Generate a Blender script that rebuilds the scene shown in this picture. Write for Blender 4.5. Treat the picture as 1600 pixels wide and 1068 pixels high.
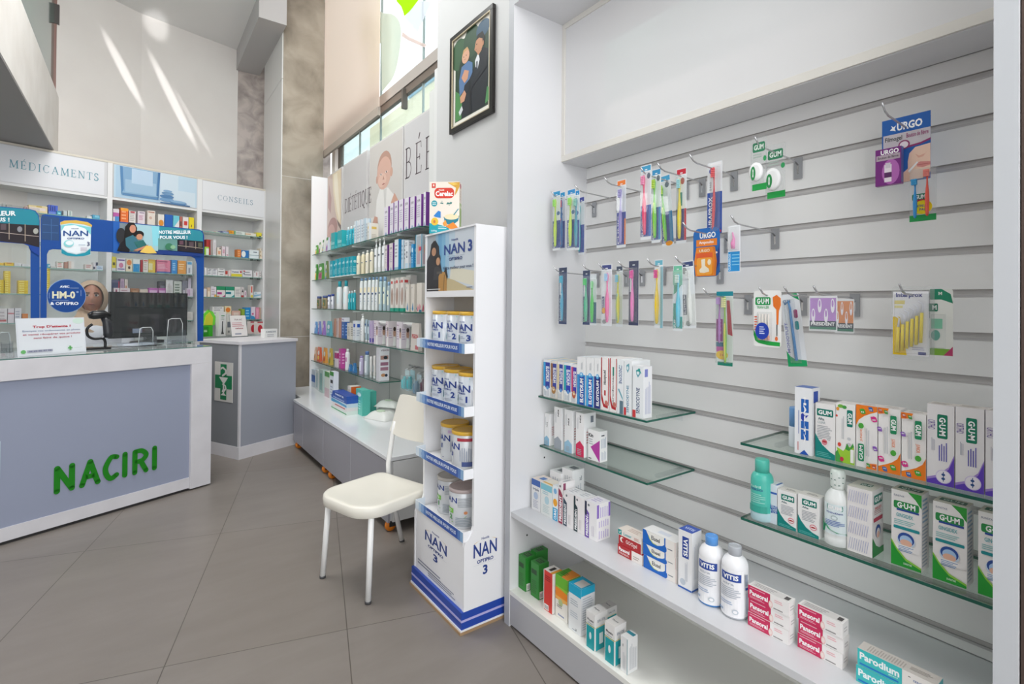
import bpy, math, random
from mathutils import Vector, Matrix
S = bpy.context.scene
for o in list(bpy.data.objects): bpy.data.objects.remove(o)
random.seed(7)
# ---------------------------------------------------------------- camera
FPX, YAW, PIT, ROL, SH, EYE = 804.3, math.radians(36.0), math.radians(0.396), math.radians(0.461), -62.87, 1.44
cf = Vector((math.sin(YAW)*math.cos(PIT), math.cos(YAW)*math.cos(PIT), math.sin(PIT)))
cr0 = Vector((math.cos(YAW), -math.sin(YAW), 0)); cu0 = cr0.cross(cf)
cr = cr0*math.cos(ROL)+cu0*math.sin(ROL); cu = cu0*math.cos(ROL)-cr0*math.sin(ROL)
cam_d = bpy.data.cameras.new('camera'); cam = bpy.data.objects.new('camera', cam_d)
S.collection.objects.link(cam); S.camera = cam
cam_d.sensor_width = 36; cam_d.lens = FPX*36/1600; cam_d.shift_y = SH/1600; cam_d.clip_start = .02; cam_d.clip_end = 200
cam.matrix_world = Matrix(((cr.x, cu.x, -cf.x, 0), (cr.y, cu.y, -cf.y, 0), (cr.z, cu.z, -cf.z, EYE), (0, 0, 0, 1)))
# ---------------------------------------------------------------- view, sky, daylight, added fills
S.view_settings.view_transform = 'Standard'; S.view_settings.look = 'None'
S.view_settings.exposure = 0.32; S.view_settings.gamma = 1; S.view_settings.use_curve_mapping = False
w = bpy.data.worlds.new('sky'); S.world = w; w.use_nodes = True
nt = w.node_tree; bg = nt.nodes['Background']
bg.inputs[0].default_value = (.93, .965, 1, 1); bg.inputs[1].default_value = 1.7
def area(name, loc, look, sx, sy, power, col=(1, 1, 1), spread=180):
    d = bpy.data.lights.new(name, 'AREA'); d.shape = 'RECTANGLE'; d.size = sx; d.size_y = sy; d.energy = power; d.color = col
    d.spread = math.radians(spread)
    o = bpy.data.objects.new(name, d); S.collection.objects.link(o); o.location = loc
    o.rotation_euler = (Vector(look)-Vector(loc)).to_track_quat('-Z', 'Y').to_euler(); return o
area('ceiling_bounce_fill', (-.3, -1.9, 3.6), (.3, 6.5, 4.6), 2.6, 1.8, 45, (1, .985, .97))  # added fill, aimed up to brighten the ceiling and upper back wall
area('hall_wall_fill', (.2, 3.2, 4.3), (.1, 7.4, 4.25), 1.6, .5, 16, (1, .97, .95))  # no lamp hangs here: unseen fill put in to lift the upper wall
area('storefront_daylight', (-1.0, -1.6, 2.8), (.6, 4, 1.4), 4.6, 3.0, 42, (.97, .985, 1))
area('mezzanine_fill', (-2.2, 4.9, 2.88), (-2.0, 5.2, 0), 1.4, 1.4, 42, (1, .99, .98))  # unseen fill, added to light the shelves below the mezzanine
area('overhead_fill', (-.2, 4.2, 4.78), (-.3, 4.8, 0), 1.8, 3.0, 120, (1, .99, .98))  # unseen soft light, added overhead to even out the hall's contrast
# sun glints that glass outside throws up onto the wall and ceiling
def glint(name, loc, look, rx, ry, roll, power):
    d = bpy.data.lights.new(name, 'SPOT'); d.energy = power; d.spot_size = math.radians(20); d.spot_blend = .8; d.shadow_soft_size = .01
    o = bpy.data.objects.new(name, d); S.collection.objects.link(o)
    q = (Vector(look)-Vector(loc)).to_track_quat('-Z', 'Y').to_matrix().to_4x4()
    o.matrix_world = Matrix.Translation(loc) @ q @ Matrix.Rotation(math.radians(roll), 4, 'Z') @ Matrix.Diagonal((rx, ry, 1, 1))
# ---------------------------------------------------------------- pixel rays -> places
def ray(x, y): return cr*((x-800)/FPX)-cu*((y-534-SH)/FPX)+cf
CAM = Vector((0, 0, EYE))
def onz(x, y, z=0): d = ray(x, y); return CAM+d*((z-EYE)/d.z)
def onx(x, y, X): d = ray(x, y); return CAM+d*(X/d.x)
def ony(x, y, Y): d = ray(x, y); return CAM+d*(Y/d.y)
def onwall(x, y, k=7.3):   # roughly where the back wall is met
    d = ray(x, y); return CAM+d*(k/d.dot(cf))
for n_, pc_, rx, ry, rl, pw in (('sun_glint', (138, 108), .09, .75, 30, 330), ('sun_glint', (190, 202), .08, .16, 30, 120), ('sun_glint', (252, 165), .09, 1.0, 27, 330), ('sun_glint', (290, 200), .05, .8, 30, 130), ('sun_glint', (215, 22), .22, .3, 20, 260)):
    q = onwall(*pc_); glint(n_, (.6, 3.9, 3.0), q, rx, ry, rl, pw)
class Plane:                                   # upright plane through p, running along azimuth rz (local x = image right)
    def __init__(s, p, rz): s.p = Vector((p[0], p[1], 0)); s.rz = rz; s.u = Vector((math.cos(rz), math.sin(rz), 0)); s.n = Vector((math.sin(rz), -math.cos(rz), 0))
    def at(s, x, y): d = ray(x, y); return CAM+d*(((s.p-CAM).dot(s.n))/d.dot(s.n))
    def back(s, k): q = s.p-s.n*k; return Plane(q, s.rz)
# ---------------------------------------------------------------- materials
def lin(c): return c/12.92 if c <= .04045 else ((c+.055)/1.055)**2.4
def rgb(h): return tuple(lin(int(h[i:i+2], 16)/255) for i in (0, 2, 4))+(1,)
MC = {}
def mat(h, rough=.5, metal=0.0, spec=.5, coat=0.0, kind=''):
    k = (h, rough, metal, spec, coat, kind)
    if k in MC: return MC[k]
    m = bpy.data.materials.new('paint_'+h); m.use_nodes = True; b = m.node_tree.nodes['Principled BSDF']
    b.inputs['Base Color'].default_value = rgb(h); b.inputs['Roughness'].default_value = rough
    b.inputs['Metallic'].default_value = metal; b.inputs['Specular IOR Level'].default_value = spec; b.inputs['Coat Weight'].default_value = coat
    MC[k] = m; return m
def noisy(name, h1, h2, scale, rough=.5, detail=6, bump=0.0, spec=.5, lo=.35, hi=.65, dist=.0):
    m = bpy.data.materials.new(name); m.use_nodes = True; n = m.node_tree.nodes; l = m.node_tree.links; b = n['Principled BSDF']
    tc = n.new('ShaderNodeTexCoord'); no = n.new('ShaderNodeTexNoise'); no.inputs['Scale'].default_value = scale; no.inputs['Detail'].default_value = detail
    no.inputs['Distortion'].default_value = dist
    r = n.new('ShaderNodeValToRGB'); r.color_ramp.elements[0].color = rgb(h1); r.color_ramp.elements[1].color = rgb(h2)
    r.color_ramp.elements[0].position = lo; r.color_ramp.elements[1].position = hi
    l.new(tc.outputs['Object'], no.inputs['Vector']); l.new(no.outputs['Fac'], r.inputs['Fac']); l.new(r.outputs['Color'], b.inputs['Base Color'])
    b.inputs['Roughness'].default_value = rough; b.inputs['Specular IOR Level'].default_value = spec
    if bump:
        bu = n.new('ShaderNodeBump'); bu.inputs['Strength'].default_value = bump; bu.inputs['Distance'].default_value = .01
        l.new(no.outputs['Fac'], bu.inputs['Height']); l.new(bu.outputs['Normal'], b.inputs['Normal'])
    return m
def clear(name, tint, gloss=.08, ior=1.45, body=0.0, rough=.02):    # clear sheet: tinted see-through plus a fresnel sheen
    m = bpy.data.materials.new(name); m.use_nodes = True; n = m.node_tree.nodes; l = m.node_tree.links
    for q in list(n): n.remove(q)
    out = n.new('ShaderNodeOutputMaterial'); tr = n.new('ShaderNodeBsdfTransparent'); tr.inputs[0].default_value = rgb(tint)
    gl = n.new('ShaderNodeBsdfGlossy'); gl.inputs['Roughness'].default_value = rough
    lw = n.new('ShaderNodeLayerWeight'); lw.inputs[0].default_value = .5
    p1 = n.new('ShaderNodeMath'); p1.operation = 'POWER'; p1.inputs[1].default_value = 4.5; p2 = n.new('ShaderNodeMath'); p2.operation = 'MULTIPLY_ADD'; p2.inputs[1].default_value = .75; p2.inputs[2].default_value = .04
    l.new(lw.outputs['Facing'], p1.inputs[0]); l.new(p1.outputs[0], p2.inputs[0])
    mx = n.new('ShaderNodeMixShader'); l.new(p2.outputs[0], mx.inputs[0]); l.new(tr.outputs[0], mx.inputs[1]); l.new(gl.outputs[0], mx.inputs[2])
    last = mx.outputs[0]
    if body:
        df = n.new('ShaderNodeBsdfDiffuse'); df.inputs[0].default_value = rgb('f2f4f4'); m2 = n.new('ShaderNodeMixShader'); m2.inputs[0].default_value = body
        l.new(last, m2.inputs[1]); l.new(df.outputs[0], m2.inputs[2]); last = m2.outputs[0]
    l.new(last, out.inputs[0]); return m
M_GL = clear('shelf_glass', 'f7fcf9'); M_EDGE = mat('1f5f50', .15); M_BL = clear('blister_plastic', 'fbfcfc', body=.10); M_ACR = clear('acrylic_sheet', 'f6f8f9', body=.012)
M_EDGE2 = mat('7fa79c', .15)
WHITE = mat('e9e9ea', .35); LAM = mat('e0e0e2', .28); STEEL = mat('b9b9bb', .32, .85); CHROME = mat('c4c4c6', .25, .8)
# ---------------------------------------------------------------- mesh building
TXT = {}
def text2d(s, bold=0):
    k = (s, bold)
    if k in TXT: return TXT[k]
    c = bpy.data.curves.new('t', 'FONT'); c.body = s; c.resolution_u = 2; c.offset = .018*bold
    o = bpy.data.objects.new('t', c); S.collection.objects.link(o); bpy.context.view_layer.update()
    me = bpy.data.meshes.new_from_object(o.evaluated_get(bpy.context.evaluated_depsgraph_get()))
    v = [(p.co.x, p.co.y) for p in me.vertices]; f = [tuple(q.vertices) for q in me.polygons]
    bpy.data.objects.remove(o); bpy.data.curves.remove(c); bpy.data.meshes.remove(me)
    if v:
        x0 = min(a for a, b in v); x1 = max(a for a, b in v); y0 = min(b for a, b in v); y1 = max(b for a, b in v)
        v = [((a-x0)/max(x1-x0, 1e-6), (b-y0)/max(y1-y0, 1e-6)) for a, b in v]
    TXT[k] = (v, f); return TXT[k]
class MB:
    def __init__(s): s.v = []; s.f = []; s.m = []; s.mats = []; s.sm = []
    def mi(s, m):
        if m not in s.mats: s.mats.append(m)
        return s.mats.index(m)
    def add(s, vs, fs, m, smooth=False):
        b = len(s.v); s.v += [tuple(p) for p in vs]; i = s.mi(m)
        for q in fs: s.f.append(tuple(b+k for k in q)); s.m.append(i); s.sm.append(smooth)
    def box(s, x0, x1, y0, y1, z0, z1, m, M=None):
        vs = [(x, y, z) for z in (z0, z1) for y in (y0, y1) for x in (x0, x1)]
        if M: vs = [M @ Vector(p) for p in vs]
        s.add(vs, [(0, 2, 3, 1), (4, 5, 7, 6), (0, 1, 5, 4), (2, 6, 7, 3), (0, 4, 6, 2), (1, 3, 7, 5)], m); return s
    def prism(s, pts, axis, a, b, m):           # polygon pts (2D) extruded along axis from a to b
        def P(p, t): return {'x': (t, p[0], p[1]), 'y': (p[0], t, p[1]), 'z': (p[0], p[1], t)}[axis]
        n = len(pts); vs = [P(p, a) for p in pts]+[P(p, b) for p in pts]
        fs = [tuple(range(n)), tuple(range(2*n-1, n-1, -1))]+[(i, i+n, (i+1) % n+n, (i+1) % n) for i in range(n)]
        s.add(vs, fs, m); return s
    def lathe(s, prof, m, seg=28, c=(0, 0, 0), sx=1, sy=1, axis='z', smooth=True):   # prof: (r,z,[mat]) rows
        vs = []
        for r in prof:
            for k in range(seg):
                t = 2*math.pi*k/seg; p = (r[0]*math.cos(t)*sx, r[0]*math.sin(t)*sy, r[1])
                if axis == 'y': p = (p[0], p[2], p[1])
                if axis == 'x': p = (p[2], p[0], p[1])
                vs.append((c[0]+p[0], c[1]+p[1], c[2]+p[2]))
        b = len(s.v); s.v += vs
        for j in range(len(prof)-1):
            i = s.mi(prof[j][2] if len(prof[j]) > 2 else m)
            for k in range(seg):
                k2 = (k+1) % seg; s.f.append((b+j*seg+k, b+j*seg+k2, b+(j+1)*seg+k2, b+(j+1)*seg+k)); s.m.append(i); s.sm.append(smooth)
        i = s.mi(m); s.f.append(tuple(b+k for k in range(seg-1, -1, -1))); s.m.append(i); s.sm.append(False)
        i = s.mi(prof[-1][2] if len(prof[-1]) > 2 else m)
        s.f.append(tuple(b+(len(prof)-1)*seg+k for k in range(seg))); s.m.append(i); s.sm.append(False); return s
    def tube(s, pts, r, m, seg=8, flat=1.0):
        pts = [Vector(p) for p in pts]; rs = r if isinstance(r, (list, tuple)) else [r]*len(pts); b = len(s.v); up = None
        for i, p in enumerate(pts):
            d = (pts[min(i+1, len(pts)-1)]-pts[max(i-1, 0)]).normalized()
            if up is None: up = Vector((0, 0, 1)) if abs(d.z) < .9 else Vector((0, 1, 0))
            a = d.cross(up).normalized(); up = a.cross(d).normalized()
            for k in range(seg):
                t = 2*math.pi*k/seg; s.v.append(tuple(p+a*math.cos(t)*rs[i]+up*math.sin(t)*rs[i]*flat))
        i0 = s.mi(m)
        for j in range(len(pts)-1):
            for k in range(seg):
                k2 = (k+1) % seg; s.f.append((b+j*seg+k, b+j*seg+k2, b+(j+1)*seg+k2, b+(j+1)*seg+k)); s.m.append(i0); s.sm.append(True)
        for q in (tuple(b+k for k in range(seg-1, -1, -1)), tuple(b+(len(pts)-1)*seg+k for k in range(seg))): s.f.append(q); s.m.append(i0); s.sm.append(False)
        return s
    def art(s, fn, items, base=.0003, step=.00012, nx=1):
        """flat print on a face; fn(u,v,off)->point; items in 0..1 face coordinates"""
        for i, it in enumerate(items):
            k = it[0]; m = it[1] if not isinstance(it[1], str) else mat(it[1], .4); off = base+i*step
            if k == 'R':
                x0, y0, x1, y1 = it[2:6]; n = nx
                vs = [fn(x0+(x1-x0)*j/n, y, off) for y in (y0, y1) for j in range(n+1)]
                s.add(vs, [(j, j+1, n+2+j, n+1+j) for j in range(n)], m)
            elif k == 'E':
                cx, cy, rx, ry = it[2:6]; n = 20
                s.add([fn(cx+rx*math.cos(2*math.pi*j/n), cy+ry*math.sin(2*math.pi*j/n), off) for j in range(n)], [tuple(range(n))], m)
            elif k == 'P': s.add([fn(p[0], p[1], off) for p in it[2]], [tuple(range(len(it[2])))], m)
            elif k == 'RR':
                x0, y0, x1, y1, r, a = it[2:8]; pts = []     # r in u units, a = v/u stretch
                for cx, cy, t0 in ((x1-r, y1-r*a, 0), (x0+r, y1-r*a, 90), (x0+r, y0+r*a, 180), (x1-r, y0+r*a, 270)):
                    for j in range(5): t = math.radians(t0+j*22.5); pts.append((cx+r*math.cos(t), cy+r*a*math.sin(t)))
                s.add([fn(p[0], p[1], off) for p in pts], [tuple(range(len(pts)))], m)
            elif k == 'T':
                st, cx, cy, tw, th = it[2:7]; rot = it[7] if len(it) > 7 else 0; bo = it[8] if len(it) > 8 else 1
                vs, fs = text2d(st, bo); out = []
                if st in ('1', 'I'): tw *= .4
                for a, b in vs:
                    if rot == 0: p = (cx+(a-.5)*tw, cy+(b-.5)*th)
                    elif rot == 90: p = (cx-(b-.5)*th, cy+(a-.5)*tw)      # reads upwards
                    else: p = (cx+(b-.5)*tw, cy-(a-.5)*th)               # -90 reads downwards
                    out.append(fn(p[0], p[1], off))
                s.add(out, fs, m)
            elif k == 'L':                                                # small print as fine rules
                x0, y0, x1, y1, n = it[2:7]; rg = random.Random(n*7+int(x0*99))
                for j in range(n):
                    y = y1-(y1-y0)*(j+.5)/n; h = (y1-y0)/n*.22; xe = x0+(x1-x0)*(.7+.3*rg.random()); s.add([fn(x0+(xe-x0)*q/nx, yy, off) for yy in (y-h, y+h) for q in range(nx+1)], [(q, q+1, nx+2+q, nx+1+q) for q in range(nx)], m)
            elif k == 'V':                                                # upright rules
                x0, y0, x1, y1, n = it[2:7]; rg = random.Random(n*5+int(y0*99))
                for j in range(n):
                    x = x0+(x1-x0)*(j+.5)/n; h = (x1-x0)/n*.22; ye = y0+(y1-y0)*(.75+.25*rg.random()); s.add([fn(x-h, y0, off), fn(x+h, y0, off), fn(x+h, ye, off), fn(x-h, ye, off)], [(0, 1, 2, 3)], m)
        return s
    def build(s, name, parent=None, loc=(0, 0, 0), rz=0.0, bevel=0.0):
        me = bpy.data.meshes.new(name); me.from_pydata(s.v, [], s.f); me.polygons.foreach_set('material_index', s.m); me.polygons.foreach_set('use_smooth', s.sm)
        for m in s.mats: me.materials.append(m)
        me.update(); o = bpy.data.objects.new(name, me); S.collection.objects.link(o); o.location = loc; o.rotation_euler = (0, 0, rz)
        if parent: o.parent = parent
        if bevel:
            b = o.modifiers.new('bevel', 'BEVEL'); b.width = bevel; b.segments = 2; b.limit_method = 'ANGLE'; b.harden_normals = False
        return o
def tag(o, label, cat, group=None, kind=None):
    if label: o['label'] = label
    if cat: o['category'] = cat
    if group: o['group'] = group
    if kind: o['kind'] = kind
    return o
def empty(name, loc=(0, 0, 0), rz=0.0): o = bpy.data.objects.new(name, None); S.collection.objects.link(o); o.location = loc; o.rotation_euler = (0, 0, rz); o.empty_display_size = .05; return o
def struct(o): o['kind'] = 'structure'; return o
def front(w, h, y=0.0, x=0.0, z=0.0): return lambda u, v, o: (x+u*w, y-o, z+v*h)
def side(w, d, h): return lambda u, v, o: (w+o, u*d, v*h)           # right-hand face
def topf(w, d, h): return lambda u, v, o: (u*w, v*d, h+o)
def cyl(r, h, c=(0, 0, 0), span=2*math.pi, mid=-math.pi/2): return lambda u, v, o: (c[0]+(r+o)*math.cos(mid+(u-.5)*span), c[1]+(r+o)*math.sin(mid+(u-.5)*span), c[2]+v*h)
def smooth(pts, n=6):                                               # Catmull-Rom through 2D/3D points
    P = [Vector(p) for p in pts]; out = []
    for i in range(len(P)-1):
        a, b, c, d = P[max(i-1, 0)], P[i], P[i+1], P[min(i+2, len(P)-1)]
        for j in range(n):
            t = j/n; out.append(.5*((2*b)+(c-a)*t+(2*a-5*b+4*c-d)*t*t+(3*b-a-3*c+d)*t**3))
    out.append(P[-1]); return out
def stroke(mb, fn, pts, wd, m, off, round_=True):
    """a constant-width stroke laid on a face; fn takes metric (x, z, off)"""
    P = [Vector((p[0], p[1])) for p in pts]; L = []; R = []
    for i, p in enumerate(P):
        d = (P[min(i+1, len(P)-1)]-P[max(i-1, 0)]).normalized(); n = Vector((-d.y, d.x))*wd/2; L.append(p+n); R.append(p-n)
    n = len(P); mb.add([fn(q.x, q.y, off) for q in L+R], [(i, i+1, n+i+1, n+i) for i in range(n-1)], m)
    if round_:
        for q in (P[0], P[-1]): mb.add([fn(q.x+wd/2*math.cos(t*math.pi/8), q.y+wd/2*math.sin(t*math.pi/8), off) for t in range(16)], [tuple(range(16))], m)
# ================================================================ ROOM
FZ = 4.85
M_FLOOR = bpy.data.materials.new('floor_tiles'); M_FLOOR.use_nodes = True
def floor_mat():
    n = M_FLOOR.node_tree.nodes; l = M_FLOOR.node_tree.links; b = n['Principled BSDF']
    tc = n.new('ShaderNodeTexCoord'); mp = n.new('ShaderNodeMapping'); mp.inputs['Rotation'].default_value = (0, 0, math.radians(15.3))
    mp.inputs['Location'].default_value = (.553, .133, 0)
    br = n.new('ShaderNodeTexBrick'); br.offset = .5; br.inputs['Scale'].default_value = 1; br.inputs['Brick Width'].default_value = .69; br.inputs['Row Height'].default_value = 1.265
    br.offset = 0; br.inputs['Mortar Size'].default_value = .0022; br.inputs['Mortar Smooth'].default_value = .1; br.inputs['Color1'].default_value = rgb('87807a'); br.inputs['Color2'].default_value = rgb('847c75'); br.inputs['Mortar'].default_value = rgb('5c564f')
    no = n.new('ShaderNodeTexNoise'); no.inputs['Scale'].default_value = 2.2; no.inputs['Detail'].default_value = 8; no.inputs['Roughness'].default_value = .6
    mp2 = n.new('ShaderNodeMapping'); mp2.inputs['Scale'].default_value = (1, 3.5, 1); mp2.inputs['Rotation'].default_value = (0, 0, math.radians(100))
    mx = n.new('ShaderNodeMixRGB'); mx.blend_type = 'MULTIPLY'; mx.inputs[0].default_value = .35
    rp = n.new('ShaderNodeValToRGB'); rp.color_ramp.elements[0].color = (.72, .7, .68, 1); rp.color_ramp.elements[1].color = (1.1, 1.1, 1.1, 1); rp.color_ramp.elements[0].position = .3; rp.color_ramp.elements[1].position = .7
    l.new(tc.outputs['Object'], mp.inputs[0]); l.new(mp.outputs[0], br.inputs['Vector']); l.new(tc.outputs['Object'], mp2.inputs[0]); l.new(mp2.outputs[0], no.inputs['Vector'])
    l.new(no.outputs['Fac'], rp.inputs[0]); l.new(br.outputs['Color'], mx.inputs[1]); l.new(rp.outputs[0], mx.inputs[2]); l.new(mx.outputs[0], b.inputs['Base Color'])
    b.inputs['Roughness'].default_value = .34; b.inputs['Specular IOR Level'].default_value = .45
floor_mat()
WALLM = noisy('painted_plaster', 'd6d1cd', 'dcd8d4', 1.5, .6)
struct(MB().box(-4.2, 2.3, -2.4, 9.2, -.12, 0, M_FLOOR).build('floor'))
# back wall behind the medicine shelves: two flat runs meeting at a fold
SH_RZ = math.radians(90-73.86); ENDP = onz(417, 298.7, 2.9); BACK = Plane(ENDP, SH_RZ)
WB = BACK.back(.55)
fold = WB.at(221, 100); fold.z = 0
rend = fold+WB.u*1.35
dl = Vector((-math.sin(math.radians(60)), -math.cos(math.radians(60)), 0)); lend = fold+dl*4.6
def wallbox(mb, a, b, z0, z1, t, m):
    a = Vector((a[0], a[1], 0)); b = Vector((b[0], b[1], 0)); d = (b-a).normalized(); n = Vector((-d.y, d.x, 0))*t
    vs = [(p.x, p.y, z) for z in (z0, z1) for p in (a, b, b+n, a+n)]
    mb.add(vs, [(0, 1, 2, 3), (7, 6, 5, 4), (0, 4, 5, 1), (1, 5, 6, 2), (2, 6, 7, 3), (3, 7, 4, 0)], m)
mb = MB(); wallbox(mb, fold, rend, 0, 6, .2, WALLM); wallbox(mb, lend, fold, 0, 6, .2, WALLM); struct(mb.build('wall_back'))
struct(MB().box(-4.2, -4.0, -2.4, 9.2, 0, 6, WALLM).build('wall_left'))
struct(MB().box(-4.2, 1.04, -2.4, 9.2, FZ, FZ+.15, mat('e9e8e7', .55)).box(1.0, 2.3, -2.4, 9.2, 5.9, 6.05, mat('e9e8e7', .55)).build('ceiling'))
M_MARB = noisy('mottled_marble_tile', '8d8480', 'b9aea8', 6, .3, 8, lo=.35, hi=.62, dist=.6)
M_CONC = noisy('polished_concrete_tile', '7d7569', 'a89f91', 3.2, .25, 10, lo=.3, hi=.66, dist=.5)
struct(MB().box(1.04, 1.326, 6.2, 8.4, 4.58, 5.9, mat('b4b2b2', .5)).build('trim_1'))
struct(MB().box(1.04, 2.3, 7.8, 8.0, 0, 5.9, M_MARB).build('trim_2'))
# big pillar
mb = MB(); mb.box(1.338, 1.80, 6.4, 7.45, 0, 5.9, M_CONC); mb.box(1.326, 1.338, 6.41, 7.45, 0, 4.05, mat('d4d3d1', .3)); mb.box(1.326, 1.338, 6.41, 7.45, 4.056, 5.9, mat('d8d7d5', .3))
for z in (1.05, 2.92): mb.box(1.337, 1.802, 6.398, 6.4, z, z+.004, mat('c9c5bf', .4))
struct(mb.build('wall_pillar'))
# wall with the portrait, right up to the display niche, and the wall behind the niche
struct(MB().box(1.6, 2.1, 1.92, 3.07, 0, 5.9, mat('cdcdcd', .6)).box(1.86, 2.3, -2.4, 1.92, 0, 5.9, mat('dcdcdc', .6)).build('wall_right'))
# window wall: solid below, glass above with a transom
struct(MB().box(1.93, 2.1, 3.07, 9.2, 0, 2.6, mat('cfcfce', .6)).build('wall_window'))
MF = mat('a79f98', .35, .3); t = MB()
t.box(1.92, 1.99, 3.07, 6.45, 3.40, 3.50, mat('a9a29c', .4)); t.box(1.93, 1.97, 3.07, 6.45, 3.33, 3.40, mat('6f645b', .4)); t.box(1.92, 1.99, 3.07, 6.45, 2.6, 2.64, MF); t.box(1.92, 1.99, 6.33, 6.45, 2.6, 3.4, mat('d8d2cc', .4)); t.box(1.93, 1.98, 6.18, 6.24, 2.6, 3.4, mat('5d534b', .4))
win = struct(t.build('window_1'))
g = MB(); g.box(1.95, 1.96, 3.07, 6.2, 2.64, 3.33, clear('frosted_aqua_glass', 'e8f5f5', body=.15)); g.build('pane', win)
g = MB(); g.box(1.95, 1.96, 3.07, 6.45, 3.5, 5.9, clear('window_glass', 'f4f8f8')); g.build('pane', win)
for y in (4.0, 4.95, 5.55): win_m = MB().box(1.945, 1.965, y, y+.008, 2.64, 5.9, mat('97a5a3', .3)).build('pane_joint', win)
g = MB().box(1.90, 1.945, 4.30, 4.335, 3.20, 3.38, mat('5a554f', .4)).build('clamp', win)
# vinyl shapes on the upper glass: pale panel and lime leaf
PX = Plane((1.944, 4), -math.pi/2)
def on195(pts): return [PX.at(a, b) for a, b in pts]
def vinyl(pts, m, name, th=.0015):
    P = on195(pts); v = [(1.944, p.y, p.z) for p in P]+[(1.944-th, p.y, p.z) for p in P]; n = len(P); b = MB()
    b.add(v, [tuple(range(n)), tuple(range(2*n-1, n-1, -1))]+[(i, (i+1) % n, (i+1) % n+n, i+n) for i in range(n)], m); return b.build(name, win)
cur = [(p.x, p.y) for p in smooth([(586, 8), (592, 16), (601, 21), (612, 22), (622, 30), (627, 48), (625, 75), (619, 108), (612, 125)], 5)]
def trans(name, h):
    m = bpy.data.materials.new(name); m.use_nodes = True; n = m.node_tree.nodes; l = m.node_tree.links; b = n['Principled BSDF']; b.inputs['Base Color'].default_value = rgb(h); b.inputs['Roughness'].default_value = .6
    t = n.new('ShaderNodeBsdfTranslucent'); t.inputs[0].default_value = rgb(h); x = n.new('ShaderNodeMixShader'); x.inputs[0].default_value = .8; l.new(b.outputs[0], x.inputs[1]); l.new(t.outputs[0], x.inputs[2]); l.new(x.outputs[0], n['Material Output'].inputs[0]); return m
vinyl([(583, 0)]+cur+[(597, 143), (596, 66), (583, 78)], trans('pale_vinyl', 'eef2ea'), 'pale_decal')
vinyl([(618, -14), (620, 2), (627, 10), (630, 18), (632, 25), (641, 17), (654, 0), (668, -20)], trans('lime_vinyl', 'd4ff1e'), 'lime_leaf_decal')
vinyl([(629, 50), (640, 58), (667, 70), (663, 74), (640, 64), (628, 57)], trans('beige_vinyl', 'f2e6e2'), 'beige_strip_decal')
vinyl([(632, 27), (654, 2), (675, 2), (652, 50)], trans('white_vinyl', 'f4f6fa'), 'white_leaf_decal')
# roller blind
PB = Plane((1.80, 4), -math.pi/2); y0 = PB.at(590, 100).y
bl = empty('roller_blind', (1.82, 6.4, 0)); tag(bl, 'beige roller blind hanging over the far half of the high window beside the stone pillar', 'blind')
M_BL2 = trans('blind_fabric', 'f8ece4')
MB().box(-.002, .002, -(6.4-y0), .05, 3.26, 5.85, M_BL2).build('blind_fabric', bl); MB().box(-.014, .012, -(6.4-y0), .05, 3.22, 3.30, mat('a69a8f', .7)).build('hem_bar', bl)
# outside, seen through the glass
ob = MB().box(6, 6.3, 2, 40, 0, 6.4, mat('f4f4f0', .8)).box(5.95, 6.3, 2, 16, 6.4, 7.05, mat('f0dcb8', .8)).box(5.9, 6.3, 2, 13, 7.05, 7.75, mat('62a4c4', .7)).build('neighbour_building')
tag(ob, 'blue and beige building outside behind the high window', 'building')
struct(MB().box(2.2, 20, -3, 25, -.1, 0, mat('b8b0a6', .8)).build('ground'))
# mezzanine
mz = MB(); mz.box(-4.0, -.688, -2.4, 7.25, 2.94, 3.56, noisy('brushed_white_fascia', 'dcd8d3', 'e6e3df', 3, .5)); mz.box(-4.0, -.690, -2.4, 7.25, 2.925, 2.9395, mat('8f8d8c', .6)); struct(mz.build('ceiling_mezzanine'))  # thin grey underside: the slab's unlit shade put into its colour
rl = empty('glass_balustrade', (-.74, 5, 3.56)); tag(rl, 'dull green glass balustrade on top of the mezzanine edge', 'railing')
MB().box(-.01, .01, -3.5, 2.08, .02, 1.2, mat('64807a', .08)).build('glass_panel', rl); MB().box(-.02, .02, -3.5, 2.1, 0, .03, mat('6b655f', .4)).build('base_rail', rl)
for yy in (-.35, ): MB().box(-.03, .03, yy, yy+.04, 0, 1.2, mat('b5a06a', .35, .6)).build('post', rl)
MB().box(-.02, .05, 2.06, 2.12, .75, .95, mat('4a4442', .4)).build('clamp', rl); MB().box(-.02, .03, 2.07, 2.12, 0, 1.2, mat('8d6a62', .5)).build('end_post', rl)
# ================================================================ DISPLAY NICHE (right)
UF, UB, YL, YR = 1.363, 1.823, 1.878, .263
u = empty('display_niche', (UF, 1.07, 0)); tag(u, 'large white slatwall display niche with deep side panels holding toothbrushes and toothpaste', 'display unit')
def up(mb, name, bevel=.0): o = mb.build(name, u, (-UF, -1.07, 0), 0, bevel); return o
EG = mat('b6b8bd', .4)
m = MB().box(UF, 1.858, YL, YL+.038, 0, 2.86, LAM); m.box(UF-.0008, UF, YL, YL+.038, 0, 2.86, EG); up(m, 'side_panel')
m = MB().box(UF, 1.858, YR-.036, YR, 0, 2.86, LAM); m.box(UF-.0008, UF, YR-.036, YR, 0, 2.86, mat('c6c9cd', .4)); up(m, 'side_panel')
m = MB().box(UF, 1.858, YR, YL, 2.80, 2.86, LAM); m.box(UF-.0008, UF, YR, YL, 2.80, 2.86, EG); up(m, 'top_panel')
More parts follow.
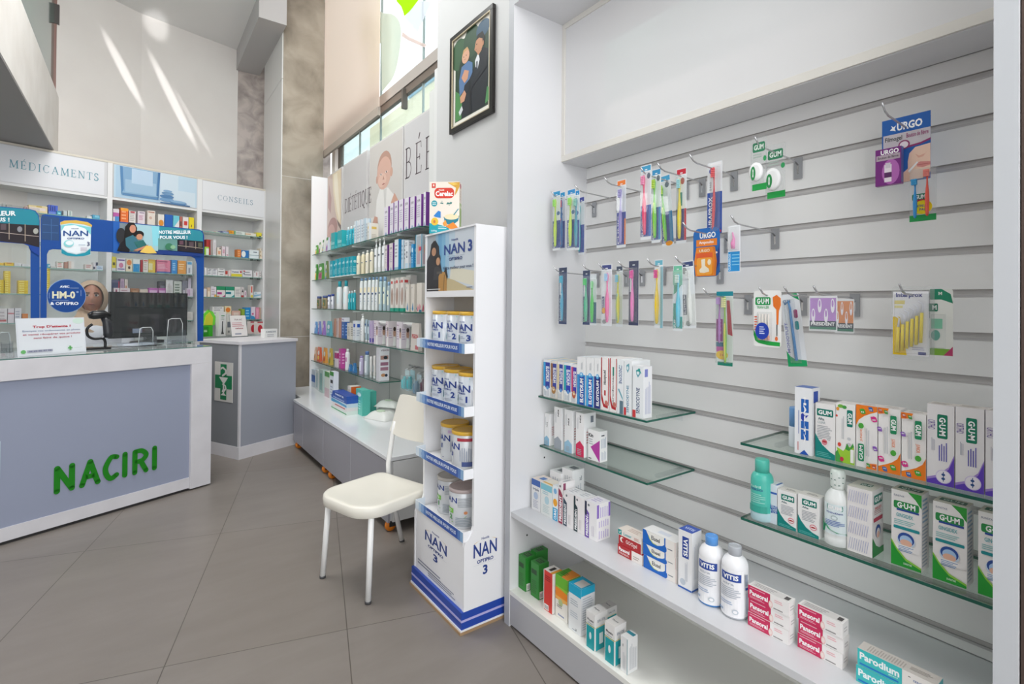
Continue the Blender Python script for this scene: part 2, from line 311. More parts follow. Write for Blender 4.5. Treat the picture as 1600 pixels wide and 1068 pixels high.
m = MB().box(1.66, 1.82, YR, YL, 2.132, 2.80, LAM); m.box(1.652, 1.66, YR, YL, 2.135, 2.165, mat('e6e3dc', .3)); m.box(1.652, 1.66, YR, YL, 2.775, 2.80, mat('e6e3dc', .3)); m.box(1.652, 1.66, YL-.022, YL, 2.165, 2.775, mat('e6e3dc', .3)); m.box(1.656, 1.66, YR, YL-.022, 2.165, 2.775, mat('e4e4e5', .06)); up(m, 'header_panel', .0015)
G0, GP = 2.068, .11654
m = MB(); gr = MB(); prev = 2.132
for k in range(14):
    z = G0-GP*k; m.box(UB, UB+.018, YR, YL, z+.008, prev, mat('f2f2f1', .25)); prev = z-.008
    gr.box(UB+.006, UB+.0155, YR, YL, z-.0068, z+.0068, mat('d2d0ce', .35)); gr.box(UB-.001, UB+.0125, YR, YL, z-.0085, z-.0068, STEEL); gr.box(UB-.0015, UB, YR, YL, z-.0125, z-.0062, mat('c4c2c2', .3, .3)); gr.box(UB-.0005, UB+.0125, YR, YL, z+.0068, z+.0082, mat('aaa7a5', .5))
m.box(UB, UB+.018, YR, YL, .515, prev, mat('f2f2f1', .25)); m.box(UB+.0156, UB+.03, YR, YL, .45, 2.132, mat('cfcfcf', .6))
up(m, 'slat_panel'); up(gr, 'groove_trim')
m = MB().box(UF+.004, UB+.016, YR, YL, .490, .512, mat('d4d5d8', .28)); up(m, 'fixed_shelf', .001)
m = MB().box(UF+.002, UB+.016, YR, YL, .142, .162, mat('f0f0ea', .35)); up(m, 'bottom_deck', .001)
m = MB().box(UF+.003, UF+.02, YR, YL, 0.012, .142, mat('b4b4b8', .35)); up(m, 'toe_board')
m = MB().box(UB, UB+.016, YR, YL, .162, .49, mat('f0f0ea', .45)); up(m, 'lower_back')
for px, pz in ((1.56, .72), (1.62, .38), (1.46, .38)): up(MB().box(px-.003, px+.003, YL-.002, YL, pz, pz+.007, mat('333333', .6)), 'shelf_pin')
# dark door jamb at the far right of the picture
tag(MB().box(UF+.01, 1.858, YR-.075, YR-.038, 0, 3.0, mat('4a3a33', .5)).build('door_jamb'), 'narrow dark brown upright board at the right edge, against the white niche', 'door frame')
def glass_shelf(x0, x1, y0, y1, z, label, edge=None, th=.008):
    o = empty('glass_shelf', ((x0+x1)/2, (y0+y1)/2, z)); tag(o, label, 'shelf', None)
    hx, hy = (x1-x0)/2, (y1-y0)/2; g = MB(); E_ = edge or M_EDGE
    v = [(-hx, -hy, -th), (hx, -hy, -th), (hx, hy, -th), (-hx, hy, -th), (-hx, -hy, 0), (hx, -hy, 0), (hx, hy, 0), (-hx, hy, 0)]
    g.add(v, [(0, 3, 2, 1), (4, 5, 6, 7)], M_GL); g.add(v, [(0, 1, 5, 4), (1, 2, 6, 5), (2, 3, 7, 6), (3, 0, 4, 7)], E_); g.build('pane', o); return o
def brk(o, x, y, d):   # clear moulded bracket under a glass shelf
    b = MB().box(-.0, d, -.009, .009, -.02, -.0085, M_ACR); b.add([(0, 0, -.009), (d, 0, -.009), (d, 0, -.05)], [(0, 1, 2)], M_ACR); b.build('bracket', o, (x, y, 0))
ZA, ZB, ZC, ZD = 1.019, .787, 1.012, .779
for (x0, ya, yb, z, lb) in ((1.52, 1.243, YL-.002, ZA, 'upper left glass shelf in the niche carrying blue and white toothpaste boxes'), (1.53, 1.246, YL-.002, ZB, 'lower left glass shelf in the niche carrying white gum-care boxes'),
                            (1.55, YR+.002, .895, ZC, 'upper right glass shelf in the niche carrying the orange and purple toothpaste boxes'), (1.545, YR+.002, .89, ZD, 'lower right glass shelf in the niche carrying mouthwash bottles and boxes')):
    o = glass_shelf(x0, UB-.002, ya, yb, z, lb); L = (yb-ya)/2; d = .16
    for s in (-1, 1): brk(o, (UB-.002-x0)/2-d, s*(L-.06), d)
# ================================================================ GOODS IN THE NICHE
XP = lambda X: Plane((X, 0), -math.pi/2)
def pbox(name, label, pl, xl, yb, xr, yt, z, d, base, art=(), sd=(), tp=(), group=None, cat='box', gap=.0012, dz=.0004, rough=.38):
    A = pl.at(xl, yb); B = pl.at(xr, yb); T = pl.at(xl, yt)
    if 1.3 < A.x < 1.8 and A.y < 2 and A.y > YL-.004: A.y = YL-.004
    w = math.hypot(B.x-A.x, B.y-A.y)-gap; h = T.z-z-dz
    b = MB(); b.box(0, w, 0, d, 0, h, mat(base, rough)); b.art(front(w, h), art); b.art(side(w, d, h), sd); b.art(topf(w, d, h), tp)
    o = b.build(name, None, (A.x, A.y, z+dz), pl.rz); tag(o, label, cat, group); return o, w, h
GY, GR, BL, TE = '8f959b', '5b6168', '1d3f94', '0f7f79'
LOGO = lambda x0, y0, x1, y1, a, rot, col='0b7a6b', txt='GUM': [('RR', col, x0, y0, x1, y1, .05, a), ('T', 'ffffff', txt, (x0+x1)/2, (y0+y1)/2, *(((x1-x0)*.82, (y1-y0)*.6) if rot == 0 else ((y1-y0)*.82, (x1-x0)*.6)), rot, 2)]
# --- upper left glass shelf
def elgy(c2, body='2438a0', kids=0, top='dfeef5'):
    a = [('R', c2, 0, .28, .95, .93), ('R', body, .3, .25, .95, .93), ('T', 'ffffff', 'ELGYDIUM', .62, .62, .5, .4, -90, 2), ('E', '5d9bd8', .62, .25, .2, .05), ('V', 'b9c3cc', .1, .03, .8, .2, 4)]
    if kids: a += [('R', kids[0], .0, .5, .32, .93), ('E', kids[1], .5, .22, .36, .1), ('E', 'f2dcb8', .5, .25, .2, .05), ('E', '3a2a20', .45, .27, .05, .012), ('E', '3a2a20', .6, .27, .05, .012)]
    return a
P = XP(1.532)
G = 'toothpaste boxes on the upper left glass shelf'
for i, (xl, yb, xr, yt, ar, base, lb) in enumerate((
    (849, 616.9, 859.7, 560.7, elgy('35a5dc'), 'f1f3f4', 'small toothpaste box with sky blue stripe, leftmost on the upper left glass shelf'),
    (860.8, 619.5, 869.8, 562.9, elgy('b88a5a', '2b3c9c', ('9c6a45', 'b08040')), 'e9e4da', 'small toothpaste box with a brown cartoon animal, second from left on the glass shelf'),
    (870.9, 622.3, 879.9, 564, elgy('ead9a8'), 'f1efe9', 'small toothpaste box with cream stripe between the brown animal box and the turquoise one'),
    (881, 624.8, 892.2, 565.5, elgy('2ab0b8', '2438b4'), 'f0f3f3', 'small toothpaste box with turquoise stripe, fourth from left on the upper left glass shelf'),
    (892.8, 627.8, 901.2, 568.5, elgy('c43a6a', '3b32a8', ('c8407a', 'c2603a')), 'eeeeee', 'small toothpaste box with a pink and red cartoon, right before the tall blue boxes'))):
    pbox('toothpaste_box', lb, P, xl, yb, xr, yt, ZA, .12, base, ar, (), [('R', 'efe6d2', 0, 0, 1, 1), ('R', '8fc0df', 0, 0, .25, 1)], G)
def elg2(c1, c2): return [('R', c1, 0, 0, 1, .63), ('R', c2, .3, 0, .82, .6), ('T', 'ffffff', 'ELGYDIUM', .56, .3, .5, .42, 90, 2), ('E', '4aa8e0', .52, .63, .24, .05), ('E', 'bfe2f5', .5, .64, .12, .025), ('V', 'b9bec4', .45, .74, .7, .9, 2)]
for xl, yb, xr, yt, c1, c2, lb in ((901.6, 630.3, 914.7, 556.7, '2f8fd0', '1f45a6', 'first of three tall white and blue toothpaste boxes with mid blue base'),
                              (915.8, 633.7, 927.6, 557.6, '3aa5e0', '1f45b0', 'middle one of three tall white and blue toothpaste boxes with bright sky blue edge'),
                              (928.2, 636.2, 938.3, 558.4, '22307c', '22307c', 'third tall white and blue toothpaste box with dark navy base beside the red swirl box')):
    pbox('toothpaste_box', lb, P, xl, yb, xr, yt, ZA, .11, 'eff0f0', elg2(c1, c2), (), [('R', 'e7ecef', 0, 0, 1, 1)], 'tall blue and white toothpaste boxes')
def paro(rot): return [('R', 'f3efed', 0, 0, 1, 1), ('P', 'b5202a', [(0, 1), (.12, 1), (.14, .3), (.4, .12), (.9, .1), (.9, .04), (.3, .06), (.04, .2), (0, .6)]), ('R', 'c02b31', .9, .1, 1, 1), ('T', '23262b', 'parodontax', .5, .62 if rot < 0 else .42, .5 if rot < 0 else .6, .28, rot, 1), ('R', '12806a' if rot > 0 else 'b5202a', .42, .28 if rot < 0 else .68, .62, .38 if rot < 0 else .84), ('E', 'c9786a', .7, .14, .2, .05)]
pbox('toothpaste_box', 'white toothpaste box with red swirl and downward lettering next to the navy one', P, 939, 638.8, 951.3, 557.9, ZA, .11, 'f3efed', paro(-90), group=G)
pbox('toothpaste_box', 'white toothpaste box with red swirl, green tab and upward lettering', P, 952.5, 641.8, 963.7, 559, ZA, .11, 'f3efed', paro(90), group=G)
def senso(rot, c='1c5f86', y=.5, red=1): return [('R', 'ecf0f2', 0, 0, 1, 1), ('T', c, 'SENSODYNE', .5, y, .5, .34, rot, 1), ('P', '6aa9b8', [(.3, .92), (.7, .96), (.74, .86), (.5, .78), (.34, .84)] if y < .5 else [(.1, .45), (.2, .42), (.9, .25), (.9, .3), (.3, .46)]), ('E', 'e4f1f2', .5, .87, .12, .035)]+([('R', 'cf3b3f', 0, .0, .3, .14)] if red else [('R', '5f7a88', .4, .0, .95, .24)])
pbox('toothpaste_box', 'white toothpaste box with big blue downward lettering and grey foot', P, 964.3, 644.4, 974.4, 560.5, ZA, .11, 'eef1f2', senso(-90, '1d4f8a', .72, 0), group=G)
pbox('toothpaste_box', 'white toothpaste box with pale teal arc, second from the right end of the row', P, 975, 647.7, 986.4, 563, ZA, .11, 'eef1f2', senso(90, '2a7fa0', .3), group=G)
pbox('toothpaste_box', 'white toothpaste box at the right end of the upper left glass shelf, back panel showing', P, 988.4, 650.8, 1005.3, 570.8, ZA, .05, 'f0f1f3', senso(90, '1a3f72', .33)+[('P', '2aa39a', [(.35, .9), (.6, .97), (.85, .86), (.6, .9)])], [('R', '7f86c8', .15, .8, .5, .95), ('V', 'b9bdd8', .2, .08, .85, .72, 5)], [('R', 'e9e9ea', 0, 0, 1, 1)], group=G)
# --- lower left glass shelf
P = XP(1.556)
def kin(col, t, y, house=.3): return [('P', col, [(0.02, .0), (.98, .0), (.98, house*.7), (.5, house), (.02, house*.72)]), ('T', '1a1d22', t, .55, y, .16, .16, -90, 2), ('V', 'c4c8cd', .12, .62, .32, .92, 2), ('L', 'aab0b8', .2, .03, .8, house*.5, 4)]
ks = [('R', 'f1f1f2', 0, 0, 1, 1), ('R', '7f8794', .55, .78, .8, .93), ('L', 'd2a0a0', .2, .3, .8, .6, 5)]
G = 'white gum-care boxes with house shapes'
pbox('dental_gel_box', 'short white box with pale blue house shape, leftmost on the lower left glass shelf', P, 849.4, 692.2, 858.5, 644.2, ZB, .07, 'f2f2f2', kin('8fc0dc', 'KIN', .65), ks, group=G)
pbox('dental_gel_box', 'tall white box with grey house shape on the lower left glass shelf', P, 865.7, 697.8, 877.6, 634.4, ZB, .07, 'f3f3f3', kin('a3abb5', 'KIN', .86), ks, group=G)
pbox('dental_gel_box', 'tall white box with pale blue house shape between the grey and crimson ones', P, 881.7, 704.5, 894, 638.5, ZB, .06, 'f3f3f3', kin('9cc8e2', 'KIN', .72), ks, group=G)
pbox('dental_gel_box', 'tall white box with crimson house shape on the lower left glass shelf', P, 899.5, 710.5, 912.6, 643, ZB, .07, 'f4f3f3', kin('d61c56', 'KIN', .86, .36), ks, group=G)
pbox('dental_gel_box', 'short wide white box with magenta arrow on the lower left glass shelf', XP(1.562), 918.8, 716, 937.3, 669.4, ZB, .045, 'f4f4f4', [('P', 'b93aa2', [(1, .0), (1, .72), (.22, .43)]), ('T', '22262c', 'Kin', .24, .82, .4, .12, 0, 2), ('L', 'b8bcc2', .08, .5, .5, .72, 3), ('R', '4a4f57', .05, .04, .3, .07)], [('V', 'b5bed0', .15, .45, .85, .8, 4), ('V', 'c5cbd8', .15, .06, .85, .38, 5), ('R', '4a4f57', .2, .84, .6, .88)], group=G)
# --- fixed shelf, left group
P = XP(1.468); zF = .512
G = 'denture and toothpaste boxes at the left end of the fixed shelf'
pbox('dental_box', 'white box with royal blue band, leftmost on the thick white shelf', P, 830.5, 791, 844.2, 746, zF, .072, 'ececec', [('R', '3d66b2', 0, .8, 1, 1), ('T', '46506a', 'triple', .5, .68, .7, .1, 0), ('E', 'b7c7e0', .5, .48, .25, .12), ('L', 'b9b9c9', .2, .08, .8, .34, 5)], (), [('R', 'f0e3da', 0, 0, 1, 1), ('R', '4d7ec0', .4, .3, .9, .7)], G)
pbox('dental_box', 'white box with aqua band next to the royal blue banded one', P, 844.9, 797, 862.6, 752.8, zF, .072, 'e8ece9', [('R', '83c9d8', 0, .8, 1, 1), ('L', '9fcbd6', .15, .66, .85, .78, 2), ('E', 'b9d8e2', .55, .5, .2, .13), ('L', 'c5d5d5', .2, .08, .8, .34, 5)], (), [('R', 'ece6d8', 0, 0, 1, 1), ('R', 'e2b24a', .0, .15, .95, .3)], G)
pbox('toothpaste_box', 'narrow box with cyan foot and orange ball beside the maroon one', P, 863.4, 803, 871.8, 757, zF, .07, 'eaeff2', [('R', '2aa6d8', .05, .0, .95, .36), ('T', 'ffffff', 'CURAS', .5, .18, .3, .5, 90, 2), ('E', 'f0a51e', .5, .52, .4, .11), ('E', '7fb5e0', .5, .85, .3, .08)], group=G)
for xl, yb, xr, yt, X, lb in ((859, 797, 876, 733, 1.548, 'left one of two tall white boxes standing behind the maroon box'), (878, 797, 894.5, 729, 1.56, 'right one of two tall white boxes standing behind the maroon box')):
    pbox('dental_box', lb, XP(X), xl, yb, xr, yt, zF, .07, 'efeff0', [('V', 'c9cbd2', .2, .5, .8, .9, 3)], [('T', '7a7f88', 'x3', .7, .8, .2, .1), ('V', 'cfd3da', .2, .3, .8, .7, 3)], [('R', '7d8188', .3, .3, .85, .75)], 'white boxes standing behind the row')
def pres(c, c2=None): return [('P', c, [(.0, .0), (.36, .0), (.36, .68), (.0, .82)]), ('T', 'ffffff', 'PRESIDENT', .19, .35, .6, .2, 90, 2), ('E', '70757c', .32, .9, .08, .035)]+([('P', c2, [(.0, .62), (.16, .58), (.16, .98), (0, .98)])] if c2 else [])
pbox('toothpaste_box', 'maroon striped toothpaste box with upward lettering on the thick white shelf', P, 872.4, 814, 879, 751.5, zF, .07, 'edeaea', [('P', '9c3550', [(0, 0), (1, 0), (1, .7), (.5, .8), (0, .84)]), ('T', 'ffffff', 'PRESIDENT', .5, .36, .62, .6, 90, 2), ('E', '666666', .4, .9, .2, .03)], [('R', '8c4060', .05, .7, .25, .98)], [('R', 'b9bcc0', .3, .2, .8, .8)], G)
for xl, yb, xr, yt, c, c2, lb in ((880, 820, 896, 766, '2b4358', None, 'slate toothpaste box with upward lettering, next to the maroon one'), (896.4, 829, 913.2, 772.4, '263c42', '263c42', 'dark green-black striped toothpaste box between the slate and lilac ones')):
    pbox('toothpaste_box', lb, P, xl, yb, xr, yt, zF, .072, 'eeeaea', pres(c, c2)+[('V', 'd2cdcd', .5, .1, .75, .4, 2)], (), [('R', 'e4e4e6', 0, 0, 1, 1), ('L', 'b5b9c0', .2, .2, .8, .8, 3), ('R', '33404e', 0, .95, 1, 1)], G)
pbox('toothpaste_box', 'lilac toothpaste box with upward lettering at the right end of its group', P, 913.7, 840.8, 932.7, 780, zF, .075, 'f0eeef', pres('7455ae', '2f3550')+[('V', 'd5cfda', .55, .1, .8, .4, 2)], [('R', '8a6cc0', 0, .62, .16, .98), ('R', '8a6cc0', .86, .6, 1, .98), ('V', 'c3b5e0', .2, .62, .84, .94, 4), ('V', 'cbbfe2', .1, .36, .9, .56, 5), ('V', 'cbbfe2', .1, .06, .9, .3, 5)], [('R', 'e6e3ea', 0, 0, 1, 1), ('L', 'b7acd0', .2, .2, .8, .8, 3)], G)
# --- fixed shelf, middle and right groups
def flat(name, lb, X, xl, yb, xr, yt, z, d, base, art, sd=(), tp=(), g=None): return pbox(name, lb, XP(X), xl, yb, xr, yt, z, d, base, art, sd, tp, g)
zz = zF
G = 'flat boxes stacked on the thick white shelf'
W = [('R', 'f2ebe6', .58, 0, 1, 1), ('L', 'b9aaa4', .64, .2, .9, .6, 2)]
_, w1, h1 = flat('dental_gel_box', 'red and white flat box at the bottom of the left flat stack', 1.468, 965.3, 863, 1004, 848.6, zF, .05, 'b3262c', [('R', 'b3262c', 0, 0, .6, 1), ('T', 'ffffff', 'Pansoral', .27, .6, .44, .38, 0, 2), ('L', 'f0d5d5', .06, .12, .5, .32, 2)]+W, [('R', 'e9e4e0', 0, 0, 1, 1)], g=G)
_, w1, h2 = flat('dental_gel_box', 'dark red flat box with pale lettering in the middle of the left flat stack', 1.470, 966.7, 848.4, 1001.8, 834, zF+h1, .045, 'b3262c', [('T', 'f0d9d4', 'GOOgel', .58, .52, .5, .5, 0, 1), ('E', 'f6efe8', .16, .6, .09, .28), ('E', 'b3262c', .2, .6, .06, .2)], [('R', 'e9e4e0', 0, 0, 1, 1)], g=G)
flat('dental_gel_box', 'white flat box with teal tick on top of the left flat stack', 1.470, 965.8, 834.6, 1002.6, 824.6, zF+h1+h2, .05, 'efe6df', [('R', '2d9a96', 0, .1, .16, .95), ('P', 'e8f2f0', [(.04, .5), (.08, .3), (.14, .75), (.12, .8), (.08, .45), (.06, .6)]), ('T', '54aab0', 'Laser', .42, .5, .34, .5), ('L', 'c79a8a', .7, .2, .95, .7, 3)], [('R', 'e6ded6', 0, 0, 1, 1)], [('R', 'eadfd6', 0, 0, 1, 1), ('L', 'c9b0a4', .3, .2, .8, .8, 3)], g=G)
def elus(): return [('R', '1667c4', 0, 0, .7, 1), ('P', 'f1efe9', [(.1+.0, 1), (.66, 1), (.66, .52), (.6, .38), (.45, .24), (.32, .26), (.22, .44), (.17, .7)]), ('P', 'c9d94a', [(.17, .7), (.22, .44), (.32, .26), (.45, .24), (.45, .28), (.33, .31), (.24, .47), (.19, .7)]), ('T', '26292c', 'Elusel', .4, .64, .26, .3, 0, 1), ('R', 'efeae4', .7, 0, 1, 1), ('E', '1667c4', .7, .25, .035, .2), ('L', '7d8288', .76, .3, .95, .45, 1), ('R', 'd0a8a0', .975, 0, .985, 1)]
hh = 0
for yb, yt, dx, dp, lb in ((886, 868.5, 0, 0, 'blue and white flat toothpaste box, bottom of the stack of three beside the upright box'), (868.5, 846.4, -.7, 0, 'blue and white flat toothpaste box in the middle of the stack of three'), (846.4, 824.9, -1.2, 0, 'blue and white flat toothpaste box on top of the stack of three')):
    _, _, h3 = flat('toothpaste_box', lb, 1.468, 1005.6+dx, yb, 1058+dx, yb-21.3, zF+hh, .055, 'efeae4', elus(), [('R', 'ece7e2', 0, 0, 1, 1), ('L', '9b9ea3', .2, .3, .8, .7, 2)], [('R', 'ebeaea', 0, 0, 1, 1), ('R', 'd7dbe6', .35, .3, .7, .7)], 'stacked blue and white flat boxes'); hh += h3+.0004
pbox('toothpaste_box', 'upright white and blue toothpaste box between the flat stack and the mouthwash bottles', XP(1.462), 1059.6, 916, 1081.2, 824.7, zF, .052, 'efeff0', [('R', '22449c', .3, .54, .78, .9), ('T', 'ffffff', 'VITIS', .54, .72, .32, .3, -90, 2), ('V', 'c5c9d2', .5, .15, .7, .5, 3), ('E', 'c3cbd4', .35, .12, .2, .055), ('R', '3768b8', 0, 0, 1, .03)], [('V', 'd2d5dd', .2, .2, .8, .9, 4), ('R', '3768b8', 0, 0, 1, .03)], [('R', '2b50ac', 0, 0, 1, 1), ('T', 'dbe4f5', 'VITIS', .5, .5, .7, .3)])
def bottle(name, lb, X, cx, yb, z, h, r, prof, body, cap, art, capname='cap', group=None, cat='bottle', rough=.35, tilt=0):
    A = onx(cx, yb, X); e = empty(name, (X+r, A.y, z+.0004)); tag(e, lb, cat, group)
    b = MB(); b.lathe([(p[0]*r, p[1]*h)+tuple(p[2:]) for p in prof], body, 32)
    fn = cyl(r, h, (0, 0, 0), math.pi, math.pi); b.art(fn, art, base=.0006, step=.0005, nx=10); b.build('body', e)
    c = MB(); c.lathe([(q[0]*r, q[1]*h) for q in cap[1]], cap[0], 32)
    if len(cap) > 2: c.art(cyl(cap[1][1][0]*r, h, (0, 0, 0), math.pi, math.pi), cap[2], base=.0006)
    c.build(capname, e); return e
BX1, BH1, BX2, BH2 = 1.437, .207, 1.436, .206
BP = [(.93, 0), (1, .012), (1, .70), (.97, .76), (.8, .82), (.55, .86), (.52, .87)]
WB_ = mat('f2f2f4', .25)
def vit(side_=0):
    a = [('R', 'f4f4f6', .1, .03, .9, .7), ('R', '23489e', .3, .54, .82, .655), ('T', 'ffffff', 'VITIS', .56, .6, .38, .07, 0, 2), ('T', 'b0b6bf', 'xtra', .5, .5, .3, .03), ('L', 'b6bcc6', .26, .3, .8, .46, 6), ('L', 'a8b6cf', .26, .2, .7, .26, 2), ('E', 'c3ccd4', .68, .12, .07, .035), ('E', 'f4f4f6', .68, .12, .045, .022), ('R', '9fb0cc', .28, .1, .4, .13)]
    return a
bottle('mouthwash_bottle', 'white mouthwash bottle with sky blue cap and blue foot on the thick shelf', BX1, 1100.5, 930, zF, BH1, .038, [(.93, 0, mat('4a8fd4', .25)), (1, .01, mat('4a8fd4', .25)), (1, .05, mat('4a8fd4', .25)), (1, .052, WB_)]+[p for p in BP[2:]], WB_, (mat('5b9be0', .25), [(.5, .84), (.5, .985), (.47, 1.0), (.36, 1.0), (.35, .99)]), vit())
bottle('mouthwash_bottle', 'white mouthwash bottle with silver grey cap on the thick shelf', BX2, 1137, 950, zF, BH2, .038, [(.93, 0, mat('b9bdc3', .25)), (1, .01, mat('b9bdc3', .25)), (1, .035, mat('b9bdc3', .25)), (1, .037, WB_)]+[p for p in BP[2:]], WB_, (mat('b4b8be', .3), [(.5, .84), (.5, .985), (.47, 1.0), (.36, 1.0), (.35, .99)]), vit()+[('R', '8f98a8', .9, .5, .97, .66), ('R', '23489e', .9, .44, .99, .475), ('V', '8f9fc0', .92, .1, .97, .42, 2)])
pans = [('R', 'cf2e5e', 0, 0, .56, 1), ('T', 'ffffff', 'Pansoral', .27, .5, .46, .36, 0, 2), ('L', 'f3b8c8', .05, .8, .5, .92, 1), ('L', 'f3b8c8', .05, .1, .46, .26, 2), ('R', 'f1eeec', .56, 0, 1, 1), ('E', 'edc3c0', .57, .3, .05, .27), ('E', 'f6e5e0', .57, .3, .035, .18), ('L', 'edb0b8', .66, .55, .9, .8, 2), ('R', '8f8b8b', .64, .1, .86, .17)]
G = 'pink and white gum balm boxes in two stacks'
for s_, (X, xl, yb, xr, nm) in enumerate(((1.455, 1168.7, 975, 1232.5, 'left'), (1.472, 1246.4, 1008.7, 1316.5, 'right'))):
    for k, wd in enumerate(('bottom', 'middle', 'top')):
        P = XP(X+.002*(k % 2)); A = P.at(xl, yb); B = P.at(xr, yb); h = .0385; b = MB(); w_ = A.y-B.y; d_ = .036
        b.box(0, w_, 0, d_, 0, h, mat('f1eeec', .4)); b.art(front(w_, h), pans); b.art(side(w_, d_, h), [('L', 'c9c4c4', .2, .3, .8, .7, 2)])
        if k == 2: b.art(topf(w_, d_, h), [('R', 'dcd8d6', .05, .1, .95, .9), ('L', 'a49f9f', .1, .2, .7, .8, 3), ('R', '5a5656', .84, .25, .95, .75)])
        tag(b.build('gum_balm_box', None, (A.x, A.y-.002*(k == 1), zF+.0004+k*(h+.0006)), P.rz), 'pink and white gum balm box, %s of the %s stack of three' % (wd, nm), 'box', G)
pd = lambda: [('R', '3fbfc0', 0, 0, .585, 1), ('T', 'f4fafa', 'Parodium', .29, .62, .52, .42, 0, 2), ('R', '1f78c8', .03, .1, .54, .2), ('T', 'cdeeee', 'gel', .47, .33, .12, .1), ('R', 'ece7e2', .585, 0, 1, 1), ('T', '4a6ea8', 'SENSITIVE', .83, .64, .22, .12), ('R', '222222', .66, .74, .69, .78)]
for k in range(2):
    X = 1.458; P = XP(X); A = P.at(1340, 1001+0*k); A2 = P.at(1340, 1001); h = .0415; B = P.at(1458, 1060); w_ = .158
    z = zF+.0004+(1-k)*(h+.0006); A = Vector((X, onx(1340, 1002, X).y, 0)); b = MB(); b.box(0, w_, 0, .04, 0, h, mat('ece7e2', .4)); b.art(front(w_, h), pd()); b.art(side(w_, .04, h), [('R', '35b5c0', 0, 0, 1, 1), ('R', '2a6fb5', .0, .0, .15, 1)])
    b.art(topf(w_, .04, h), [('R', 'd2cbc5', 0, 0, 1, 1), ('V', 'b3aaa4', .1, .15, .6, .85, 14), ('L', '9a928c', .65, .3, .95, .7, 3)])
    tag(b.build('gum_gel_box', None, (X, A.y+.003*k, z), P.rz), ('turquoise and white flat gum gel box on top of its pair' if k == 0 else 'turquoise and white flat gum gel box underneath its twin'), 'box', 'turquoise gum gel boxes')
P = XP(1.475); A = onx(1476, 1053, 1.475); b = MB(); b.box(0, .1, 0, .05, 0, .06, mat('ddd5cb', .45)); b.art(front(.1, .06), [('R', '0d6a44', 0, 0, .55, .8), ('T', 'ffffff', 'GUM', .25, .4, .4, .4, 0, 2)]); b.art(topf(.1, .05, .06), [('L', '6a625a', .2, .15, .9, .5, 3), ('T', '2a2a2a', 'EZVADE', .5, .7, .6, .2)])
tag(b.build('dental_box', None, (1.475, A.y, zF+.0004), P.rz), 'cream topped green box at the bottom right corner on the thick shelf', 'box')
# --- upper right glass shelf
P = XP(1.582); G = 'gum toothpaste boxes on the upper right glass shelf'
e = empty('small_bottle', (1.64, onx(1237.5, 700, 1.615).y, ZC+.0004)); tag(e, 'small white bottle with blue cap peeking out behind the tall white and blue box', 'bottle')
MB().lathe([(.018, 0), (.02, .004), (.02, .062), (.017, .066)], mat('e3ebf2', .3), 20).build('body', e); MB().lathe([(.019, .064), (.019, .118), (.017, .122)], mat('6fa3dc', .3), 20).build('cap', e)
pbox('toothpaste_box', 'tall white box with stacked blue lettering tiles, tallest on the upper right glass shelf', XP(1.575), 1241.5, 704, 1269, 603.5, ZC, .05, 'eef0f3', [('R', '1f63b8', .38, .63, .82, .83), ('T', 'ffffff', 'HA', .6, .73, .16, .26, -90, 2), ('P', '2a3fa8', [(.38, .6), (.5, .62), (.6, .58), (.82, .6), (.6, .53), (.5, .49), (.38, .53)]), ('R', '1f63b8', .38, .39, .82, .5), ('T', 'ffffff', 'LI', .6, .445, .08, .26, -90, 2), ('R', '1f63b8', .38, .22, .82, .37), ('T', 'ffffff', 'TA', .6, .295, .11, .26, -90, 2), ('V', '9aa4d0', .2, .3, .3, .7, 1), ('V', 'd89a9a', .15, .05, .28, .2, 1), ('P', '2458b8', [(.3, .0), (.85, .0), (.58, .07)])], [('R', '2a4fae', .2, .78, .75, .95), ('V', 'c0c6d4', .3, .1, .7, .6, 2)], [('R', '4c6fb8', 0, 0, 1, 1)], group=G)
pbox('toothpaste_box', 'white and teal toothpaste box beside the tall lettered one on the upper right glass shelf', P, 1273.8, 711, 1305.6, 628.2, ZC, .045, 'f1efee', LOGO(.08, .77, .9, .9, .4, 0)+[('T', '4a6a72', 'Afta', .3, .715, .32, .05), ('T', 'a9b4b8', 'CLEAR', .32, .65, .4, .045), ('L', 'a6aab0', .1, .34, .85, .6, 9), ('P', '0b857f', [(0, 0), (1, 0), (1, .1), (.75, .14), (.45, .22), (.2, .32), (0, .44)]), ('E', 'f3efee', .48, .3, .17, .075), ('E', 'd98a94', .48, .3, .14, .055), ('E', 'b8323c', .48, .31, .12, .018), ('L', '5fb5ae', .08, .03, .9, .12, 3)], (), [('R', 'e8e4e0', 0, 0, 1, 1)], G)
MONST = lambda x, y, c, r=.11: [('E', c, x, y, r, r*.36), ('E', c, x-r*.7, y+.02, r*.5, r*.14), ('E', c, x+r*.7, y-.02, r*.5, r*.14), ('E', 'ffffff', x-r*.3, y+.01, r*.25, r*.1), ('E', 'ffffff', x+r*.35, y+.01, r*.25, r*.1), ('E', '222222', x-r*.3, y+.01, r*.1, r*.04), ('E', '222222', x+r*.35, y+.01, r*.1, r*.04)]
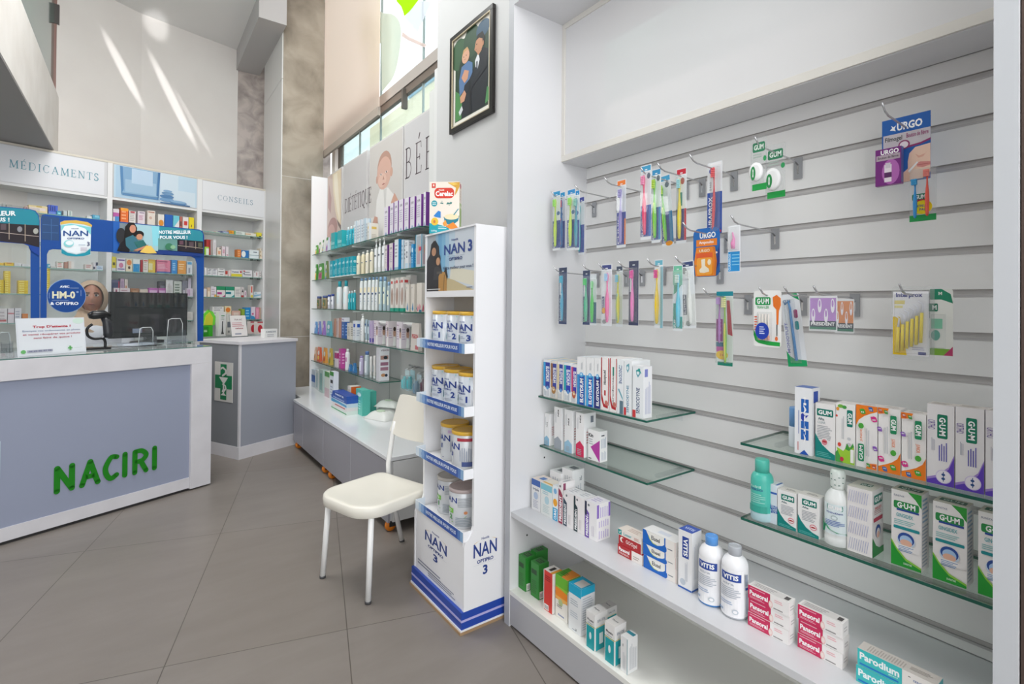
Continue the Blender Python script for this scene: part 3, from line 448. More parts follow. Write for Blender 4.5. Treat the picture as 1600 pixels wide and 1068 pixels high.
pbox('toothpaste_box', 'white toothpaste box with lime green foot and little fruit drawings', P, 1306, 717.5, 1336.6, 628.3, ZC, .045, 'f1f0ee', LOGO(.58, .62, .88, .9, .4, -90)+[('E', '7ab648', .25, .95, .16, .03), ('E', 'e89a3a', .1, .9, .08, .03), ('E', '4aa04a', .45, .94, .12, .03), ('E', 'd94a3a', .05, .78, .05, .02), ('V', 'c5c8cc', .3, .4, .45, .85, 2), ('E', 'c9ccd0', .7, .42, .1, .025), ('E', 'c9ccd0', .7, .33, .1, .025), ('P', '9ccc3a', [(.05, .25), (.4, .2), (.55, .26), (.95, .32), (1, 0), (.3, 0)]), ('P', '4aa04a', [(0, 0), (.4, 0), (.1, .2), (0, .16)]), ('P', '3f9a3f', [(.5, .24), (.6, .34), (.75, .26), (.9, .36), (.95, .3), (.7, .22)]), ('E', 'd9483a', .2, .3, .09, .035), ('E', 'c8324a', .33, .06, .1, .04), ('R', 'f3f3ee', .78, .03, .95, .25)], (), [('R', 'e8e4e0', 0, 0, 1, 1)], G)
def junior(flip):
    A_ = [('P', 'f08020', [(0, 0), (1, 0), (1, .34), (.86, .24), (.6, .17), (.3, .12), (0, .08)])]+MONST(.3, .05, '3a6ab0', .1)+MONST(.68, .1, '4aa83c', .12)+MONST(.14, .2, 'd8328a', .13)+MONST(.08, .66, '8a5ab8', .1)+[('P', 'f08020', [(0, 1), (.5, 1), (.4, .92), (0, .9)])]+MONST(.12, .95, 'c85a3a', .09)+MONST(.38, .94, '4a9a4a', .08)+LOGO(.58, .62, .86, .9, .4, -90, '1d8a5c')+[('T', 'e2763a', 'JUNIOR', .7, .48, .2, .13, -90), ('E', '4aa83c', .72, .33, .13, .045), ('V', 'c5c8cc', .3, .3, .5, .8, 2)]
    if not flip: return A_
    out = []
    for it in A_:
        if it[0] == 'P': out.append(('P', it[1], [(1-a, 1-b) for a, b in it[2]]))
        elif it[0] in ('R', 'RR', 'L', 'V'): x0, y0, x1, y1 = it[2:6]; out.append((it[0], it[1], 1-x1, 1-y1, 1-x0, 1-y0)+tuple(it[6:]))
        elif it[0] == 'E': out.append(('E', it[1], 1-it[2], 1-it[3], it[4], it[5]))
        elif it[0] == 'T': out.append(('T', it[1], it[2], 1-it[3], 1-it[4], it[5], it[6], 90 if it[7] == -90 else -90, 1))
    return out
for xl, yb, xr, yt, f, lb in ((1337.5, 726, 1371.4, 631, 1, 'orange and white monster toothpaste box standing upside down on the upper right glass shelf'), (1372.3, 733.5, 1407.8, 635.4, 0, 'orange and white monster toothpaste box, the middle one of three'), (1408.6, 743.6, 1447.6, 643, 0, 'orange and white monster toothpaste box right beside the purple boxes')):
    pbox('toothpaste_box', lb, P, xl, yb, xr, yt, ZC, .045, 'f2f0ee', junior(f), (), [('R', 'e4dfda', 0, 0, 1, 1), ('L', 'b5aea6', .2, .2, .8, .8, 3)], 'orange monster toothpaste boxes')
orth = LOGO(.38, .58, .76, .88, .4, -90, '0a7a5c', 'G·U·M')+[('T', '5a3a9c', 'ORTHO', .17, .74, .27, .12, -90, 0), ('V', '5a55b0', .42, .3, .76, .55, 4), ('V', 'b5b8c4', .16, .42, .3, .58, 3), ('P', 'a48ad0', [(.0, .07), (.4, .12), (.8, .24), (1, .4), (1, .36), (.8, .2), (.4, .08), (0, .03)]), ('P', '5f3fb8', [(0, 0), (1, 0), (1, .37), (.8, .21), (.4, .09), (0, .04)]), ('E', 'd8cdea', .62, .11, .29, .085), ('E', 'efeaf2', .62, .11, .26, .075), ('R', '2a4f8a', .6, .05, .63, .17), ('E', '2a4f8a', .61, .135, .07, .015), ('E', '2a4f8a', .61, .085, .07, .015)]
for xl, yb, xr, yt, lb in ((1448.4, 750.5, 1492.0, 629.5, 'purple and white orthodontic toothpaste box touching the orange boxes'), (1492.6, 760, 1538.8, 634.3, 'purple and white orthodontic toothpaste box in the middle of its three'), (1539.6, 769.5, 1592, 640, 'purple and white orthodontic toothpaste box half hidden by the right side panel')):
    pbox('toothpaste_box', lb, P, xl, yb, xr, yt, ZC, .045, 'eceaeb', orth, (), [('R', 'd9d3cd', 0, 0, 1, 1), ('L', '8f8880', .1, .2, .9, .8, 3)], 'purple orthodontic toothpaste boxes')
# --- lower right glass shelf
bottle('mouthwash_bottle', 'teal mouthwash bottle at the left end of the lower right glass shelf', 1.553, 1182, 806, ZD, .187, .0325, [(.9, 0, mat('bfe0e6', .3)), (1, .02, mat('bfe0e6', .3)), (1, .14, mat('bfe0e6', .3)), (1, .15), (1, .66), (.96, .71), (.82, .76), (.62, .79)], mat('4fbfae', .3), (mat('56c2b0', .3), [(.64, .78), (.64, .97), (.58, 1), (.4, 1)]), [('T', 'bfe8e0', 'eludril', .42, .57, .4, .04), ('T', '3a6a9c', 'PERIO', .48, .52, .4, .035), ('L', '9fdcd2', .25, .3, .75, .46, 5), ('R', '3aa796', .2, .15, .8, .26)])
P = XP(1.577); G = 'small boxes on the lower right glass shelf'
pbox('dental_gel_box', 'white and blue upright gel box beside the teal bottle', P, 1192.6, 813, 1214.4, 752.4, ZD, .04, 'eef1f4', [('R', 'dfe9f2', 0, 0, 1, .99), ('R', '3a66b8', .0, .76, 1, .81), ('P', '2453b4', [(0, .62), (.5, .6), (.62, .36), (.2, .42), (0, .5)]), ('T', '2d62b4', 'HYALUGEL', .82, .37, .5, .2, -90, 2), ('T', '8fc4cc', 'DG', .3, .2, .3, .1)], (), [('R', 'e9edf0', 0, 0, 1, 1), ('R', '4a78bc', .85, 0, 1, 1)], G)
afta = LOGO(.2, .74, .9, .9, .4, 0)+[('T', '4a6a72', 'Afta', .36, .69, .3, .05), ('L', 'a6aab0', .2, .36, .9, .62, 7), ('P', '0b857f', [(0, 0), (1, 0), (1, .08), (.7, .12), (.4, .2), (.15, .34), (0, .48)]), ('E', 'd98a94', .74, .25, .17, .075), ('E', 'f3efee', .74, .25, .13, .05), ('E', 'b8323c', .74, .25, .12, .02), ('L', '5fb5ae', .08, .03, .9, .1, 2)]
for xl, yb, xr, yt, lb in ((1214.8, 820, 1244.6, 763, 'small white and teal mouth ulcer box, left of the pair'), (1246.6, 829, 1280.2, 769.7, 'small white and teal mouth ulcer box next to the white mouthwash bottle')):
    pbox('dental_box', lb, P, xl, yb, xr, yt, ZD, .04, 'efeeed', afta, (), [('R', 'e2ddd8', 0, 0, 1, 1), ('L', '8a8480', .3, .3, .9, .7, 2)], 'small white and teal boxes')
bottle('mouthwash_bottle', 'white mouthwash bottle with green patterned shrink-wrapped cap', 1.565, 1301, 848, ZD, .208, .032, [(.93, 0), (1, .01), (1, .1), (.96, .12), (1, .14), (1, .58), (.97, .62), (.8, .68), (.55, .73), (.5, .74)], mat('eef1f0', .25), (mat('eaf0ec', .3), [(.5, .73), (.56, .78), (.6, .93), (.52, .985), (.38, 1)], [('R', '6f8f86', .12+.17*(k % 5), .76+.035*(k//2), .2+.17*(k % 5), .772+.035*(k//2)) for k in range(12)]), [('R', 'e2eef0', .2, .16, .86, .56), ('RR', '2a8a72', .34, .48, .74, .55, .03, .5), ('T', 'ffffff', 'GUM', .54, .515, .32, .045, 0, 2), ('T', '3a4f9c', 'HydroDent', .54, .445, .4, .03), ('E', 'b9c9cc', .54, .385, .08, .03), ('E', 'e2eef0', .54, .385, .055, .02), ('L', '5f7ab8', .32, .27, .78, .35, 4), ('P', '1d8a60', [(.2, .16), (.86, .16), (.86, .18), (.6, .19), (.4, .22), (.28, .28), (.2, .34)])], capname='cap')
hatch = []
for j in range(4):
    hatch += [('P', 'a9adcf', [(.06+.09*k, .04+.245*j), (.08+.09*k, .04+.245*j), (.15+.09*k, .22+.245*j), (.13+.09*k, .22+.245*j)]) for k in range(9)]
pbox('mouthwash_box', 'white box with lilac slanting hatching and a GUM side on the lower right glass shelf', XP(1.577), 1323.4, 857.9, 1363.6, 757.5, ZD, .075, 'eeebea', hatch, LOGO(.14, .78, .9, .92, .4, 0)+[('T', 'c9484a', 'PAROEX', .52, .72, .6, .04), ('L', 'c9a0a0', .15, .62, .85, .7, 3), ('RR', 'b8284a', .1, .52, .9, .58, .03, .5), ('E', '2a4f9c', .5, .36, .22, .1), ('E', 'eeebea', .5, .33, .16, .08), ('E', 'e8b8a8', .5, .31, .12, .05), ('P', '1f8a3f', [(0, 0), (1, 0), (1, .1), (.6, .1), (.3, .16), (0, .3)])], [('R', 'e2dbd2', 0, 0, 1, 1), ('RR', '1a6a50', .3, .45, .75, .75, .04, .8), ('T', 'ffffff', 'GUM', .52, .6, .38, .2)], G)
ging = [('P', '2f9a3a', [(.55, 1), (1, 1), (1, .82), (.8, .92)]), ('T', '9a9fb0', 'SUNSTAR', .26, .93, .36, .025), ('RR', '2a8f4a', .08, .76, .92, .86, .05, .5), ('T', 'ffffff', 'G·U·M', .5, .81, .6, .075, 0, 2), ('R', '2a4a9c', .18, .735, .92, .76), ('T', '5fb0b8', 'GINGIDEX', .45, .675, .56, .05, 0, 1), ('L', '8fc4c4', .1, .55, .9, .62, 3), ('RR', '1d8f96', .08, .49, .94, .53, .03, .5), ('E', 'c9dcee', .5, .355, .3, .09), ('E', '2a4f9c', .5, .375, .27, .085), ('E', 'a9c9ec', .5, .355, .21, .07), ('E', 'e8b8a0', .5, .325, .2, .045), ('R', 'eeebea', .1, .22, .95, .292), ('L', '6f9ac8', .25, .2, .75, .28, 4), ('P', '8fc84a', [(0, .34), (.2, .23), (.5, .12), (1, .055), (1, 0), (0, 0)]), ('P', '229a34', [(0, .31), (.2, .2), (.5, .09), (1, .03), (1, 0), (0, 0)]), ('T', 'e8f4e8', 'SUNSTAR', .56, .05, .28, .025)]
for X, xl, yb, xr, yt, lb in ((1.592, 1392.6, 876, 1440.8, 762.5, 'large green and white mouthwash box, first of three on the lower right glass shelf'), (1.590, 1457.5, 901, 1511.6, 781, 'large green and white mouthwash box in the middle of three, on a clear tray'), (1.590, 1528.3, 922, 1590, 797, 'large green and white mouthwash box half hidden by the right side panel')):
    pbox('mouthwash_box', lb, XP(X), xl, yb, xr, yt, ZD, .055, 'eeebea', ging, [('L', 'a9b5c4', .1, .05, .9, .6, 12), ('L', '8fb0cc', .1, .62, .9, .95, 6)], [('R', 'd3cabf', 0, 0, 1, 1), ('RR', '1d5a44', .1, .35, .9, .8, .04, .6), ('T', 'd8e4dc', 'GUM', .5, .57, .6, .25)], 'green and white mouthwash boxes')
# --- bottom deck
zD_ = .1625
def deck(lb, name, xl, yb, xr, yt, sx, base, ar, sd, tp, g=None, cat='box', X=None):
    A = onz(xl, yb, zD_); X = X or A.x; P = XP(X); B = P.at(xr, yb); d = ony(sx, yb, B.y).x-X if sx else .06
    return pbox(name, lb, P, xl, yb, xr, yt, zD_, d, base, ar, sd, tp, g, cat)
gb = [('R', '1f4a22', .08, .66, .75, .8), ('L', '2f6a2c', .1, .1, .8, .5, 7)]; gs = [('R', 'e8e8e2', .1, .02, .45, .22), ('V', '555555', .15, .05, .4, .18, 4)]; gt = [('R', '2a4a28', .2, .25, .85, .75), ('L', '4f8f46', .25, .35, .8, .65, 2)]
G = 'dark green boxes at the left end of the bottom deck'
deck('dark green box in front at the far left of the bottom deck', 'herbal_box', 809.7, 916.2, 821, 864.5, 838, '2f8a34', gb, gs, gt, G)
deck('dark green box standing behind the other two green ones', 'herbal_box', 829.5, 906, 838, 857.5, 856, '2f8a34', gb, gs, gt, G, X=1.47)
deck('dark green box next to the red one on the bottom deck', 'herbal_box', 829.4, 928.5, 841.8, 874.6, 857.5, '2f8a34', gb, gs, gt, G)
G = 'cosmetic boxes on the bottom deck'
deck('red upright box with white barcode label on the bottom deck', 'cosmetic_box', 849.2, 949.9, 863, 888, 879, 'd8382c', [('R', 'f0ece8', 0, 0, .06, 1), ('R', 'f2f2f0', .1, .02, .6, .16), ('V', '444444', .15, .04, .55, .14, 6), ('L', '9c2018', .15, .75, .85, .9, 3)], [('R', 'ece7e3', 0, 0, 1, 1), ('V', 'b5aaa4', .3, .2, .8, .9, 3)], [('R', 'e8e2dc', 0, 0, 1, 1), ('R', 'e8a03a', .75, 0, 1, 1), ('R', '33302e', .3, .2, .6, .8)], G)
deck('green, orange and white upright box beside the red one', 'cosmetic_box', 867.6, 960, 886.7, 894.8, 907, 'f0ece4', [('R', '6ab82e', 0, .7, 1, 1), ('R', 'f08a1e', 0, .42, 1, .7), ('P', '9ac83a', [(0, .72), (1, .66), (1, .74), (0, .74)]), ('P', 'f4b860', [(0, .46), (.5, .38), (1, .44), (1, .5), (0, .5)]), ('E', 'b8c890', .45, .38, .18, .08), ('L', '8a8a84', .15, .24, .7, .32, 2), ('T', '2f5fae', 'Sante', .5, .08, .5, .045)], [('R', 'efeae2', 0, 0, 1, 1), ('R', '7ab83a', 0, .72, 1, 1), ('L', 'b0a89c', .1, .1, .9, .6, 8)], [('R', '5aa832', 0, 0, 1, 1), ('P', 'e89030', [(.5, 0), (1, 0), (1, 1), (.3, 1)]), ('L', '2f6a20', .15, .2, .6, .6, 3)], G)
deck('tall white and cyan upright box, biggest on the bottom deck', 'cosmetic_box', 888.3, 980, 908, 908.3, 929.4, 'e9ebec', [('R', '18a8cc', 0, .8, 1, 1), ('L', 'b4bcc4', .15, .56, .8, .7, 3), ('L', 'c4ccd4', .15, .3, .8, .44, 3), ('T', '222222', '2', .62, .07, .1, .04), ('L', '8f98a4', .3, .03, .7, .06, 1)], [('R', 'e3e5e7', 0, 0, 1, 1), ('R', '18a8cc', 0, .84, 1, 1), ('L', 'b8bec8', .1, .1, .9, .8, 14)], [('R', '18a8cc', 0, 0, 1, 1), ('R', 'cfcac6', .28, .1, .9, .78)], G)
tq = [('R', '17a0a8', .06, .0, .94, .62), ('R', 'e6c84a', 0, .63, 1, .645), ('R', '2a8f6a', 0, .645, 1, .655), ('E', 'e8f2f2', .5, .36, .12, .1), ('R', 'e8f2f2', .42, .28, .58, .42), ('T', '2b2f3a', 'Physio', .5, .78, .7, .08), ('L', '9aa4ae', .2, .68, .8, .72, 1)]
ts = [('R', '17a0a8', .08, .0, .94, .62), ('R', 'e6c84a', 0, .63, 1, .645), ('R', 'e8f2f2', .35, .15, .65, .45), ('T', '8a93a0', 'EAU DE', .5, .8, .6, .07)]; tt = [('R', 'dfdcd9', 0, 0, 1, 1), ('T', '3a3f46', 'Physio', .5, .5, .6, .16)]
G = 'turquoise and white dropper boxes'
deck('turquoise and white dropper box in front of its row, left one', 'dropper_box', 915.6, 1007.7, 929.7, 951.3, 949, 'e8e6e4', tq, ts, tt, G)
deck('turquoise and white dropper box standing behind the front two', 'dropper_box', 935.9, 998, 948, 944, 964, 'e8e6e4', tq, ts, tt, G, X=1.50)
deck('turquoise and white dropper box in front of its row, right one', 'dropper_box', 944.6, 1029.5, 960.5, 969, 978.5, 'e8e6e4', tq, ts, tt, G)
deck('plain white slim box with grey print at the right end of the bottom deck goods', 'cosmetic_box', 969.5, 1046, 981, 991, 996.4, 'e8e8e8', [('R', '222222', .3, .72, .36, .8), ('V', 'c9ccd0', .3, .1, .7, .6, 3), ('R', '9ab8c0', .9, 0, 1, 1)], [('V', 'b5b8bd', .15, .1, .9, .85, 7)], [('R', '3a8fa0', .0, .55, 1, .85)], 'cosmetic boxes on the bottom deck')
# ================================================================ HOOKS AND HANGING PACKS
PEGS = {}
for key, tip, k, lb in (('a', (860, 300), 1, 'steel peg hook nearest the left side panel, upper row, holding two lime toothbrush packs'), ('b', (897, 303), 1, 'steel peg hook second from the left in the upper row'),
    ('c', (943, 280), 1, 'steel peg hook holding the orange-topped toothbrush pack'), ('d', (1000, 262), 1, 'steel peg hook holding the pink and green toothbrush packs'), ('e', (1026, 257), 1, 'steel peg hook holding the red-topped toothbrush pack'),
    ('f', (1076, 247), 1, 'steel peg hook holding the tall blue pack with red toothbrush'), ('g', (1178, 218), 1, 'steel peg hook holding the two white floss packs'), ('h', (1377, 168), 1, 'highest steel peg hook on the right, holding the blue card with a mouth'),
    ('i', (1066, 340), 3, 'steel peg hook holding the blue foot plaster card'), ('j', (1141, 341), 3, 'steel peg hook holding the small pink brush pack'),
    ('l', (864, 419), 4, 'steel peg hook nearest the left side panel in the lower row'), ('m', (909, 417), 4, 'steel peg hook holding the two green toothbrushes side by side'), ('n', (933, 415), 4, 'steel peg hook holding the pink and pale blue toothbrush with yellow sticker'),
    ('o', (965, 405), 4, 'steel peg hook holding the dark framed pink toothbrush'), ('p', (1010, 403), 4, 'steel peg hook holding the yellow giraffe toothbrush'), ('q', (1054, 402), 4, 'steel peg hook holding the teal and the white toothbrush packs'),
    ('r', (1098, 455), 5, 'steel peg hook holding the purple and green toothbrush set'), ('s', (1185, 452), 5, 'steel peg hook holding the white card of orange interdental brushes'), ('t', (1224, 452), 5, 'steel peg hook holding the tilted pack with long blue brush'),
    ('u', (1270, 451), 5, 'steel peg hook holding the purple and orange brush cases'), ('v', (1404, 436), 5, 'steel peg hook holding the yellow interdental brush blister')):
    y = onx(tip[0], tip[1], 1.535).y; z = G0-GP*k-.006; PEGS[key] = (y, z)
    e = empty('peg_hook', (UB, y, z)); tag(e, lb, 'hook', 'steel peg hooks on the slatwall')
    MB().box(-.006, -.003, -.014, .014, -.066, .006, mat('a4a6aa', .35, .4)).box(-.0075, -.006, -.003, .003, -.05, -.018, mat('e2e3e5', .2, .9)).build('back_plate', e)
    MB().tube([(-.006, 0, -.02), (-.03, 0, -.008), (-.24, 0, -.002), (-.262, 0, .004), (-.284, 0, .022)], .0027, CHROME, 8).build('rod', e)
def rnd_card(w, h, r=.006, hole=True, th=.0008, m=None, topcut=0):
    pts = []
    for cx, cz, t0 in ((w-r, h-r, 0), (r, h-r, 90), (r, r, 180), (w-r, r, 270)):
        for j in range(5): t = math.radians(t0+j*22.5); pts.append((cx+r*math.cos(t), cz+r*math.sin(t)))
    return MB().prism(pts, 'y', 0, th, m or mat('f1f2f3', .35))
def hang(name, lb, key, xl, xr, yt, yb, base, art, group=None, cat='pack', r=.005, yaw=0, roll=0, X=None, m=None):
    py, pz = PEGS[key]; X = X or min(max(ony((xl+xr)/2, yt, py).x, 1.55), 1.80)
    A = onx(xl, yb, X); B = onx(xr, yb, X); T = onx((xl+xr)/2, yt, X); Bm = onx((xl+xr)/2, yb, X); w = A.y-B.y; h = T.z-Bm.z
    e = empty(name, (X, A.y, Bm.z), -math.pi/2+math.radians(yaw)); e.rotation_euler.y = math.radians(roll); tag(e, lb, cat, group)
    b = rnd_card(w, h, min(r, w*.4), m=m or mat(base, .4)); b.art(front(w, h), art); b.build('backing_card', e); return e, w, h
def brush(e, w, h, x, z0, z1, hc, bc, wd=.0066, lean=0, y=-.008, second=None, bend=.0):
    """toothbrush: handle from z0 up to the neck, head with bristles at z1"""
    L = z1-z0; X = lambda t: x+lean*t+bend*math.sin(t*math.pi)
    ts = [0, .04, .15, .35, .5, .6, .68, .78, .86, .95, 1.0]; rs = [.5, .9, 1.05, 1.25, 1.1, .8, .55, .45, .75, .85, .5]
    b = MB(); b.tube([(X(t), y, z0+L*t) for t in ts], [q*wd for q in rs], mat(hc, .3), 10)
    if second: b.tube([(X(t), y-.0015, z0+L*t) for t in ts[1:6]], [q*wd*.8 for q in rs[1:6]], mat(second, .35), 8)
    t = b.build('toothbrush', e); s = MB()
    zc = z0+L*.84
    for j in range(5): s.box(X(.9)-.006, X(.9)+.006, y-.012, y-.003, zc+j*L*.03, zc+j*L*.03+L*.022, mat(bc, .6))
    s.build('bristles', t); return t
def shell(e, x0, x1, z0, z1, y=-.015, name='blister'):
    r = .004; b = MB(); i = .003
    b.add([(x0, -.0006, z0), (x1, -.0006, z0), (x1, -.0006, z1), (x0, -.0006, z1), (x0+i, y, z0+i), (x1-i, y, z0+i), (x1-i, y, z1-i), (x0+i, y, z1-i)], [(4, 5, 6, 7), (0, 1, 5, 4), (1, 2, 6, 5), (2, 3, 7, 6), (3, 0, 4, 7)], M_BL); return b.build(name, e)
def tb(lb, key, xl, xr, yt, yb, head, low, split, txt, hc, bc, extra=(), second=None, bx=.62, lean=0, tc='ffffff', yaw=0, roll=0, hcol='eef2f5', frame=None, group='toothbrush packs', X=None):
    a = [('R', hcol, 0, 0, 1, 1)]
    if frame: a += [('R', frame, 0, 0, 1, 1), ('R', hcol, .1, .52, .42, .86)]
    a += [('R', low, 0, .04, 1, split), ('R', head, .05, .92, .95, .99), ('R', 'e8ebee', .38, .93, .62, .945)]
    if txt: a += [('T', tc, txt, .2, split*.5, split*.8, .2, 90, 1)]
    a += list(extra)
    e, w, h = hang('toothbrush_pack', lb, key, xl, xr, yt, yb, hcol, a, group, yaw=yaw, roll=roll, X=X)
    brush(e, w, h, w*bx, h*.06, h*.86, hc, bc, lean=w*lean, second=second); shell(e, w*.12, w*.95, h*.04, h*.9); return e
CB = '5b7fb8'
tb('blue-headed toothbrush pack with lime brush, leftmost in the upper row', 'a', 863.5, 875, 298.5, 391, '2a9fd6', '24459e', .5, 'ELGYDIUM', 'c4e24a', 'a8e878', [('E', '3f6fae', .75, .62, .2, .035)], bx=.5)
tb('blue-headed pack with red and blue brush behind the lime one, leftmost hook', 'a', 874, 882.5, 300, 391, '2a9fd6', '24459e', .5, '', '3a7fc0', 'e87a7a', [('E', '3f6fae', .3, .62, .3, .035)], 'e06a5a', bx=.55)
tb('blue-headed toothbrush pack with lime brush on the second hook', 'b', 886, 898.6, 295.5, 390.5, '1f8ed0', '24459e', .5, 'ELGYDIUM', 'c4e24a', 'a8e878', [('E', '3f6fae', .75, .62, .2, .035)], bx=.55)
tb('narrow blue-headed pack with teal brush just behind the lime one on the second hook', 'b', 898.6, 905, 297, 390.5, '1f8ed0', '2a4fa6', .5, '', '2a8fa6', '9ad0c0', [('E', '3f6fae', .4, .62, .4, .035)], bx=.5)
tb('toothbrush pack with small navy header and turquoise brush', 'a', 904, 912.6, 307.5, 398, '3a48a0', '2348a8', .52, '', '3fb5c0', '8fdcd6', bx=.3)
tb('toothbrush pack with orange header and lilac brush', 'c', 963.5, 977.5, 281, 386.5, 'f08030', '2b3fa8', .52, 'CLINIC', '9a8fd0', 'b4aee0', [('R', 'f0883a', .84, .04, 1, .42)], bx=.55)
tb('toothbrush pack with blue header and pink brush', 'd', 1001, 1017, 258, 374, '3a9cc8', '2648a6', .46, 'ELGYDIUM', 'ea3f70', 'f49ac0', [('R', '2f6fc0', .8, .04, 1, .46), ('E', '3a4f6a', .76, .85, .16, .04)], 'f46a90', bx=.5, lean=-.1)
tb('toothbrush pack with blue header and lime green brush, next to the pink one', 'd', 1018, 1032, 264, 379, '2f8fc0', '2648a6', .48, 'ELGYDIUM', '6ac832', 'c4e45a', [('R', '2f8fc8', .78, .04, 1, .48), ('E', '3a4f5a', .72, .87, .18, .04)], 'd8f06a', bx=.5, lean=-.1)
tb('tilted toothbrush pack with green brush and orange price dot', 'd', 1035, 1053, 273, 384, '3a9cc8', '2a3f9c', .48, 'ELGYDIUM', '5ac03a', 'c8e46a', [('R', '2a7fb0', .72, .04, 1, .48), ('E', 'f5a020', .62, .03, .3, .035), ('E', '4a5f6a', .68, .86, .18, .04)], 'd8f06a', bx=.42, lean=-.12, roll=-4)
tb('toothbrush pack with red header and yellow fish-shaped handle', 'e', 1056.5, 1071.5, 263, 380, 'c8283c', '2a3480', .46, '', 'f0dc3a', 'a8e0e8', [('R', 'cc2f3a', .8, .04, 1, .46), ('E', 'b8503a', .62, .83, .2, .045), ('R', '1f8f80', .35, .5, .6, .68)], 'e8d040', bx=.42, yaw=3)
e, w_, h_ = hang('toothbrush_pack', 'tall blue and clear pack with bright red toothbrush and upward lettering', 'f', 1105, 1128, 253, 365, 'eef0f2', [('R', 'e9edf0', 0, .58, 1, 1), ('R', '2b52a8', 0, .0, 1, .58), ('T', 'ffffff', 'CURAPROX', .22, .27, .5, .26, 90, 1), ('T', '7a8088', '5460', .22, .67, .12, .14, 90, 1), ('E', '4a5fb0', .28, .88, .16, .04), ('E', 'd83a4a', .86, .03, .1, .02), ('R', 'f4f4f6', .2, .95, .95, .985)], 'toothbrush packs')
brush(e, w_, h_, w_*.46, h_*.04, h_*.92, 'e0404a', 'f06a70', .0045, w_*.06, bend=.003); shell(e, w_*.3, w_*.9, h_*.02, h_*.93)
# foot plaster card
py, pz = PEGS['i']; e, w_, h_ = hang('plaster_card', 'blue rounded card with an orange case and foot drawing', 'i', 1083, 1124.5, 356, 432, '1f6fc0', [('P', '2a4a9c', [(.8, 0), (1, .3), (1, .75), (.88, .3)]), ('T', 'ffffff', 'URGO', .55, .85, .6, .12, 0, 2), ('R', 'f08a2a', .12, .63, .9, .77), ('T', 'ffffff', 'Ampoules', .5, .7, .55, .08, 0, 1), ('L', 'bcd8f0', .15, .53, .85, .6, 2), ('T', 'ffffff', 'QUB', .12, .3, .14, .08, 90), ('E', 'ffffff', .88, .48, .04, .02)], None, r=.022)
b = MB(); cw, chh = w_*.66, h_*.6; b.prism([(w_*.2, .002), (w_*.2+cw, .002), (w_*.24+cw, chh*.5), (w_*.17+cw, chh), (w_*.22, chh), (w_*.14, chh*.5)], 'y', -.016, -.0005, mat('f08a28', .25))
b.art(front(cw, chh, -.016, w_*.2, .002), [('RR', 'f8a83a', .06, .04, .94, .62, .1, .8), ('R', 'e8602a', .04, .62, .96, .78), ('T', 'f8e0c0', 'URGO', .5, .86, .6, .1, 0, 2), ('P', 'f4ecd8', [(.25, .12), (.2, .2), (.35, .3), (.32, .56), (.55, .58), (.55, .34), (.75, .24), (.78, .14), (.5, .1)]), ('E', 'fbe8c8', .78, .46, .1, .1)]); b.build('case', e)
e, w_, h_ = hang('brush_pack', 'small pack with pink interdental brush and sky blue lower half', 'j', 1137, 1156.5, 352, 425, 'eceff2', [('R', '2592d6', .04, .02, .96, .44), ('T', 'd4ecfa', 'CURAPROX', .16, .22, .36, .18, 90, 1), ('R', '8ad0f0', .35, .36, .95, .38), ('R', '8ad0f0', .35, .29, .95, .31), ('R', '8ad0f0', .35, .22, .95, .24), ('R', '8ad0f0', .35, .15, .95, .17)], None)
b = MB(); b.tube([(w_*.5, -.006, h_*.5), (w_*.48, -.006, h_*.62), (w_*.56, -.006, h_*.72), (w_*.45, -.006, h_*.85)], [.006, .007, .004, .002], mat('ee8fc4', .3)); b.build('brush', e); shell(e, w_*.08, w_*.92, h_*.46, h_*.97, -.012)
for lb, xl, xr, yt, yb, s_ in (('white and green dental floss pack in front on its hook', 1173, 1198, 214, 297, 0), ('white and green dental floss pack hanging behind the first', 1196, 1227, 225, 309, 1)):
    e, w_, h_ = hang('floss_pack', lb, 'g', xl, xr, yt, yb, 'e6ece8', [('RR', '2f7f5a', .12, .72, .88, .9, .08, .4), ('T', 'e8f2ea', 'GUM', .5, .81, .6, .1, 0, 2), ('L', 'a8b8ae', .15, .6, .85, .7, 2), ('R', '1fa04a', .1, .0, 1, .12), ('E', '2f9a5a', .88, .58, .1, .05)], 'floss packs', m=M_BL, r=.004)
    b = MB(); b.lathe([(.3*w_, 0), (.42*w_, .003), (.42*w_, .012), (.3*w_, .016)], mat('f6f6f6', .3), 28, (w_*.42, -.016, h_*.34), 1, 1.35, 'y'); b.art(lambda uu, vv, o: (w_*(.1+.64*uu), -.0165-o, h_*(.1+.5*vv)), [('E', '2a8f4f', .34, .42, .24, .26), ('E', 'e8f0ea', .34, .42, .07, .16), ('E', '2a8f4f', .34, .42, .03, .08)]); b.build('floss_case', e)
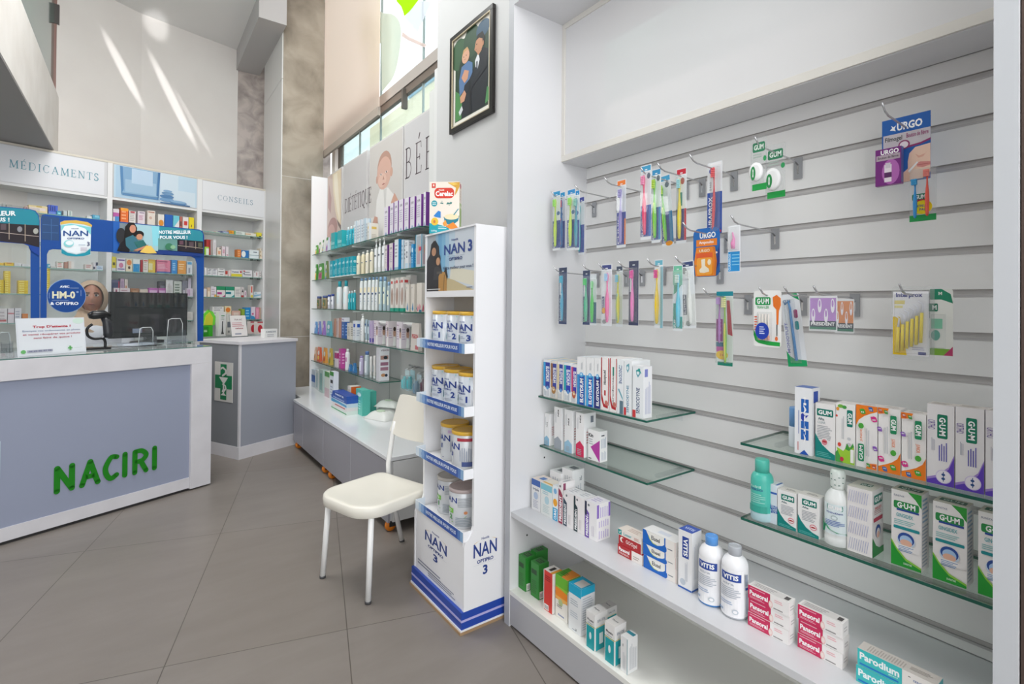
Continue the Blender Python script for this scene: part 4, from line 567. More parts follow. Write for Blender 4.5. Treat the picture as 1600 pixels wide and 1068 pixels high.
# lip care card, with the toothbrush twin pack behind it
e, w_, h_ = hang('lip_gel_card', 'large blue card showing a mouth, with a purple box at its lower left', 'h', 1378, 1454, 181, 284, '1f5fb0', [('R', '1f5fb0', 0, 0, 1, 1), ('T', 'ffffff', 'URGO', .58, .86, .52, .12, 0, 2), ('P', 'ffffff', [(.17, .83), (.22, .86), (.2, .9), (.25, .87), (.3, .89), (.27, .84), (.3, .8), (.24, .82)]), ('P', 'c9c3c9', [(.03, .5), (.03, .76), (1, .76), (1, .6), (.8, .56), (.5, .54), (.3, .5)]), ('P', '8f3068', [(.03, .48), (.03, .5), (.3, .5), (.5, .54), (.8, .56), (1, .6), (1, .57), (.8, .53), (.5, .51), (.3, .47)]), ('T', '33373c', 'Filmogel', .25, .68, .36, .09, 0, 1), ('T', '9a4a78', 'Bouton de fièvre', .74, .7, .44, .07, 0, 1), ('E', '8f3068', .47, .57, .12, .07), ('E', 'e8dfe6', .47, .57, .09, .05),
    ('P', 'f0cdb8', [(.56, .02), (.55, .3), (.58, .42), (.7, .5), (1, .52), (1, .1), (.85, .02)]), ('P', 'e4b09c', [(.7, .4), (.78, .36), (.9, .38), (.95, .42), (.86, .34), (.76, .33)]), ('P', 'd98f8a', [(.68, .24), (.8, .27), (1, .25), (1, .2), (.85, .18), (.75, .2)]), ('P', 'c06a6a', [(.68, .235), (1, .225), (1, .215), (.68, .225)]), ('P', 'ecc4ac', [(.42, 0), (.45, .14), (.6, .22), (.72, .26), (.74, .22), (.62, .1), (.6, 0)]), ('P', 'f6f6f6', [(.56, .16), (.74, .28), (.76, .26), (.58, .13)])], None, r=.014)
b = MB(); bw, bh = w_*.55, h_*.54; x0 = -w_*.09; b.box(x0, x0+bw, -.018, -.0007, -.004, bh, mat('8a2f8a', .35)); b.art(front(bw, bh+.004, -.018, x0, -.004), [('R', '7a2a80', 0, 0, 1, 1), ('E', 'b86ab8', .6, .35, .34, .34), ('T', 'ffffff', 'URGO', .56, .9, .7, .13, 0, 2), ('R', 'b9a8b4', .04, .68, .96, .83), ('T', '4a3f4a', 'Bouton de fièvre', .5, .76, .8, .07), ('R', 'efe6ee', .36, .08, .64, .55), ('R', '5a2a60', .36, .2, .64, .34), ('R', 'd8d0da', .4, .46, .6, .6)]); b.art(side(x0+bw, -.018, bh), [('R', '6a70b0', 0, 0, 1, 1)]); b.build('box', e)
e, w_, h_ = hang('toothbrush_pack', 'small twin toothbrush pack with yellow bonus label, below the mouth card', 'h', 1421, 1463, 262, 345, 'e2e6e6', [('R', '1f9a4f', 0, 0, 1, .12), ('RR', '1a7a5a', .1, .4, .72, .52, .05, .5), ('T', 'ffffff', 'GUM', .4, .46, .4, .08, 0, 2), ('R', 'c03048', .3, .34, .75, .41), ('E', 'f4e020', .5, .26, .36, .13), ('T', '2a4a9a', 'BONUS', .46, .29, .4, .05, 0, 1), ('T', '2a4a9a', 'PACK', .56, .22, .36, .05, 0, 1)], 'toothbrush packs', m=M_BL, X=1.70)
brush(e, w_, h_, w_*.25, h_*.06, h_*.8, '2f8fd0', '3aa0d8', .004); brush(e, w_, h_, w_*.7, h_*.08, h_*.95, 'e05a4a', 'f08a80', .004)
# lower row
tb('dark framed pack with blue toothbrush, leftmost in the lower row', 'l', 873, 886.5, 418, 506, '3a4560', '33466f', .5, 'ELGYDIUM', '3aa8cc', '58c0d8', (), 'bfe4f0', bx=.55, frame='3d4c74', tc='c9d4e6', yaw=-4)
tb('dark framed pack with green toothbrush, left of a pair', 'm', 910.5, 921.5, 422.5, 507, '3a4560', '33466f', .5, 'ELGYDIUM', '4fb890', '5fd07a', (), bx=.6, frame='3d4c74', tc='8fd4a0')
tb('clear pack with bright green toothbrush, right of a pair', 'm', 922, 931.5, 428, 508, 'dfe5e8', '3f6f90', .45, '', '5fd068', 'b8f0c0', (), bx=.5)
tb('clear pack with pink and pale blue toothbrush and yellow sticker', 'n', 939.5, 955.5, 413, 509, '3a4684', 'e9ebee', .46, '', 'ee7ab0', 'a8d4f4', [('R', '2a3f7a', .05, .2, .3, .48), ('T', 'f0f0f0', 'INAVA', .17, .36, .2, .14, 90), ('E', 'f2b020', .25, .25, .18, .05), ('E', '8f9494', .3, .07, .2, .035)], 'c84a90', bx=.68)
tb('slim clear pack with sky blue and yellow toothbrush', 'n', 962.5, 972.5, 415, 510, '4a5568', 'dfe6e4', .5, '', 'e4dc50', '8fd0e8', (), '7fc8b8', bx=.45)
tb('dark framed pack with pink toothbrush', 'o', 982.5, 998, 407.5, 508, '3f4560', '3f4668', .5, '', 'ee82c4', 'ee6ab0', [('R', '3f4668', .0, .0, .1, 1), ('R', '3f4668', .9, 0, 1, 1)], 'f49ad0', bx=.5, frame='3f4668', yaw=-3)
tb('pack with yellow giraffe-patterned children toothbrush', 'p', 1022.5, 1035.5, 405.5, 512, '6ab4c8', 'dce8ea', .2, '', 'f5cf20', 'e44a98', [('R', '8fc8d8', .7, .0, 1, .9)], 'f4d838', bx=.42)
tb('pack with teal and green toothbrush under a green header', 'q', 1051.5, 1066, 414, 517, '6fbf9f', '2fa89c', .22, 'GUM', '62c4dc', 'd8e8e0', [('R', '8fcab0', 0, .7, 1, .92), ('P', '5fa88a', [(.1, .7), (.9, .7), (.3, .58), (.05, .55)]), ('R', '3a9f88', .05, .18, .45, .42)], bx=.68)
tb('tilted clear pack with white toothbrush and dark lettering strip', 'q', 1068, 1088, 408, 513, '3a4a78', 'e8eae8', .5, '', 'eef0ec', 'e2e6e4', [('R', '323c58', .05, .2, .32, .5), ('T', 'f2f2f2', 'ELGYDIUM', .185, .35, .28, .14, 90, 1), ('E', '9aa09c', .42, .07, .2, .04), ('E', '9aa09c', .25, .86, .2, .05)], bx=.68, roll=-3, X=1.60)
# gum toothbrush duo
e, w_, h_ = hang('toothbrush_pack', 'toothbrush duo pack with purple and green brushes and a yellow offer sticker', 'r', 1119, 1145, 454, 571, 'e4ebe8', [('R', '1d8fa0', 0, .93, 1, .99), ('R', 'e4ebe8', 0, .3, .75, .92), ('P', 'b81f38', [(.62, .95-.08), (.8, .87), (.98, .4), (.7, .42)]), ('R', 'a83a98', .0, .32, .4, .62), ('T', 'f2f2f2', 'GUM', .2, .5, .2, .2, 90, 1), ('R', '2a6f8f', 0, .25, .5, .31), ('R', 'c050a0', .02, .18, .5, .25), ('E', 'f2c81f', .36, .14, .36, .06), ('T', 'c83a2a', '1+1', .4, .14, .3, .04), ('R', '1a8f78', .1, 0, 1, .05)], 'toothbrush packs', r=.004)
brush(e, w_, h_, w_*.26, h_*.3, h_*.92, 'b878c8', 'c8a0e0', .004); brush(e, w_, h_, w_*.62, h_*.04, h_*.92, '8fd03a', 'f0f0b0', .0048, w_*-.04, second='e8e060'); shell(e, w_*.05, w_*.95, h_*.03, h_*.92)
e, w_, h_ = hang('interdental_brush_card', 'white card of orange interdental brushes with round blue sticker', 's', 1177.5, 1220.5, 453.5, 541.5, 'f3f3f1', [('P', '1fae4a', [(0, .2), (.06, .1), (.18, .06), (.5, .03), (.96, .02), (.96, .09), (.5, .1), (.25, .12), (.08, .22), (0, .3)]), ('RR', '1a9a50', .06, .74, .62, .88, .05, .5), ('T', 'ffffff', 'G·U·M', .34, .81, .44, .1, 0, 2), ('T', '4ab070', 'TRAV-LER', .34, .7, .46, .05), ('P', 'ee7a28', [(.7, .88), (.84, .92), (.98, .86), (.99, .74), (.92, .64), (.9, .4), (.84, .4), (.83, .66), (.72, .72)]), ('L', 'e8603a', .03, .28, .15, .55, 6), ('R', '2f2f2f', .84, .2, .87, .4), ('E', 'ee7a40', .84, .15, .05, .04)], None, r=.01)
b = MB()
for j in range(4): b.tube([(w_*(.25+.11*j), -.005, h_*.12), (w_*(.25+.11*j), -.005, h_*.58)], .0022, mat('f2e8e0', .3)); b.tube([(w_*(.25+.11*j), -.005, h_*.12), (w_*(.25+.11*j), -.005, h_*.2)], .0032, mat('f2a890', .4))
b.build('brushes', e); shell(e, w_*.16, w_*.68, h_*.1, h_*.62, -.012)
b = MB(); b.art(lambda uu, vv, o: (w_*(.14+.5*uu), -.0125-o, h_*(.13+.3*vv)), [('E', '1f3fb0', .5, .5, .5, .5), ('L', 'dfe6fa', .3, .3, .75, .8, 4)]); b.prism([(w_*.39+w_*.25*math.cos(t*math.pi/8), h_*.28+h_*.15*math.sin(t*math.pi/8)) for t in range(16)], 'y', -.0124, -.0118, mat('1f3fb0', .4)); b.build('sticker', e)
e, w_, h_ = hang('brush_pack', 'leaning white and green pack with one long blue brush', 't', 1232, 1262, 460, 574, 'eef1f4', [('P', '14a865', [(0, 0), (1, 0), (1, .08), (.4, .1), (.15, .15), (0, .22)]), ('P', '14a865', [(.5, 1), (.9, 1), (1, .9), (.7, .95)]), ('T', '2f6f9f', 'GUM', .32, .9, .4, .05, 0, 2), ('RR', 'a04070', .62, .66, .82, .78, .08, .25), ('RR', '2f9a9a', .62, .5, .82, .62, .08, .25), ('T', '8f8fc8', 'MONOTUFT', .15, .4, .42, .16, 90)], None, r=.006, roll=-7)
MB().tube([(w_*.25, -.006, h_*.86), (w_*.45, -.006, h_*.9), (w_*.5, -.006, h_*.8), (w_*.5, -.006, h_*.5), (w_*.52, -.006, h_*.08)], [.0025, .003, .0035, .0042, .0045], mat('2f86c8', .25)).build('brush', e); shell(e, w_*.2, w_*.75, h_*.04, h_*.93, -.012)
for lb, xl, xr, yt, yb, c1, c2, X in (('flat clear case with four purple brushes and dark lettered foot', 1264, 1308, 462, 517, 'b98ad0', 'e8dcf0', 1.56), ('flat clear case with orange brushes behind the purple case', 1304, 1334.5, 467, 520, 'e0905a', 'f0c8a8', 1.62)):
    a = [('R', c1, .04, .28, .96, .94), ('R', '34404f', .03, .12, .97, .29), ('T', 'f2f2f2', 'PRESIDENT', .5, .205, .84, .1, 0, 2), ('R', '2a7a60', .03, .05, .97, .12)]
    for q in range(4): a += [('E', 'f4f0f8', .16+.23*q, .44 if q % 2 == 0 else .72, .07, .2), ('E', c1, .16+.23*q, .5 if q % 2 == 0 else .78, .035, .1)]
    e, w_, h_ = hang('brush_case', lb, 'u', xl, xr, yt, yb, 'e6e8ea', a, 'interdental brush cases', r=.003, X=X); shell(e, .001, w_-.001, .001, h_-.001, -.006)
e, w_, h_ = hang('interdental_brush_card', 'big clear blister with white card and six yellow interdental brushes', 'v', 1393, 1460, 447, 562, 'dfe2ea', [], None, r=.01, m=M_BL)
b = MB(); b.box(w_*.04, w_*.87, -.0012, -.0004, h_*.06, h_*.93, mat('f1f1f5', .4)); b.art(front(w_*.83, h_*.87, -.0012, w_*.04, h_*.06), [('T', '3a3f8f', 'interprox', .46, .935, .76, .09, 0, 2), ('R', 'f0e08a', .04, .8, .34, .86), ('R', 'efe6a0', .04, .74, .28, .78), ('P', 'f4d022', [(0, 0), (.4, 0), (.2, .6), (0, .6)]), ('T', '4a4f8f', 'mini', .16, .38, .12, .06), ('R', '2f3a8a', .72, .02, .94, .06), ('L', 'b8b8d0', .55, .08, .9, .14, 2)]); b.build('printed_card', e)
b = MB()
for j in range(6):
    x = w_*(.16+.11*j); z0 = h_*(.09+.03*j); z1 = h_*(.56+.04*j); b.tube([(x, -.006, z0), (x+.002, -.006, z1-h_*.12)], .0038, mat('f4dc28', .3)); b.tube([(x+.002, -.006, z1-h_*.12), (x+.004, -.006, z1), (x-.005, -.006, z1+.006)], [.003, .0018, .001], mat('e2e4ee', .2))
b.build('brushes', e); shell(e, w_*.08, w_*.9, h_*.08, h_*.9, -.014)
e, w_, h_ = hang('dental_pick_pack', 'green and white pack peeking out behind the yellow interdental brushes', 'v', 1453, 1489, 451, 555, 'e8eae4', [('P', '1d8a68', [(0, 1), (.5, 1), (.9, .92), (1, .78), (.5, .84), (0, .84)]), ('T', 'e8f2ea', 'M', .45, .93, .16, .05, 0, 2), ('RR', '0d7a5a', -.2, .66, .35, .78, .05, .4), ('T', 'e8f2ea', 'M', .2, .72, .2, .07, 0, 2), ('R', '6ac8a0', .05, .4, .55, .55), ('E', '2fa08a', .25, .3, .2, .08), ('R', '7ab03a', 0, 0, 1, .1), ('P', 'b83a6a', [(.6, 0), (1, 0), (1, .14)])], None, X=1.64, r=.008)
shell(e, w_*.05, w_*.7, h_*.1, h_*.62, -.01)
# ================================================================ MILK FORMULA STAND, CHAIR, PORTRAIT
R90 = -math.pi/2
st = empty('display_stand', (1.168, 2.452, 0), R90); tag(st, 'tall white cardboard milk powder display stand with blue trays and blue base', 'display stand')
SW, SD, FR = .503, .221, .048
CB_ = mat('f0f0f2', .4); BLU = mat('2549a8', .35)
MB().box(-.006, SW+.006, -.02, SD+.004, 0, .012, mat('a88a68', .6)).build('pallet', st)
b = MB().box(-.003, SW+.003, -.016, SD, .012, .020, mat('eef0f4', .4)).box(0, SW+.001, -.012, SD, .020, .094, BLU).box(-.001, SW+.002, -.013, SD-.001, .052, .062, mat('b9b4e4', .35)); b.build('plinth', st)
prof = [(0, .094), (SD, .094), (SD, 1.795), (FR, 1.795), (FR, .455), (.04, .43), (.022, .405), (.006, .392), (0, .375)]
nanlogo = lambda cx, cy, s, a, n3=True: [('T', '2a3f86', 'Nestlé', cx, cy+.155*s*a, .28*s, .035*s*a, 0, 1), ('P', 'e0b860', [(cx-.4*s, cy+.1*s*a), (cx-.2*s, cy+.14*s*a), (cx-.4*s, cy+.108*s*a)]), ('P', 'e0b860', [(cx+.4*s, cy+.1*s*a), (cx+.2*s, cy+.14*s*a), (cx+.4*s, cy+.108*s*a)]),
    ('T', '24408a', 'NAN', cx, cy, .86*s, .2*s*a, 0, 1), ('T', '24408a', 'OPTIPRO', cx, cy-.17*s*a, .6*s, .055*s*a, 0, 2), ('R', 'b9bfcc', cx-.42*s, cy-.215*s*a, cx+.42*s, cy-.213*s*a)]+([('T', '24408a', '3', cx, cy-.31*s*a, .17*s, .14*s*a, 0, 2)] if n3 else [])
for x in (0, SW-.016):
    b = MB().prism(prof, 'x', x, x+.016, CB_)
    if x: b.art(lambda uu, vv, o: (SW+o, SD*uu, .094+.37*vv), nanlogo(.5, .68, .66, 1.25))
    b.build('side_panel', st)
b = MB().box(.016, SW-.016, .002, .012, .094, .392, CB_); b.art(front(SW-.032, .298, .002, .016, .094), nanlogo(.46, .68, .55, 1.5)+[('L', '8a8fa0', .06, .1, .62, .2, 2), ('L', '8a8fa0', .3, .04, .94, .14, 3)]); b.build('lower_panel', st)
MB().box(0, SW, SD, SD+.007, .02, 1.80, BLU).build('rear_panel', st); MB().box(.016, SW-.016, SD-.006, SD-.0005, .39, 1.78, mat('d9d5cd', .5)).build('inner_back', st)
MB().box(0, SW, FR-.003, SD, 1.795, 1.803, CB_).build('top_panel', st); MB().box(.016, SW-.016, FR, FR+.03, 1.478, 1.508, CB_).build('crossbar', st)
b = MB().box(.016, SW-.016, FR+.004, FR+.010, 1.508, 1.795, mat('c9d4de', .3)); hw = SW-.032
pic = [('R', 'b9bfc6', 0, 0, 1, 1)]+[('R', c, x0, 0, x1, 1) for x0, x1, c in ((0, .2, 'a8b0b6'), (.2, .26, '8fb4cc'), (.26, .34, '6aa4cc'), (.34, .42, '7fb4d4'), (.42, .5, 'a0c4dc'), (.5, .62, 'bcd0de'), (.62, 1, 'cdd5dd'))]
pic += [('P', 'c8b890', [(.4, 0), (1, 0), (.9, .04), (.55, .2), (.45, .22), (.36, .1)]), ('P', 'e0dcc8', [(.52, .2), (1, .06), (1, .3), (.54, .4)]), ('P', '3a342c', [(.35, 0), (.4, .0), (.48, .24), (.44, .42), (.38, .3)]),
    ('P', '2c2a2e', [(0, 0), (.3, 0), (.36, .3), (.3, .55), (.28, .78), (.2, .9), (.1, .84), (.07, .66), (0, .56)]), ('E', 'b98a6a', .165, .7, .05, .075), ('P', '1f1c1e', [(.1, .72), (.1, .84), (.17, .9), (.24, .82), (.23, .74), (.2, .79), (.14, .78)]),
    ('E', '2a2420', .25, .56, .07, .1), ('E', 'c49470', .265, .52, .045, .07), ('P', '3f3d40', [(.16, .2), (.18, .42), (.26, .44), (.34, .36), (.36, .2)]), ('P', 'b98a4a', [(.28, 0), (.46, 0), (.46, .2), (.42, .32), (.34, .34), (.28, .26)]), ('P', '8a6a3a', [(.38, 0), (.4, 0), (.42, .28), (.4, .28)]), ('R', '5f5a52', .24, .3, .36, .34),
    ('T', '2a3f86', 'Nestlé', .62, .85, .13, .035, 0, 1), ('T', '24408a', 'NAN', .61, .7, .42, .17, 0, 1), ('T', '24408a', '3', .92, .71, .08, .19, 0, 2), ('R', '8fa0b8', .46, .575, .82, .579), ('T', '2a3f7a', 'OPTIPRO', .64, .53, .27, .055, 0, 2), ('T', '3a4a6a', 'Notre meilleur pour vous !', .68, .38, .6, .07, 0, 1), ('L', 'e8e8e8', .02, .02, .42, .05, 1), ('R', '7a8494', .86, .04, .97, .055)]
b.art(front(hw, .287, FR+.004, .016, 1.508), pic); b.build('picture_panel', st)
TZ = (1.224, .945, .668, .395)
for z in TZ:
    b = MB(); b.box(.018, .497, -.003, .05, z, z+.004, CB_); b.box(.018, .497, -.003, .0, z+.004, z+.044, CB_); b.box(.494, .497, 0, .05, z+.004, z+.044, mat('f6f7fa', .35)); b.box(.018, .021, 0, .05, z+.004, z+.044, mat('dfe9f2', .35)); b.box(.021, SW-.017, .05, SD-.007, z, z+.004, CB_)
    g = [('R', c, x0, 0, x1, 1) for x0, x1, c in ((0, .08, 'dbe7f2'), (.08, .14, 'b4cde6'), (.14, .2, '84abd8'), (.2, .27, '5580c2'), (.27, .9, '2e57aa'), (.9, .95, '5580c2'), (.95, 1, '8fb4da'))]
    b.art(front(.479, .044, -.003, .018, z), g+[('T', 'dfe9f6', 'NOTRE MEILLEUR POUR VOUS', .56, .5, .62, .38, 0, 2), ('E', '8fb0dc', .17, .5, .04, .32)]); b.build('tray', st)
def can(lb, y, z, lid, num, X=1.30, r=.070, h=.18, style=0, turn=0):
    e = empty('formula_tin', (X, y, z+.0042), R90+math.radians(turn)); tag(e, lb, 'tin', 'milk powder tins on the stand')
    base = mat('dfe6ee' if not style else 'd9dcdf', .25, .15); b = MB(); b.lathe([(r*.97, 0), (r, .003), (r, h*.9), (r*.98, h*.91)], base, 36)
    fn = cyl(r, h, (0, 0, 0), math.pi)
    if style == 0: a = [('P', '8fd4d4', [(.0, .55), (.12, .7), (.3, .8), (.3, .88), (0, .88)]), ('P', '8fd4d4', [(.75, .85), (.9, .75), (1, .6), (1, .88), (.75, .88)]), ('P', 'eef1f6', [(.2, .1), (.8, .1), (.86, .45), (.75, .72), (.5, .8), (.25, .72), (.14, .45)]), ('P', '1f8f90', [(.0, .02), (.95, .02), (.95, .16), (.8, .11), (.5, .06), (.2, .08), (0, .14)]), ('T', '27408c', 'Nestlé', .5, .74, .2, .03), ('T', '27408c', 'NAN', .5, .6, .56, .18, 0, 1), ('T', '27408c', 'OPTIPRO', .5, .47, .34, .045, 0, 2), ('L', '9aa4b8', .42, .3, .62, .38, 2), ('T', '27408c', num, .7, .33, .1, .16, 0, 2), ('L', 'b0b6c4', .4, .16, .7, .24, 2), ('E', '8fc8d0', .27, .3, .07, .1), ('E', 'eef1f6', .28, .31, .045, .07)]
    elif style == 1: a = [('P', 'e6e2ee', [(.15, .1), (.85, .1), (.85, .85), (.15, .85)]), ('T', '27408c', 'NAN', .36, .62, .5, .17, 0, 1), ('T', '27408c', num, .36, .4, .12, .12, 0, 2), ('R', 'b03a4a' if num != '1' else 'c9b0d0', .55, .76, .95, .84), ('V', 'a0a8b8', .6, .25, .92, .6, 7), ('P', '5a4a8a', [(.1, .12), (.4, .08), (.7, .14), (.7, .16), (.4, .1), (.1, .14)]), ('R', '4a5a90', .66, .12, .9, .24)]
    else: a = [('T', '27408c', 'NAN', .3, .72, .46, .14, 0, 1), ('R', '7ac04a', .16, .38, .44, .5), ('T', 'ffffff', 'BIO', .3, .44, .16, .06), ('T', '3a8a3a', num, .36, .28, .1, .12, 0, 2), ('P', '8fbc7a', [(.1, .14), (.4, .16), (.7, .3), (.9, .55), (.9, .53), (.7, .28), (.4, .14), (.1, .12)]), ('L', 'a4aab0', .55, .55, .92, .8, 6), ('L', '9aa4ac', .5, .06, .95, .3, 6), ('E', 'd89060', .72, .42, .04, .04)]
    b.art(fn, a, base=.0007, step=.0003, nx=8); b.build('body', e)
    MB().lathe([(r*1.0, h*.905), (r*1.03, h*.91), (r*1.03, h*.985), (r*.99, h), (r*.9, h), (r*.88, h*.985)], mat(lid, .3), 36).build('lid', e)
for lb, y, ti, lid, num, sty, tn, X in (('milk tin numbered 1 with gold lid at the left of the top tray', 2.36, 0, 'e3b440', '1', 0, -4, 1.295), ('milk tin numbered 2 with gold lid between the other two of the top tray', 2.216, 0, 'e3b440', '2', 0, -6, 1.30), ('milk tin numbered 3 with gold lid at the right of the top tray', 2.068, 0, 'e3b440', '3', 0, 0, 1.285),
    ('milk tin numbered 3 with gold lid at the left of the second tray', 2.352, 1, 'e3b440', '3', 0, 0, 1.29), ('milk tin numbered 2 with gold lid in the middle of the second tray', 2.205, 1, 'e3b440', '2', 0, 2, 1.28), ('milk tin numbered 1 with gold lid at the right of the second tray', 2.055, 1, 'e3b440', '1', 0, -4, 1.275),
    ('pale milk tin with gold lid at the left of the third tray', 2.27, 2, 'e3b440', '1', 1, 22, 1.30), ('pale milk tin with gold lid and barcode at the right of the third tray', 2.105, 2, 'e3b440', '3', 1, 12, 1.27),
    ('grey lidded milk tin with green label at the left of the lowest tray', 2.30, 3, 'c4bfb8', '1', 2, 24, 1.30), ('pinkish lidded milk tin numbered 2 at the right of the lowest tray', 2.125, 3, 'c4b4b2', '2', 2, 26, 1.27)):
    can(lb, y, TZ[ti], lid, num, X, style=sty, turn=tn)
# cereal box on the stand
Pc = Plane((1.285, 2.31), math.radians(-40)); A = Pc.at(670.8, 360); B = Pc.at(717.6, 350); w_ = (B-A).length; w_ = math.hypot(A.x-B.x, A.y-B.y); h_ = Pc.at(671, 284).z-1.803
b = MB().box(0, w_, 0, .055, 0, h_, mat('f3e9dc', .4))
b.art(front(w_, h_), [('R', 'd8402f', .07, .88, .2, .97), ('R', 'f6e4d8', .11, .91, .16, .95), ('RR', 'd93a28', .16, .68, .82, .88, .12, .7), ('T', 'ffffff', 'Cerelac', .49, .77, .58, .1, 0, 2), ('T', 'fbe8e0', 'Nestlé', .4, .84, .18, .03, 0, 2), ('P', 'd9a43c', [(.6, .98), (1, .99), (1, .9), (.9, .78), (.84, .73), (.88, .88)]), ('P', 'efc860', [(.62, .97), (.8, .93), (.95, .95), (.8, .98)]), ('E', '2f9fae', .16, .58, .1, .06), ('L', 'e6f4f4', .1, .55, .22, .61, 2),
    ('P', '3a7f7a', [(.36, .58), (.46, .57), (.46, .59), (.38, .6)]), ('P', '3a7f7a', [(.56, .56), (.74, .57), (.76, .6), (.7, .61), (.68, .59), (.6, .6)]), ('E', '3a7f7a', .66, .545, .012, .008), ('E', '3a7f7a', .42, .62, .012, .008), ('P', '12a5b4', [(0, 0), (.7, 0), (.66, .1), (.4, .16), (.2, .19), (0, .2)]), ('P', '2a86d4', [(.14, .34), (.3, .44), (.38, .42), (.38, .3), (.2, .32)]), ('E', 'f0c63a', .18, .23, .12, .075), ('E', 'd8803a', .17, .23, .04, .03),
    ('P', '1f7f94', [(.48, .32), (1, .34), (.96, .24), (.82, .18), (.62, .18), (.52, .23)]), ('E', 'f4e2b8', .74, .32, .24, .055), ('P', '2a8a94', [(.8, .36), (.96, .48), (.98, .47), (.83, .35)]), ('P', 'e88a2a', [(.55, .14), (.8, .22), (.98, .1), (.9, .06), (.65, .1)]), ('P', 'f0a040', [(.45, .2), (.55, .26), (.6, .16), (.5, .14)]), ('T', 'd8f0f4', '250g', .16, .05, .2, .04), ('L', 'cfeaf0', .3, .08, .6, .14, 2)])
b.art(side(w_, .055, h_), [('R', 'f0e2d4', 0, .62, 1, 1), ('R', 'b4c888', 0, .0, 1, .6), ('E', 'c8505a', .5, .93, .3, .05), ('R', 'd4dcb8', .1, .15, .9, .55), ('R', '9cbc6a', .1, .16, .9, .5), ('L', 'e0d0c0', .15, .65, .85, .85, 4)])
tag(b.build('cereal_box', None, (A.x, A.y, 1.8034), Pc.rz), 'cream and red infant cereal box standing on top of the white display stand', 'box')
# portrait
ty, bz, fw, fh = 2.86, 2.512, .486, .607
e = empty('framed_portrait', (1.598, ty, bz), R90); tag(e, 'black framed photograph of a man in a dark suit holding a baby', 'picture')
BK = mat('24211f', .3); b = MB()
for x0, x1, z0, z1 in ((0, fw, 0, .03), (0, fw, fh-.03, fh), (0, .03, .03, fh-.03), (fw-.03, fw, .03, fh-.03)): b.box(x0, x1, -.022, 0, z0, z1, BK)
for x0, x1, z0, z1 in ((.026, fw-.026, .026, .034), (.026, fw-.026, fh-.034, fh-.026), (.026, .034, .034, fh-.034), (fw-.034, fw-.026, .034, fh-.034)): b.box(x0, x1, -.0225, -.014, z0, z1, mat('b9ac90', .4, .3))
b.build('frame', e, bevel=.002)
b = MB().box(.03, fw-.03, -.010, -.001, .03, fh-.03, mat('e9e6dc', .6)); F = front(fw-.12, fh-.13, -.0105, .06, .065)
b.art(front(fw-.11, fh-.12, -.0102, .055, .06), [('R', '4a5a50', 0, 0, 1, 1)])
b.art(F, [('R', '2c4433', 0, 0, 1, 1), ('E', '3f6044', .1, .85, .25, .2), ('E', '35503c', .5, .9, .25, .2), ('P', '4f8a50', [(0, 0), (.25, 0), (.2, .3), (0, .4)]), ('E', '54935a', .9, .12, .2, .1), ('E', '24382c', .3, .6, .2, .2), ('E', '3a5870', .85, .95, .2, .1),
    ('P', '23262e', [(.2, .0), (.92, .0), (1, .3), (1, .66), (.86, .72), (.7, .62), (.5, .5), (.24, .34)]), ('P', 'dfe2e6', [(.62, .62), (.72, .7), (.76, .6), (.7, .5), (.64, .54)]), ('P', '1c2c44', [(.66, .6), (.7, .6), (.7, .46), (.66, .5)]), ('E', 'c08c6c', .74, .79, .12, .1), ('P', 'c08c6c', [(.66, .72), (.6, .76), (.64, .84), (.7, .86), (.82, .7), (.72, .66)]), ('P', '15120f', [(.64, .86), (.7, .92), (.84, .92), (.92, .82), (.88, .72), (.84, .76), (.84, .83), (.74, .87)]), ('E', 'b58060', .86, .77, .02, .03), ('E', '2a1a14', .67, .81, .015, .008), ('R', '8a5040', .63, .745, .67, .752),
    ('P', '5a7aa4', [(.14, .3), (.3, .34), (.55, .5), (.55, .62), (.42, .68), (.2, .66), (.12, .5)]), ('E', 'd8a88c', .33, .76, .12, .085), ('P', 'c8a070', [(.22, .8), (.26, .86), (.38, .87), (.45, .8), (.4, .83), (.3, .83)]), ('E', '3a2a20', .27, .77, .012, .008), ('E', '3a2a20', .35, .77, .012, .008), ('R', 'a05848', .28, .725, .34, .731),
    ('P', 'd09a7c', [(.2, .52), (.3, .6), (.44, .55), (.4, .46), (.3, .43)]), ('P', '23262e', [(.3, .4), (.95, .56), (1, .46), (.5, .3), (.26, .3)]), ('P', 'd09a7c', [(.16, .28), (.3, .34), (.36, .28), (.3, .2), (.18, .2)]), ('P', 'd8dce0', [(.16, .04), (.26, .1), (.22, .16), (.12, .1)]), ('P', '1a1c22', [(.45, .4), (.5, .42), (.52, .0), (.46, 0)])], step=.00008)
b.build('photograph', e)
# chair
ch = empty('chair', (.8565, 2.5965, 0), math.atan2(-.956, .292)); tag(ch, 'cream white plastic and metal chair with white tubular legs beside the display stand', 'chair')
CW = mat('ece8dc', .32); LG = mat('f0f0ee', .25); FT = mat('4a4a4c', .5)
def leg(pts, nm='leg'):
    l_ = MB().tube(pts, .0145, LG, 14).build(nm, ch); p = pts[0]; MB().tube([(p[0], p[1], 0), (p[0], p[1], .012)], .0158, FT, 14).build('foot', l_)
for sx in (-1, 1): leg([(sx*.19, 0, .004), (sx*.176, .025, .43)])
for sx in (-1, 1): leg([(sx*.185, .535, .004), (sx*.185, .43, .40), (sx*.185, .425, .50), (sx*.18, .455, .68), (sx*.175, .47, .74)])
